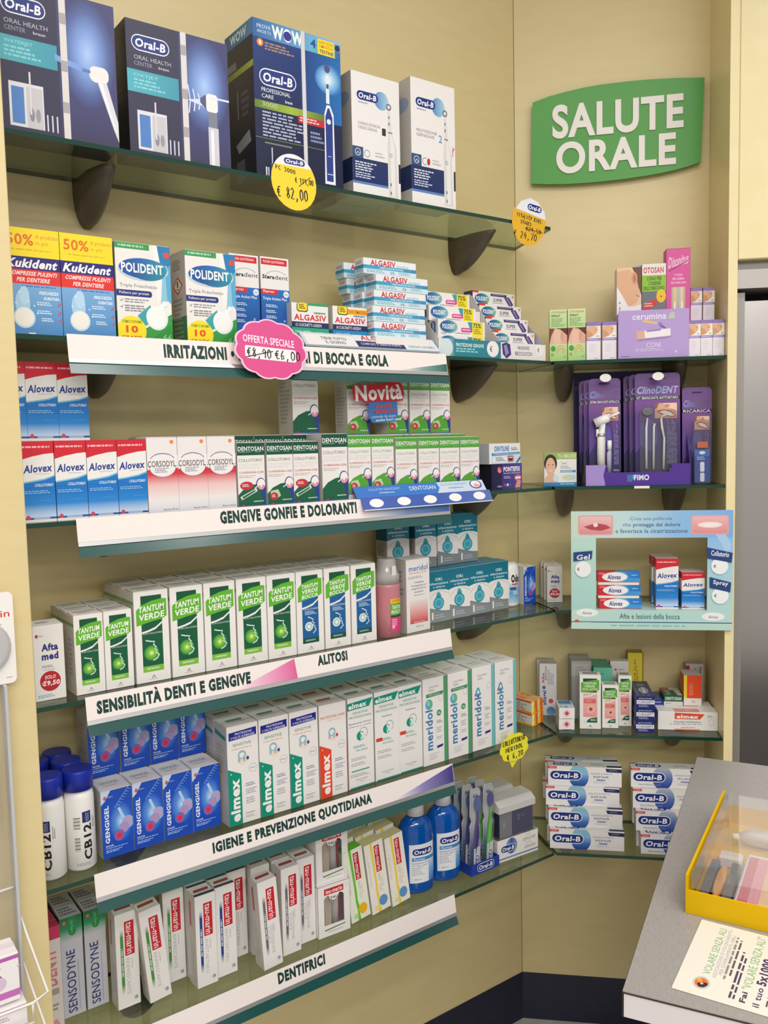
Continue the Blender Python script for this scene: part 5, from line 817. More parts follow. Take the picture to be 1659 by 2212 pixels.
for r_, wh in enumerate(('in front row','in second row')):
    d0 = .194-.0612*r_
    row('elmG','A',4,[-1.033,-.9595,-.886],d0,'tall white mouthwash carton with green panel',wh,EG)
    place('elmR','A',-.811,d0,ZS[4]+zt,f'tall white mouthwash carton with orange-red panel {wh}',EG)
    place('elmP1','A',-.734,d0-.002,ZS[4]+zt,f'tall white carton with green slanted header, beside orange one, {wh}',EG)
    row('elmP2','A',4,[-.659,-.5875],[d0-.003,d0-.006],'tall white carton, green header, small red flash',wh,EG)
    row('merG','A',4,[-.5155,-.4365],d0-.0035,'tall white carton with green edge stripe',wh,EG)
    row('merB','A',4,[-.3555,-.2775],d0-.0045,'tall white carton with light blue edge stripe',wh,EG)
OG = 'orange and yellow gel cartons'
for dx,dz,l in ((0,0,'lower left'),(.0272,0,'lower right'),(.001,.0344,'upper left'),(.0282,.0344,'upper right')):
    place('orange','A',-.1045+dx,.146-dx*.25-.002*(dz > 0),ZS[4]+dz+zt,f'orange and yellow gel carton, {l} of four, fifth shelf right end',OG,rot=4)
pts = []
for i in range(9):
    for j in range(6):
        t = -2*pi*(i+j/6)/9; rr = 1+.10*sin(pi*j/6); pts.append((.047*rr*cos(t), .034*rr*sin(t)))
a = .1/.08
m = M(); m.prism(pts[::-1],'y',-.0006,.0006,ink('#ece434')); m.prism([(-.02,-.032),(.006,-.035),(-.014,-.05)],'y',-.0006,.0006,ink('#ece434'))
m.put(flat(HAND('COLLUTTORIO',.1,.2,.9,.36,a,th=.02),HAND('MERIDOL',.18,.44,.82,.58,a,th=.02),HAND('€ 6,20',.2,.66,.8,.84,a,th=.02)),fmap((-.05,-.0006,.04),(.1,0,0),(0,0,-.08)))
o = link('price_tag', m.mesh('price_tag')); o.location = (-.242,-.2212,ZS[4]-.005); o.rotation_euler = (RAD(-3),RAD(-3),0)
tag(o,'yellow cloud shaped handwritten price tag on fifth shelf edge','price tag')

# ================================================================ long wall, lowest shelf
place('pinkd','A',-1.4060,.118,ZS[5]+zt,'pink topped toothpaste carton cut off by left panel, lowest shelf','pink topped toothpaste cartons')
place('pinkd','A',-1.4065,.066,ZS[5]+zt,'pink topped toothpaste carton behind the front pink one','pink topped toothpaste cartons')
row('senso','A',5,[-1.3565,-1.3105],.099,'grey toothpaste carton with green top','in front row','grey toothpaste cartons')
row('senso','A',5,[-1.3555,-1.3105],.0485,'grey toothpaste carton with green top','in second row','grey toothpaste cartons')
TG = 'white toothpaste cartons with red block'
tp = 'white toothpaste carton with green stripe'
place('tauG','A',-1.2625,.140,ZS[5]+zt,tp+', leftmost of three',TG)
place('tauG','A',-1.2045,.160,ZS[5]+.0035,tp+', leaning sideways',TG,tilt=-5)
place('tauG','A',-1.1550,.118,ZS[5]+zt,tp+', rightmost of three',TG)
tp = 'white toothpaste carton with navy stripe'
row('tauB','A',5,[-1.1085,-1.0595],[.174,.166],tp,'in front',TG)
place('tauB','A',-1.012,.123,ZS[5]+zt,tp+', set back beside the grey striped ones',TG)
row('tauB','A',5,[-1.1065,-1.0585],[.131,.126],tp,'in second row',TG)
tp = 'white toothpaste carton with grey stripe'
place('tauK','A',-.9695,.203,ZS[5]+.0006,tp+', leftmost of three in front, leaning',TG,tilt=-3.2)
place('tauK','A',-.9125,.184,ZS[5]+zt,tp+', middle one of three in front',TG)
place('tauK','A',-.8640,.168,ZS[5]+zt,tp+', rightmost of three in front',TG)
row('tauK','A',5,[-.9615,-.9105,-.8620],[.138,.138,.127],tp,'in second row',TG)
# window boxes with brushes
m = M(); W_, H_, D_ = .084, .121, .05; WB = ink('#ebe7e3')
m.box(-W_/2,-D_/2,0,-W_/2+.001,D_/2,H_,WB); m.box(W_/2-.001,-D_/2,0,W_/2,D_/2,H_,WB); m.box(-W_/2,D_/2-.001,0,W_/2,D_/2,H_,ink('#cfc8bc')); m.box(-W_/2,-D_/2,0,W_/2,D_/2,.001,WB); m.box(-W_/2,-D_/2,H_-.001,W_/2,D_/2,H_,WB)
y_ = -D_/2; m.box(-W_/2,y_,0,-.026,y_+.001,H_,WB); m.box(.026,y_,0,W_/2,y_+.001,H_,WB); m.box(-.026,y_,0,.026,y_+.001,.026,WB)
m.prism([(.026,H_),(-.026,H_),(-.026,.088),(-.022,.094),(-.014,.096),(-.010,.086),(0,.081),(.010,.086),(.014,.096),(.022,.094),(.026,.088)],'y',y_,y_+.001,WB)
m.put(flat(R(.2,.07,.8,.19,'#c62430'),T('tau-marin',.24,.09,.76,.17,'#f0dcd8',.03),T('TAU',.38,.24,.62,.29,'#3a3436',.03),T('KIT',.4,.31,.6,.36,'#a9a4a2',0),P('#5f7a4c',(.2,.86),(.84,.83),(.84,.85),(.2,.885)),TL(1,.3,.91,.8,.93,'#b4b09c',.8),ring(.9,.1,.04,.03,.2,'#b4b0ac',12)),front_map(W_,H_,D_))
m.put(flat(P('#b04a4a',(.25,.2),(.8,.2),(.75,.4),(.25,.4)),TL(1,.3,.6,.7,.7,'#b8b4ae')),fmap((-W_/2,D_/2,H_),(W_,0,0),(0,-D_,0)))
KB = m.mesh('window_carton')
q = M(); q.box(-.0255,y_+.0015,.0265,.0255,y_+.002,.09,CLEAR2); KW = q.mesh('window_film')
q = M(); q.prism([(-.025,.004),(-.002,.004),(-.001,.09),(-.004,.112),(-.02,.112),(-.025,.09)],'y',-.014,.010,ink('#e4d6bc')); q.box(-.0245,-.0148,.02,-.0195,-.0141,.065,ink('#c23a44')); KT = q.mesh('toothpaste_tube')
q = M(); q.tube([(.012,-.004,.004),(.013,-.004,.06),(.014,-.004,.112)],[.011,.011,.009],ink('#dedbdc'),12); q.box(.0165,-.0165,.03,.0205,-.0145,.095,ink('#b83440')); KZ = q.mesh('toothbrush_tube')
for lb,x,d,z,rt in (('white window carton with brush and tube, lower one',-.8165,.180,0,-3),('white window carton with brush and tube, stacked upper one',-.8125,.170,.1215,-2)):
    o = link('toothpaste_kit_carton', KB); o.location = wallpt('A',x+W_/2,d-D_/2,ZS[5]+z+.0006); o.rotation_euler = (0,0,RAD(rt)); tag(o,lb,'dental kit','white window cartons with brush and tube')
    for n_,me in (('window_film',KW),('tube',KT),('brush_tube',KZ)): link(n_,me,o)
KG = 'childrens toothpaste cartons leaning in rows'
for r_, (rn, dd) in enumerate((('front',.172),('second',.134),('back',.098))):
    for i, x in enumerate((-.7235,-.664,-.6045)):
        if r_ == 2 and i == 0: continue
        place('kidG' if i == 0 and r_ == 0 else 'kidY','A',x+.002*r_,dd,ZS[5]+.0050+.006*r_,f'cream toothpaste carton with {"green" if i == 0 and r_ == 0 else "yellow"} band, {order(i,3)} of the {rn} leaning row',KG,tilt=-7.2)
# blue mouthwash bottles with label
BLU = mat('blue_mouthwash', '#0a66cc', .06, spec=.6, trans=.4); BCAP = mat('ribbed_white_cap','#e6e6e8',.35)
bb = [(.040,.0003),(.045,.004),(.0465,.012),(.0465,.135),(.0455,.142),(.0465,.148),(.0455,.153),(.045,.160),(.038,.176),(.026,.188),(.0205,.193)]
bc = [(.0225,.1935),(.0205,.230),(.0195,.238)]
bl = ([R(0,0,1,1,'#e6e6ea',8),R(.72,.35,1,1,('v','#e6e6ea','#7ab0de','#3a7cc4'),3),OB(.1,.1,.92,.3,.72,ring_=False),R(.1,.34,1,.43,'#3a86c4',8),T('Fluorinse',.16,.355,.56,.415,'#dcebf6',.02),T('Enxaguante bucal',.12,.47,.74,.51,'#2c3a6c',.01),T('Proteção diária',.12,.535,.66,.57,'#2c3a6c',.01),TL(5,.1,.6,.6,.82,'#9a9ca4',.35,4),T('500 ml',.18,.89,.4,.925,'#5a5a60',.01)])
for i,(x,d,lb) in enumerate(((-.5020,.134,'clear blue mouthwash bottle with white cap, left one of two, lowest shelf'),(-.4085,.128,'clear blue mouthwash bottle with white cap, right one beside the toothbrush display'))):
    bottle('mouthwash_bottle',bb,bc,BLU,BCAP,lb,(x,-d,ZS[5]),RAD(-15),sy=.72,lab=(bl,(.0469,-38,52,.128,.030,.72)),group='blue mouthwash bottles')
# toothbrush blisters standing in a blue tray
x0, x1 = -.358, -.262; zb = ZS[5]+.0005
m = M(); BT = ink('#1f3f9c')
m.box(x0,-.180,zb,x1,-.060,zb+.001,BT); m.box(x0,-.181,zb,x1,-.180,zb+.030,BT); m.box(x0-.001,-.181,zb,x0,-.060,zb+.028,BT); m.box(x1,-.181,zb,x1+.001,-.060,zb+.028,BT); m.box(x0,-.060,zb,x1,-.059,zb+.03,BT)
m.put(flat(OB(.2,.12,.82,.85,3.2)),fmap((x0,-.181,zb+.03),(x1-x0,0,0),(0,0,-.03)))
o = link('display_tray', m.mesh('display_tray')); tag(o,'small blue tray holding the toothbrush blister packs, lowest shelf','display tray')
def blister(hc, hd):
    res = []
    a_ = .034/.215
    q = M(); out = [(-.013,0),(.013,0),(.0145,.10),(.0165,.118),(.011,.13),(.0165,.145),(.0165,.205),(.012,.215),(-.012,.215),(-.0165,.205),(-.0165,.145),(-.011,.13),(-.0165,.118),(-.0145,.10)]
    q.prism(out,'y',.0040,.0046,ink('#c9ccd0'))
    q.put(flat(R(.1,.42,.9,1,('v','#c8d2d8','#2a6aa4','#0f3478')),P('#4a4038',(.3,.1),(.4,.06),(.5,.1),(.6,.06),(.7,.1),(.6,.12),(.5,.1),(.4,.12))),fmap((-.017,.0040,.215),(.034,0,0),(0,0,-.215)))
    res.append(('backing_card', q.mesh('backing_card')))
    q = M(); q.prism([(.94*p[0],.002+.985*p[1]) for p in out],'y',-.0060,.0036,CLEAR); res.append(('clear_shell', q.mesh('clear_shell')))
    q = M(); q.tube([(-.004,-.0015,.006),(-.003,-.0015,.05),(.002,-.0015,.09),(.004,-.0015,.12),(.006,-.0015,.15),(.0075,-.0010,.196)],[.005,.006,.0068,.0052,.0044,.0046],mat('handle_'+hc,hc,.3),10); res.append(('brush_handle', q.mesh('brush_handle')))
    q = M(); q.loft([[Vector((.003+.0092*cos(2*pi*i/14),y,.176+.020*sin(2*pi*i/14))) for i in range(14)] for y in (-.0056,-.0012)],mat('bristle_'+hd,hd,.6),True,False); res.append(('brush_head', q.mesh('brush_head')))
    q = M(); q.prism([(-.010,.002),(.009,.002),(.010,.068),(-.009,.062)],'y',-.0072,-.0066,ink('#b9bcc0')); q.put(flat(E(.6,.5,.38,.2,'#8c98a4'),OB(.3,.3,.78,.96,.3,90)),fmap((-.010,-.0072,.066),(.02,0,0),(0,0,-.064))); res.append(('label', q.mesh('label')))
    return res
b1, b2 = blister('#3c2a78','#3a5a9c'), blister('#52b83a','#3c2a8c')
for i,(x,d,set_,lb) in enumerate(((-.3435,.168,b1,'purple toothbrush in clear blister pack, front left of the blue tray'),(-.2955,.166,b2,'lime green toothbrush in clear blister pack, front right of the blue tray'),(-.3445,.138,b1,'toothbrush blister pack, second row left in the blue tray'),(-.2965,.136,b2,'toothbrush blister pack, second row right in the blue tray'),(-.3455,.108,b1,'toothbrush blister pack, third row left in the blue tray'),(-.2975,.106,b2,'toothbrush blister pack, third row right in the blue tray'),(-.3465,.080,b1,'toothbrush blister pack, back row left in the blue tray'))):
    root = bpy.data.objects.new('toothbrush_blister', None); COL.objects.link(root); root.location = (x+.008,-d,ZS[5]+.0023); root.rotation_euler = (RAD(-3),RAD(4),RAD(-6))
    tag(root,lb,'toothbrush','toothbrush blister packs')
    hs = {}
    for n_,me in set_: hs[n_] = link(n_,me,hs.get({'brush_head':'brush_handle','label':'backing_card'}.get(n_),root))
# gum kit display boxes
def gum(x, d, lb, rot):
    root = bpy.data.objects.new('gum_kit_box', None); COL.objects.link(root); root.location = wallpt('A',x,d,ZS[5]+.0004); root.rotation_euler = (0,0,RAD(rot)); tag(root,lb,'dental kit','gum treatment boxes with clear window')
    for n_,me in GUM: link(n_,me,root)
GUM = []
W_ = .142; a = W_/.062
q = M(); q.box(-W_/2,-.03,0,W_/2,-.029,.060,WHITE); q.box(-W_/2,.031,0,W_/2,.032,.06,WHITE); q.box(-W_/2,-.029,0,W_/2,.031,.001,WHITE); q.box(-W_/2,-.029,0,-W_/2+.001,.031,.06,WHITE); q.box(W_/2-.001,-.029,0,W_/2,.031,.06,WHITE)
q.put(flat(E(.34,.38,.14,.36,('h','#8fb0dc','#2f56a8','#8f98b4')),OB(.08,.28,.44,.62,a),TL(1,.7,.08,.84,.18,'#c4c4c8',.5),T('GENCIVES',.62,.22,.94,.36,'#77777c',0),TL(2,.68,.42,.9,.54,'#c9c9cc'),T('GENGIVE',.66,.6,.93,.72,'#77777c',0),R(0,.84,1,.91,'#7c86b4')),fmap((-W_/2,-.03,.06),(W_,0,0),(0,0,-.06)))
GUM.append(('base_tray', q.mesh('base_tray')))
q = M(); q.prism([(-.024,.062),(-.024,.130),(.026,.130),(.026,.062)],'x',-.058,.058,mat('navy_insert','#252a66',.2,spec=.6)); q.box(-.058,-.0246,.062,-.016,-.0241,.130,ink('#8f8f98')); q.put(flat(T('1',.1,.4,.16,.62,'#b4b4bc',-.004),T('2',.52,.22,.6,.44,'#a4a8c0',-.004),TL(2,.63,.24,.8,.4,'#7078a0')),fmap((-.058,-.0247,.13),(.116,0,0),(0,0,-.068))); GUM.append(('inner_pack', q.mesh('inner_pack')))
q = M(); q.box(-.062,-.0285,.0605,.062,-.0280,.1305,CLEAR2); q.box(-.0625,-.0285,.0605,-.062,.028,.1305,CLEAR2); GUM.append(('window_film', q.mesh('window_film')))
q = M(); q.prism([(-.029,.131),(-.029,.148),(-.012,.160),(.029,.163),(.029,.131)],'x',-.0635,.0635,ink('#dad6d2'),ink('#c9c5c1')); q.put(flat(TL(1,.05,.3,.9,.6,'#8c8884',.6)),fmap((-.0635,-.0285,.1485),(.127,0,0),(0,-.0,-.0165))); GUM.append(('lid', q.mesh('lid')))
gum(-.186,.147,'white gum treatment box with clear window, front one',-4); gum(-.190,.075,'white gum treatment box with clear window, back one',-4)
# ================================================================ short wall: sign
def Broot(name, t, dep, z, rot=0.):
    o = bpy.data.objects.new(name, None); COL.objects.link(o); o.location = wallpt('B', t, dep, z); o.rotation_euler = (0, 0, -pi/4+RAD(rot)); return o
o = Broot('wall_sign', .27, 0, 2.57)
GRN = mat('sign_green', '#3f962a', .3); WHT = mat('sign_white', '#ece6e0', .35)
top = [(.050,.918),(.095,.931),(.143,.940),(.19,.947),(.236,.951),(.30,.9535),(.357,.954),(.43,.952),(.503,.947)]
bot = [(.495,.729),(.463,.720),(.431,.713),(.394,.707),(.358,.703),(.30,.698),(.236,.695),(.19,.694),(.136,.6945),(.09,.697),(.045,.701)]
pts = [(t-.27, z+1.7526-2.57) for t, z in top+bot]
m = M(); m.prism(pts[::-1], 'y', -.022, -.010, GRN); link('sign_panel', m.mesh('sign_panel'), o)
for s_, (t0, t1, z0, z1, rise) in (('SALUTE', (.103,.449,.818,.908,.006)), ('ORALE', (.113,.430,.723,.808,.006))):
    vs, fs = glyphs(s_, .032); q = M(); L_ = t1-t0
    fr = [q.bm.verts.new((t0-.27+v[0]*L_, -.0255, z0+v[1]*(z1-z0)+rise*(v[0]-.5)-.8174)) for v in vs]
    bk = [q.bm.verts.new((v.co.x, -.0222, v.co.z)) for v in fr]
    cnt = {}
    for f in fs:
        q.face([fr[i] for i in f], WHT)
        for a_, b_ in zip(f, f[1:]+f[:1]): cnt[(a_, b_)] = 1
    for (a_, b_) in list(cnt):
        if (b_, a_) not in cnt: q.face([fr[a_], fr[b_], bk[b_], bk[a_]], WHT)
    link('lettering', q.mesh('lettering'), o)
q = M()
for t in (.12, .42): q.box(t-.27-.02, -.0099, -.02, t-.27+.02, 0, .02, WHT)
link('spacer', q.mesh('spacer'), o)
tag(o, 'green curved sign with raised white oral health lettering', 'sign')

# ================================================================ short wall, second shelf (ear care)
place('otoS','B',.086,.196,ZS[1]+zt,'light green ear spray carton half behind the white tray','light green ear spray cartons')
place('otoS','B',.1325,.199,ZS[1]+zt,'light green ear spray carton fully in view on short shelf','light green ear spray cartons')
SG = 'small white and lilac ear care cartons'
row('earS','B',1,[.179,.219],.203,'small lilac topped ear care carton','left of lilac display',SG)
carton('earT','ear_care_carton','box',.0285,.091,.03,'#e9e2e6',EARF(),[R(0,0,1,1,'#cfc4d0'),R(0,0,1,.1,'#7a64a0')],[R(0,0,1,1,'#8f78b8')])
row('earT','B',1,[.4335,.4625,.4915],.203,'narrow lilac topped ear care carton','right of display',SG)
row('earT','B',1,[.4335,.4625,.4915],.1725,'narrow lilac topped ear care carton','in middle row',SG)
row('earT','B',1,[.4335,.4625,.4915],.142,'narrow lilac topped ear care carton','in back row',SG)
row('earT','B',1,[.449,.480],.140,'narrow lilac topped ear care carton','stacked on top',SG,dz=.0913)
# lilac counter display: front board, floor, back board with round top
m = M(); LIL = ink('#b49ad0'); z = ZS[1]+.0005; t0, t1 = .2585, .4325
Bbox(m,t0,.209,z,t1,.211,z+.121,LIL); Bbox(m,t0,.095,z,t1,.209,z+.0012,LIL); Bbox(m,t0,.095,z,t0+.0012,.209,z+.115,LIL); Bbox(m,t1-.0012,.095,z,t1,.209,z+.115,LIL)
arch = [(.262,z),(.43,z),(.43,z+.19),(.415,z+.235),(.385,z+.252),(.35,z+.256),(.315,z+.252),(.285,z+.235),(.262,z+.19)]
m.prism(arch,'y',-.0948,-.0936,LIL)
a = .174/.121
its = [T('cerumina',.2,.07,.66+.02,.2,'#e9e2f0',.015),P('#b8c4ac',(.7,.2),(.73,.08),(.79,.06),(.8,.2)),P('#d8bf74',(.36,.2),(.56,.26),(.54,.31),(.34,.25)),P('#8a78b4',(.56,.29),(.6,.26),(.63,.33),(.66,.36),(.6,.38)),P('#6a5c84',(.62,.33),(.68,.39),(.66,.4),(.6,.36)),P('#ece6e8',(.26,.44),(.74,.4),(.74,.55),(.26,.6)),P('#dcae8c',(.26,.44),(.37,.43),(.38,.58),(.26,.6)),P('#9a84bc',(.4,.43),(.6,.4),(.6,.44),(.4,.46)),P('#9a82b8',(.26,.61),(.76,.56),(.7,.6),(.3,.64)),T('CONI',.4,.68,.6,.78,'#e4dcee',-.004),TL(2,.24,.8,.78,.87,'#cfc0e0',.5),P('#d4c8e4',(.8,.9),(.82,.84),(.84,.9)),R(.04,.95,.16,.965,'#7a5a8c')]
m.put(flat(*its), fmap((t0,-.211,z+.121),(t1-t0,0,0),(0,0,-.121)))
o = Blink('display_box', m); tag(o,'lilac ear cone display box with open back board on short shelf','display box')
place('earL','B',.2600,.162,ZS[1]+.0022,'white and lilac ear cone carton with bare shoulder photo','ear care cartons standing in the lilac display')
place('otoC','B',.3235,.162,ZS[1]+.0022,'ear cone carton with white header, lime band and grey picture','ear care cartons standing in the lilac display')
place('pinkS','B',.3845,.1585,ZS[1]+.0022,'tall pink ear cone carton with clear window','ear care cartons standing in the lilac display')

# ================================================================ short wall, third shelf (whitening kits)
place('brux','B',.070,.178,ZS[2]+zt,'white and green dental kit carton with smiling woman photo')
z = ZS[2]+.0005; t0, t1, d0, d1 = .176, .437, .048, .213; PUR = ink('#4a2f86'); PUD = ink('#2b2058')
m = M()
Bbox(m,t0,d0,z,t1,d1,z+.0015,PUR); m.prism([(.1560,z),(t1+.016,z),(t1+.016,z+.222),(.398,z+.222),(.398,z+.305),(.1560,z+.305)],'y',-d0,-d0+.002,PUD)
m.prism([(-d1,z),(-d1,z+.052),(-d0,z+.30),(-d0,z)],'x',t0-.0015,t0,PUD); m.prism([(-d1,z),(-d1,z+.052),(-d0,z+.30),(-d0,z)],'x',t1,t1+.0015,ink('#3a2a72'))
fr = [(t0,z),(t1,z),(t1,z+.055),(t1-.045,z+.055),(t1-.045,z+.0405),(t1-.055,z+.034),(t0+.057,z+.034),(t0+.052,z+.04),(t0+.052,z+.054),(t0,z+.054)]
m.prism(fr,'y',-d1-.0015,-d1,ink('#4f2f90'))
m.put(flat(P('#a48ccc',(0,.02),(.195,.02),(.17,.5),(.19,1),(0,1)),R(.4,.5,.45,.82,'#3f74a4'),R(.45,.5,.48,.7,'#5f94b4'),T('FIMO',.465,.5,.61,.76,'#dfe4ee',.04)),fmap((t0,-d1-.0015,z+.055),(t1-t0,0,0),(0,0,-.055)))
m.box(.297,-.2235,ZS[2]-.007,.335,-.222,ZS[2]-.0005,WHITE)
o = Blink('display_box', m); tag(o,'purple cardboard display box with cut-out front holding whitening kits','display box')
for t in (.232, .364):
    q = M(); q.tube([(t,-.05,z+.270),(t,-.19,z+.276)],.0022,PLASTW,8); q.loft([[Vector((t-.004+.0145*cos(2*pi*i/16),y,z+.2795+.0105*sin(2*pi*i/16))) for i in range(16)] for y in (-.1935,-.1920)],PLASTW,True,False)
    h = Blink('display_hook', q); h.parent = o; h.rotation_euler = (0,0,0)
def card_shape(w, h, r=.01):
    p = []
    for cx, cz, a0 in ((w/2-r,r,-90),(w/2-r,h-r,0),(-w/2+r,h-r,90),(-w/2+r,r,180)):
        for k in range(5): p.append((cx+r*cos(RAD(a0+22.5*k)), cz+r*sin(RAD(a0+22.5*k))))
    return p
def smile(x0, y0, x1, y1):
    W_, H_ = x1-x0, y1-y0; q = lambda *ps: [(x0+W_*u, y0+H_*v) for u, v in ps]
    return [R(x0,y0,x1,y1,'#d9a88a'),P('#efc9ac',*q((.35,0),(1,0),(1,.5),(.6,.3))),P('#8a5844',*q((0,0),(.18,0),(.1,.35),(0,.4))),P('#b0564c',*q((.1,.52),(.4,.4),(.75,.55),(.98,.92),(.75,.95),(.35,.82))),P('#f2ece8',*q((.2,.56),(.42,.48),(.7,.6),(.9,.86),(.7,.85),(.4,.74))),E(x0+W_*.55,y0+H_*.18,W_*.12,H_*.1,'#c48c70')]
def kit_card(w, h, sub, wide):
    q = M(); q.prism(card_shape(w, h), 'y', 0, .0006, ink('#2a1d4c'))
    sh = card_shape(w, h); its = [item([(.5+x/w, 1-zz/h) for x, zz in sh], [tuple(range(len(sh)))], ('v',(0,'#6c4a88'),(.3,'#75488f'),(.55,'#42296f'),(.75,'#312466'),(1,'#221a44'))),  # card purples deepened: shade from the shelf above put into the colour
      P('#5a3c88',(0,.38),(.3,.62),(0,.8)),RR(.32,.045,.68,.062,'#241838',w/h,.5),T('ClinoDENT',.05,.13,.95,.205,('h','#aab8dc','#8fa4d4','#b8b0d8') if wide else ('h','#8aa0d0','#6a5a80','#5a4a70'),.03,it=.04),R(0,.228,1,.262,'#1c1430'),T(sub,.04,.231,.96,.259,'#eee8f4',.006),TL(7,.72 if wide else .78,.42,.94,.9,'#9a88b8',.35,3,1),T('FIMO',.76,.95,.94,.97,'#b0b8d0',.02),E(.3 if wide else .5,.62,.2,.16,'#5a4a9a')]
    its += smile(.44,.3,.93,.45) if wide else smile(.42,.3,.92,.44)
    q.put(flat(*its), fmap((-w/2,0,h),(w,0,0),(0,0,-h))); return q.mesh('backing_card')
KC = kit_card(.114,.262,'KIT SBIANCANTE ANTITARTARO',True); SC = kit_card(.082,.252,'SISTEMA SBIANCANTE ANTIPLACCA',False); RC = kit_card(.074,.250,'RICARICA',False)
q = M(); W_ = PLASTW
q.tube([(-.030,-.006,.012),(-.029,-.006,.12),(-.027,-.006,.145)],[.0034,.0032,.0026],W_,8); q.loft([[Vector((-.026+.0135*cos(2*pi*i/16),y,.162+.0105*sin(2*pi*i/16))) for i in range(16)] for y in (-.0075,-.0055)],mat('mirror_grey','#8f9096',.1,.8),True,False); K1 = q.mesh('dental_mirror')
q = M(); q.tube([(-.012,-.006,.010),(-.010,-.006,.12),(-.009,-.006,.13)],[.0030,.0030,.0034],W_,8); K2 = q.mesh('whitening_stick')
q = M(); q.tube([(.013,-.006,.010),(.015,-.006,.09),(.011,-.006,.118),(.008,-.006,.140),(.011,-.006,.150),(.022,-.006,.151)],[.0032,.0032,.0034,.0032,.0026,.001],W_,8); K3 = q.mesh('plaque_scraper')
q = M(); q.prism(card_shape(.094,.165,.01),'y',-.012,-.0008,CLEAR2); K4 = q.mesh('clear_shell')
q = M(); q.tube([(-.012,-.011,.002),(-.010,-.011,.100),(-.008,-.011,.132)],[.0105,.0108,.0095],W_,14); q.tube([(-.0105,-.011,.098),(-.0103,-.011,.106)],.0112,CHROME,14); q.tube([(-.027,-.012,.133),(.006,-.014,.147),(.010,-.014,.149)],[.0125,.0120,.005],W_,14); q.tube([(.010,-.014,.149),(.036,-.015,.160)],[.0042,.0032],W_,8); q.tube([(-.0265,-.0125,.1330),(-.0278,-.0125,.1325)],.0082,mat('dark_tip','#3a3a3e',.4),12); q.tube([(-.020,-.012,.118),(-.021,-.012,.098)],.0036,W_,8); S1_ = q.mesh('whitening_handpiece')
q = M(); q.tube([(.009,-.008,.002),(.010,-.008,.055),(.0105,-.008,.064)],[.0062,.0066,.0052],ink('#b9b2cc'),10); q.tube([(.0105,-.008,.064),(.011,-.008,.088)],.0060,W_,10); S2_ = q.mesh('gel_tube')
def blist(name, meshes, t, dep, z, label, rot=0.):
    r = Broot(name, t, dep, z, rot); r.rotation_euler[0] = RAD(-4)
    tag(r, label, 'dental kit', 'purple carded dental kits')
    for me in meshes: link(me.name.split('.')[0], me, r)
zz = ZS[2]+.003
for i in range(3):
    n_ = ('front', 'second', 'third')[i]
    blist('whitening_kit_card', [KC,K1,K2,K3,K4] if i == 0 else [KC,K4], .363-.012*i, .176-.022*i, zz+.026-.001*i, f'wide purple whitening card with three white tools, {n_} of three')
    blist('whitening_kit_card', [SC,S1_,S2_] if i == 0 else [SC], .2285-.011*i, .178-.022*i, zz+.026-.001*i, f'narrow purple whitening card with white handpiece, {n_} of three')
q = M(); q.prism(card_shape(.044,.165,.008),'y',-.016,-.0008,CLEAR2); R1 = q.mesh('clear_shell')
q = M(); q.box(-.019,-.0150,.003,.019,-.0142,.088,ink('#2a4c9c')); q.put(flat(P('#3a6cc0',(0,0),(1,0),(1,.2),(0,.2)),E(.5,.1,.2,.05,'#e9ecf4'),TL(2,.15,.22,.85,.34,'#a9bce0'),RR(.36,.38,.64,.68,'#e6e6ea',.43,.3),RR(.36,.71,.64,.98,'#dedee4',.43,.3)),fmap((-.019,-.0150,.088),(.038,0,0),(0,0,-.085))); R2 = q.mesh('blue_insert')
q = M(); q.box(-.012,-.0148,.092,.014,-.0140,.108,ink('#d2683c')); R3 = q.mesh('orange_sticker')
r = Broot('refill_card', .4630, .168, zz-.0022, 0); r.rotation_euler[0] = RAD(-3)
tag(r, 'narrow purple refill card with blue insert beside the purple display box', 'dental kit', 'purple carded dental kits')
link('backing_card', RC, r)
for me in (R1, R2, R3):
    c_ = link(me.name.split('.')[0], me, r); c_.location = (.010, 0, 0)

# ================================================================ short wall, fourth shelf (framed counter display)
for i, n_ in enumerate(('front', 'second', 'third')): place('aftaS','B',.0775-.0075*i,.1150-.0365*i,ZS[3]+zt,f'small white carton with round red price badge, {n_} of three on short shelf','white cartons with red price badge')
m = M(); z = ZS[3]; t0, t1, zb, zt_ = .136, .537, z-.046, z+.2625; w0, w1, v0, v1 = .199, .4755, z+.0045, z+.193
FR = ink('#c2d9d2')
for (a0, b0, a1, b1) in ((t0,zb,t1,v0),(t0,v1,t1,zt_),(t0,v0,w0,v1),(w1,v0,t1,v1)): Bbox(m,a0,.2345,b0,a1,.240,b1,FR)
Wd, Hd = t1-t0, zt_-zb; fx = lambda t: (t-t0)/Wd; fy = lambda q_: (zt_-q_)/Hd
G1 = ('h','#c8dccb','#c0dcdc','#8fbce4','#7eb0e4'); G2 = ('h','#b8dccf','#a8d4d0','#b4dad0')
wx0, wx1, wy0, wy1 = fx(w0), fx(w1), fy(v1), fy(v0)
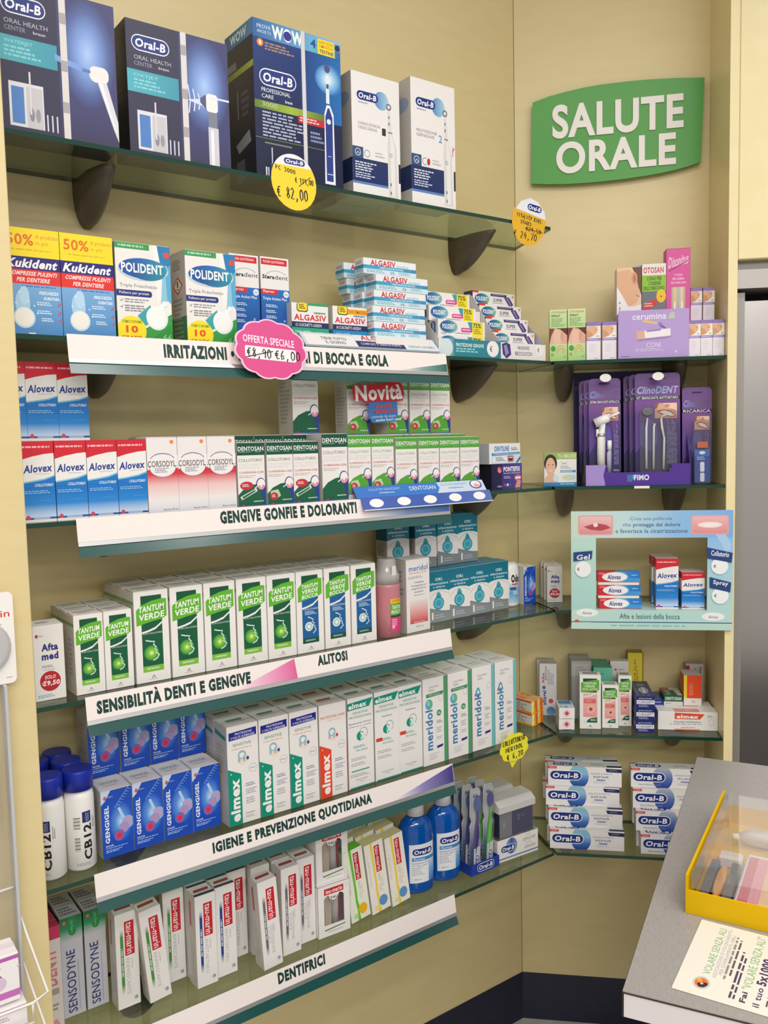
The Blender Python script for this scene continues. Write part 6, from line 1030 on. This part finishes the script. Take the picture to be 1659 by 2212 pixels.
its = [R(0,0,1,wy0,G1),R(0,wy0,wx0,wy1,('v','#bcdccf','#a8d4cc')),R(wx1,wy0,1,wy1,('v','#8fbce6','#a8d0dc','#b4d8d0')),R(0,wy1,1,1,('h','#c0dcd0','#b0d8cf','#b8d8d0')),
  P('#a9cdea',(.86,.12),(.93,.14),(.99,.28),(.97,.42),(.94,.3)),
  RR(.045,.035,.265,.2,'#e2a6a4',Wd/Hd,.12),RR(.055,.045,.255,.19,('v','#eec4c0','#dc8f90'),Wd/Hd,.1),P('#b84a50',(.08,.13),(.16,.1),(.22,.115),(.25,.14),(.19,.165),(.12,.155)),E(.155,.115,.015,.018,'#f2dcdc'),
  RR(.745,.04,.975,.2,'#e2a6a4',Wd/Hd,.12),RR(.755,.05,.965,.19,('v','#ecb8b8','#dc9090'),Wd/Hd,.1),E(.86,.12,.075,.025,'#f4dcd6'),E(.86,.12,.055,.016,'#f6e9e4'),
  T('Crea una pellicola',.37,.05,.63,.087,'#51708c',-.002),T('che',.325,.1,.375,.13,'#51708c',0),T('protegge dal dolore',.39,.1,.68,.14,'#2c5c8c',.012),T('e favorisce la cicatrizzazione',.28,.15,.725,.185,'#35628c',.008),
  T('Afte e lesioni della bocca',.305,.865,.68,.91,'#34585c',.006),E(.1,.86,.07,.035,'#eceeea'),T('Alovex',.07,.85,.13,.875,'#6a7a94',.01),E(.885,.885,.07,.035,'#eceeea'),T('Alovex',.855,.875,.915,.9,'#6a7a94',.01),R(0,.935,1,.942,'#24406c'),E(.035,.932,.015,.012,'#c8505c'),TL(1,.06,.93,.13,.945,'#8aa4ac',.9),TL(1,.25,.962,.75,.975,'#94b4b0',.8)]
m.put(flat(*its), fmap((t0,-.240,zt_),(Wd,0,0),(0,0,-Hd)))
Bbox(m,w0-.004,.125,z+.0003,w1+.004,.2345,z+.0043,FR)
o = Blink('counter_display', m); tag(o,'pale green and blue framed display with window on short fourth shelf','display')
def ptag(t, zc, w_, word, right, nm, big):
    q = M(); a_ = w_/.07
    q.prism([(t+.021*cos(RAD(15*i)), zc-.016+.0215*sin(RAD(15*i))) for i in range(24)],'y',-.2424,-.2416,ink('#dfe6ea'))
    q.prism([(t-w_*.5,zc+.0045),(t+w_*.46,zc+(-.007 if right else .011)),(t+w_*.5,zc+(.018 if right else .032)),(t-w_*.5,zc+.032 if right else zc+.028)],'y',-.2432,-.2425,ink('#27427c'))
    q.put(flat(T(word,.16,.3,.86,.72,'#eef0f4',.02,it=.03,sy=-.22 if right else .1)),fmap((t-w_*.5,-.2432,zc+.032),(w_,0,0),(0,0,-.032)))
    q.put(flat(T('€',.14,.4,.3,.6,'#2c3a5a',.01)),fmap((t-.021,-.2424,zc+.005),(.042,0,0),(0,0,-.042)))
    q.put(flat(E(.5,.5,.46,.46,'#eef0ee')),fmap((t-.021,-.24241,zc+.005),(.042,0,0),(0,0,-.042)),.00003)
    c_ = Blink('price_flag', q); c_.parent = o; c_.rotation_euler = (0,0,0); c_['label'] = nm
ptag(.166,z+.128,.048,'Gel',False,'navy flag with gel lettering above a white price disc',0); ptag(.505,z+.136,.062,'Collutorio',True,'navy flag with mouthwash lettering above a white price disc',1); ptag(.507,z+.060,.052,'Spray',True,'navy flag with spray lettering above a white price disc',1)
zf = z+.0048
for i, n_ in enumerate(('lowest', 'middle', 'topmost')): place('aloG','B',.204+.002*(2-i),.222,zf+.0350*i,f'red, white and blue gel carton, {n_} of three in the framed display','red white and blue gel cartons')
q = M()
for i in range(2): Bbox(q,.206,.1935,zf+.0277+.0350*i,.310,.2210,zf+.0348+.0350*i,WHITE)
o2 = Blink('cardboard_spacer', q); tag(o2,'thin white cardboard spacers between the stacked red white and blue gel cartons','spacer')
carton('aloC','mouthwash_carton','mouthwash',.056,.132,.045,'#e9e5e2',ALO,[R(0,.5,1,.97,'#1c5c98'),R(0,0,1,.18,'#a4202c'),R(0,.18,1,.5,'#c8c4c0')],[R(0,0,1,1,'#c9bfbc'),TL(1,.2,.55,.8,.65,'#b86a70')])
carton('aloY','mouth_spray_carton','box',.0565,.096,.045,'#e9e5e2',[x for x in ALO if True],[R(0,.5,1,.97,'#1c5c98'),R(0,0,1,.18,'#a4202c')],[R(0,0,1,1,'#c9bfbc')])
for i, n_ in enumerate(('front', 'back')):
    place('aloC','B',.3520-.004*i,.222-.0455*i,zf,f'taller blue and white carton in the framed display, {n_} one','cartons standing in the framed display')
    place('aloY','B',.4165-.002*i,.222-.0455*i,zf,f'shorter blue and white spray carton in the framed display, {n_} one','cartons standing in the framed display')

# ================================================================ short wall, fifth shelf (ulcer care, gels)
z5 = ZS[4]+zt
place('gel','B',.0560,.074,z5,'white gel carton standing upright beside the corner, front one','upright white gel cartons'); place('gel','B',.0500,.038,z5,'white gel carton standing upright beside the corner, back one','upright white gel cartons')
place('cross','B',.1010,.194,z5,'white medicine carton with red cross, lower one','white cartons with red cross',rot=5); place('cross','B',.1015,.195,z5+.0303,'white medicine carton with red cross, upper one','white cartons with red cross',rot=5)
place('sosL','B',.1605,.181,z5,'largest white mouth ulcer carton with lime banner and pink panel','white and pink mouth ulcer cartons'); place('sosS','B',.2205,.170,z5,'smaller white mouth ulcer carton right of the largest','white and pink mouth ulcer cartons'); place('sosM','B',.2655,.150,z5,'narrow white mouth ulcer carton set back beside the navy gel cartons','white and pink mouth ulcer cartons')
place('greyB','B',.1430,.098,z5,'grey medicine carton behind the largest mouth ulcer carton, front one','grey medicine cartons'); place('greyB','B',.1400,.052,z5,'grey medicine carton near the wall, back one','grey medicine cartons')
place('teal','B',.2025,.114,z5,'teal medicine carton behind the mouth ulcer cartons, front one','teal medicine cartons'); place('teal','B',.1985,.082,z5,'teal medicine carton behind the mouth ulcer cartons, middle one','teal medicine cartons'); place('teal','B',.1970,.048,z5,'teal medicine carton behind the mouth ulcer cartons, back one','teal medicine cartons')
place('aftaW','B',.2515,.072,z5,'white carton with dark blue lettering between teal and yellow cartons','white medicine cartons'); place('yell','B',.3030,.0455,z5,'yellow medicine carton standing at the back of the short shelf','yellow medicine cartons')
CU = 'navy gel cartons lying end on'
for i, n_ in enumerate(('lowest', 'middle', 'topmost')): place('cura','B',.3045+.001*i,.200-.003*i,z5+.0323*i,f'navy gel carton lying end on, {n_} of three in left stack',CU)
carton('curaB','gel_carton','box',.034,.032,.08,'#24307c',[R(0,0,1,1,'#22348c'),TL(1,.1,.1,.9,.25,'#a0a8d4',.8),R(0,.4,1,.75,'#c4c6d8'),TL(1,.1,.5,.9,.66,'#4a5690',.9)],[R(0,0,1,1,'#2c2f58')],[R(0,0,1,1,'#3a4890'),TL(3,.1,.05,.95,.95,'#7c86b4',.3,4,1)])
carton('denY','gel_carton','box',.05,.028,.078,'#1f6244',[R(0,0,1,.58,'#1c5c40'),T('DENTOSAN',.08,.12,.92,.45,'#dfe9e2',.03),R(0,.58,1,1,'#dad6d0'),TL(1,.1,.72,.4,.84,'#8a8c98')],[R(0,0,1,1,'#1a4a34')],[R(0,0,.45,.3,'#c24a44'),R(.45,0,1,.3,'#cfcac2'),R(0,.3,1,1,'#1f6244'),P('#d6d2c8',(.65,.3),(1,.3),(1,.95),(.75,.95)),T('DENTOSAN',.15,.35,.4,.9,'#b4ccbc',.02,-90)])
carton('elmY','toothpaste_carton','toothpaste',.127,.05,.049,'#e4e0dc',[P('#d8583a',(.28,.05),(.78,.1),(.7,.4),(.28,.4))],[R(0,0,1,1,'#c4bfb9')],[R(.28,.4,.7,1,'#cf9088')])
for i, n_ in enumerate(('lower', 'upper')): place('curaB','B',.3545,.117,z5+.0323*i,f'navy gel carton end, {n_} of two set back between navy stack and green carton',CU)
place('elmX','B',.3665,.170,z5,'white toothpaste carton with orange slanted logo lying at the front of short shelf','white toothpaste cartons lying flat')
place('elmY','B',.3895,.1185,z5,'white toothpaste carton lying behind the front one under the orange carton','white toothpaste cartons lying flat')
place('denY','B',.3900,.1175,z5+.0503,'dark green and white gel carton lying end on beside navy stacks')
place('orang','B',.4425,.1150,z5+.0503,'orange, yellow and white medicine carton standing on the white toothpaste carton')
place('redgrey','B',.4600,.046,z5,'light grey carton with crimson stripe against the wall behind orange carton')
# ================================================================ short wall, lowest shelf (toothpaste stacks)
z6 = ZS[5]+zt; RG = 'stacked white toothpaste cartons with blue logo'; lv4 = ('lowest', 'second', 'third', 'topmost')
for i, (t, d) in enumerate(((.0785,.1975), (.0755,.1830), (.0690,.1690), (.0755,.1660))):
    place('repair','B',t,d,z6+.0550*i,f'white toothpaste carton with teal-blue disc, {lv4[i]} of four in left stack',RG)
    place('repair','B',t-.006,d-.045,z6+.0550*i,f'white toothpaste carton with teal-blue disc, {lv4[i]} in the stack behind left stack',RG)
PG = 'stacked white toothpaste cartons with grey-blue disc'
place('prorep','B',.3182,.2045,z6,'white toothpaste carton with grey-blue disc, lowest at the front of right stack',PG)
for i, (t, d, z) in enumerate(((.3120,.1600,0),(.3080,.1840,.0550),(.3040,.1390,.0550),(.3020,.1660,.1100),(.2980,.1580,.1650))):
    place('prorep','B',t,d,z6+z,f'white toothpaste carton with grey-blue disc, {ORD[i]} counting up behind the lowest front one',PG)

# ================================================================ shop counter, yellow case, leaflet
CA = Vector((-.9144,-1.0985,1.0326)); ang = RAD(28.2)
def Croot(name, e1, e2, z, rot=0.):
    o = bpy.data.objects.new(name, None); COL.objects.link(o)
    o.location = CA+Vector((cos(ang)*e1+sin(ang)*e2, sin(ang)*e1-cos(ang)*e2, z)); o.rotation_euler = (0,0,ang+RAD(rot)); return o
# local frame: x away from the viewer along the counter's long edge, -y to the right
o = Croot('shop_counter', 0, 0, 0)
m = M(); m.box(0,-.75,-.0012,.905,0,0,STEEL); link('counter_top', m.mesh('counter_top'), o)
m = M(); m.box(.0012,-.75,-.036,.905,-.0012,-.0013,mat('counter_edge_white','#dcd6d6',.3)); ce = link('counter_edge', m.mesh('counter_edge'), o)
m = M(); m.box(-.0003,-.75,-.0034,0,.0,-.0013,mat('edge_line','#3a2c24',.5)); m.box(-.0003,-.0003,-.036,.905,.0006,-.0002,mat('edge_line','#3a2c24',.5)); link('edge_seam', m.mesh('edge_seam'), ce)
m = M(); m.box(.10,-.75,-1.0321,.85,-.42,-.0361,mat('counter_body','#2c2c38',.4)); link('counter_body', m.mesh('counter_body'), o)
tag(o, 'shop counter with brushed grey top and white front edge, lower right', 'counter')
o = Croot('yellow_case', .226, .052, .0004, -4.3)
YT = sheet_glass('yellow_clear', '#eec23a', hazy=.8, hcol='#e6bc14', rough=.06)
L_, Wd_ = .352, .30
m = M(); t_ = .003
m.box(0,-Wd_,0,L_,0,t_,YT); m.box(0,-Wd_,t_,t_,0,.036,YT); m.box(L_-t_,-Wd_,t_,L_,0,.036,YT); m.box(t_,-t_,t_,L_-t_,0,.036,YT)
m.box(0,-.0035,.036,L_,0,.0600,YT); link('yellow_tray', m.mesh('yellow_tray'), o)
m = M(); m.box(.006,-Wd_+.002,.0565,L_-.006,-.007,.0590,CLEAR); m.box(.006,-Wd_+.002,.038,.0085,-.007,.0565,CLEAR); m.box(L_-.0085,-Wd_+.002,.038,L_-.006,-.007,.0565,CLEAR); m.box(.0085,-.0095,.038,L_-.0085,-.007,.0565,CLEAR); link('clear_lid', m.mesh('clear_lid'), o)
tag(o, 'yellow acrylic case with clear lid standing on the grey counter', 'case')
zc = .0034+.0004
def incase(name, m, label, cat, group=None):
    o_ = Croot(name, .226, .052, zc, -4.3)
    link(name+'_body', m.mesh(name+'_body'), o_); tag(o_, label, cat, group)
PCH = ink('#55525c')
for i, y in enumerate((-.0215, -.0525)):
    m = M(); m.box(.018,y-.0065,.0003,.145,y+.0065,.022,PCH,.002); incase('dark_pouch', m, f'dark slim pouch inside the yellow case, {("left","right")[i]} of the orange oval', 'pouch', 'dark pouches in the yellow case')
m = M(); m.loft([[Vector((.080+.060*s_*cos(2*pi*i/20),-.0370+.0078*s_*sin(2*pi*i/20),z_)) for i in range(20)] for s_, z_ in ((.9,.0003),(1,.006),(1,.016),(.8,.022))],ink('#d08c42')); incase('orange_oval_case', m, 'orange oval case between dark pouches inside the yellow case', 'case')
m = M(); m.box(.016,-.146,.0003,.200,-.062,.016,ink('#e4dedc'),.003)
m.put(flat(*[R(0.06+.0,.06+.18*k,.94,.06+.18*k+.175,c) for k, c in enumerate(('#d0667a','#e696a6','#efc692','#ece0a8','#96c0b4'))]),fmap((.016,-.062,.016),(.184,0,0),(0,-.084,0)))
incase('striped_pack', m, 'white pack with pink, yellow and teal stripes inside the yellow case', 'pack')
m = M(); m.tube([(.255,-.040,.017),(.262,-.060,.017),(.268,-.20,.017)],[.006,.015,.0155],mat('silver_tube','#c2bab4',.35,.2),12); m.tube([(.252,-.030,.017),(.255,-.0405,.017)],[.005,.006],PLASTW,10); incase('silver_tube', m, 'silver tube with white tip lying at the back of the yellow case', 'tube')
m = M(); m.box(.160,-.058,.0003,.185,-.020,.022,ink('#dcd2c8'),.004); incase('clear_sachet', m, 'pale small sachet behind the orange oval inside the yellow case', 'sachet')
# leaflet
o = Croot('leaflet', .030, .057, .0012, -6)
m = M(); L_, Wd_ = .183, .105; sk = RAD(3)
m.box(0,-.22,-.0006,.186,0,0,ink('#e2dccf'),.0)
a = .22/.186
its = [T('VOLARE SENZA ALI',.17,.06,.23,.72,'#7fae7c',.0,90),T('ASSOCIAZIONE DI VOLONTARIATO',.245,.05,.275,.74,'#a4a0b8',0,90),T('PER DIVERSAMENTE ABILI',.285,.12,.315,.68,'#a4a0a8',0,90),TL(1,.325,.08,.345,.72,'#8c8488',.9,1,1),TL(1,.36,.06,.378,.66,'#5a5058',.9,2,1),TL(1,.405,.06,.425,.92,'#4a3a58',.9,3,1),TL(1,.435,.06,.452,.92,'#4a3a58',.9,4,1),
  T('Fai',.485,.80,.53,.93,'#3a3040',.03,90),T('"VOLARE SENZA ALI"',.475,.04,.545,.77,'#7cae74',.0,90),T('il tuo',.58,.70,.63,.94,'#4a3a5c',.02,90),T('5x1000',.565,.32,.64,.67,'#3c2a58',.04,90),TL(3,.67,.1,.75,.9,'#5a5058',.5,6,1),
  ring(.19,.84,.065,.078,.25,'#b9c4c4',26),E(.19,.84,.05,.06,'#e06a2c'),P('#2a2624',(.16,.86),(.2,.83),(.238,.83),(.238,.855),(.215,.89),(.18,.895)),E(.17,.815,.02,.025,'#f0a03c'),E(.195,.85,.012,.014,'#b4b8bc')]
m.put(flat(*its), fmap((.186,0,0),(0,-.165,0),(-.186,0,0)), .00008)
link('leaflet_sheet', m.mesh('leaflet_sheet'), o); tag(o, 'white printed leaflet with round orange emblem lying on the counter', 'leaflet')

# ================================================================ left edge: neighbouring display stand
o = bpy.data.objects.new('display_stand', None); COL.objects.link(o); o.location = (-1.557,-.345,.0526); o.scale = (.97,.97,.97)
tag(o, 'clear acrylic display stand with white wire baskets at the left edge', 'display stand')
m = M(); m.box(-.10,.0,.75,.0745,.004,1.372,CLEAR); m.box(.072,-.02,.70,.0765,.004,1.372,mat('acrylic_edge','#b9bcc2',.15)); link('acrylic_panel', m.mesh('acrylic_panel'), o)
WIRE = mat('white_wire', '#e6e2da', .35)
for zb in (.908, .828):
    m = M()
    for pts in ([(-.1,-.145,zb),(.060,-.145,zb),(.084,-.138,zb+.004),(.0835,-.02,zb+.046),(.0805,-.004,zb+.066)],[(-.1,-.145,zb-.03),(.06,-.145,zb-.03),(.060,-.145,zb)]): m.tube(pts,.0022,WIRE,8)
    link('wire_basket', m.mesh('wire_basket'), o)
m = M(); m.tube([(-.10,-.01,1.025),(.07,-.01,1.033)],.0022,WIRE,8); m.tube([(-.1,-.04,1.033),(.055,-.09,.943)],.002,WIRE,8); link('wire_brace', m.mesh('wire_brace'), o)
m = M(); m.box(-.10,-.008,1.14,.052,-.004,1.26,ink('#e2dedc')); link('paper_card', m.mesh('paper_card'), o)
carton('lilacB','medicine_carton','box',.06,.075,.05,'#ece6e6',[R(0,.04,1,.12,'#b45cac'),TL(2,.2,.18,.7,.28,'#b4a4b4'),E(.38,.52,.24,.19,'#8f2f86'),E(.52,.56,.17,.14,'#d4c0d0'),R(0,.76,1,.9,'#c06cb8'),T('oral',.1,.78,.4,.88,'#e4c8e0',.02)],[R(0,0,1,1,'#cfc8c8')],[R(0,.3,1,.6,'#e4d4e0'),TL(2,.2,.1,.8,.28,'#b4a4b4')])
LB = 'white and violet cartons in the wire stand'
place('lilacB','A',-1.5640,.4330,.915,'white and violet carton in the wire stand, upper one at the left edge',LB)
place('lilacB','A',-1.5570,.4390,.8355,'white and violet carton in the wire stand, lower one at the left edge',LB)
m = M(); w_, h_ = .10, .150
m.prism(card_shape(w_,h_,.009),'y',-.0006,.0006,ink('#ece7e2'))
m.put(flat(T('in',.80,.2,.94,.27,'#d2443c',.01),TL(1,.6,.34,.82,.36,'#8a8684',.8),TL(1,.84,.93,.94,.94,'#8a8684',.8)),fmap((-w_/2,-.0006,h_),(w_,0,0),(0,0,-h_)))
o = link('blister_card', m.mesh('blister_card')); o.location = (-1.5134,-.352,1.3843); o.scale = (.97,.97,.97); tag(o, 'white blister card with round clear bubble at the left frame edge', 'blister card')
m = M(); m.loft([[Vector((-.0+.044*s_*cos(2*pi*i/26),y,.062+.044*s_*sin(2*pi*i/26))) for i in range(26)] for s_, y in ((1,-.0008),(.95,-.010),(.75,-.014))],sheet_glass('bubble','#e4e4e4',hazy=.25)); link('clear_bubble', m.mesh('clear_bubble'), o)
m = M(); m.loft([[Vector((-.0+.016*s_*cos(2*pi*i/20),y,.062+.016*s_*sin(2*pi*i/20))) for i in range(20)] for s_, y in ((1,-.0008),(.9,-.006))],ink('#e2a09c')); link('pink_centre', m.mesh('pink_centre'), o)
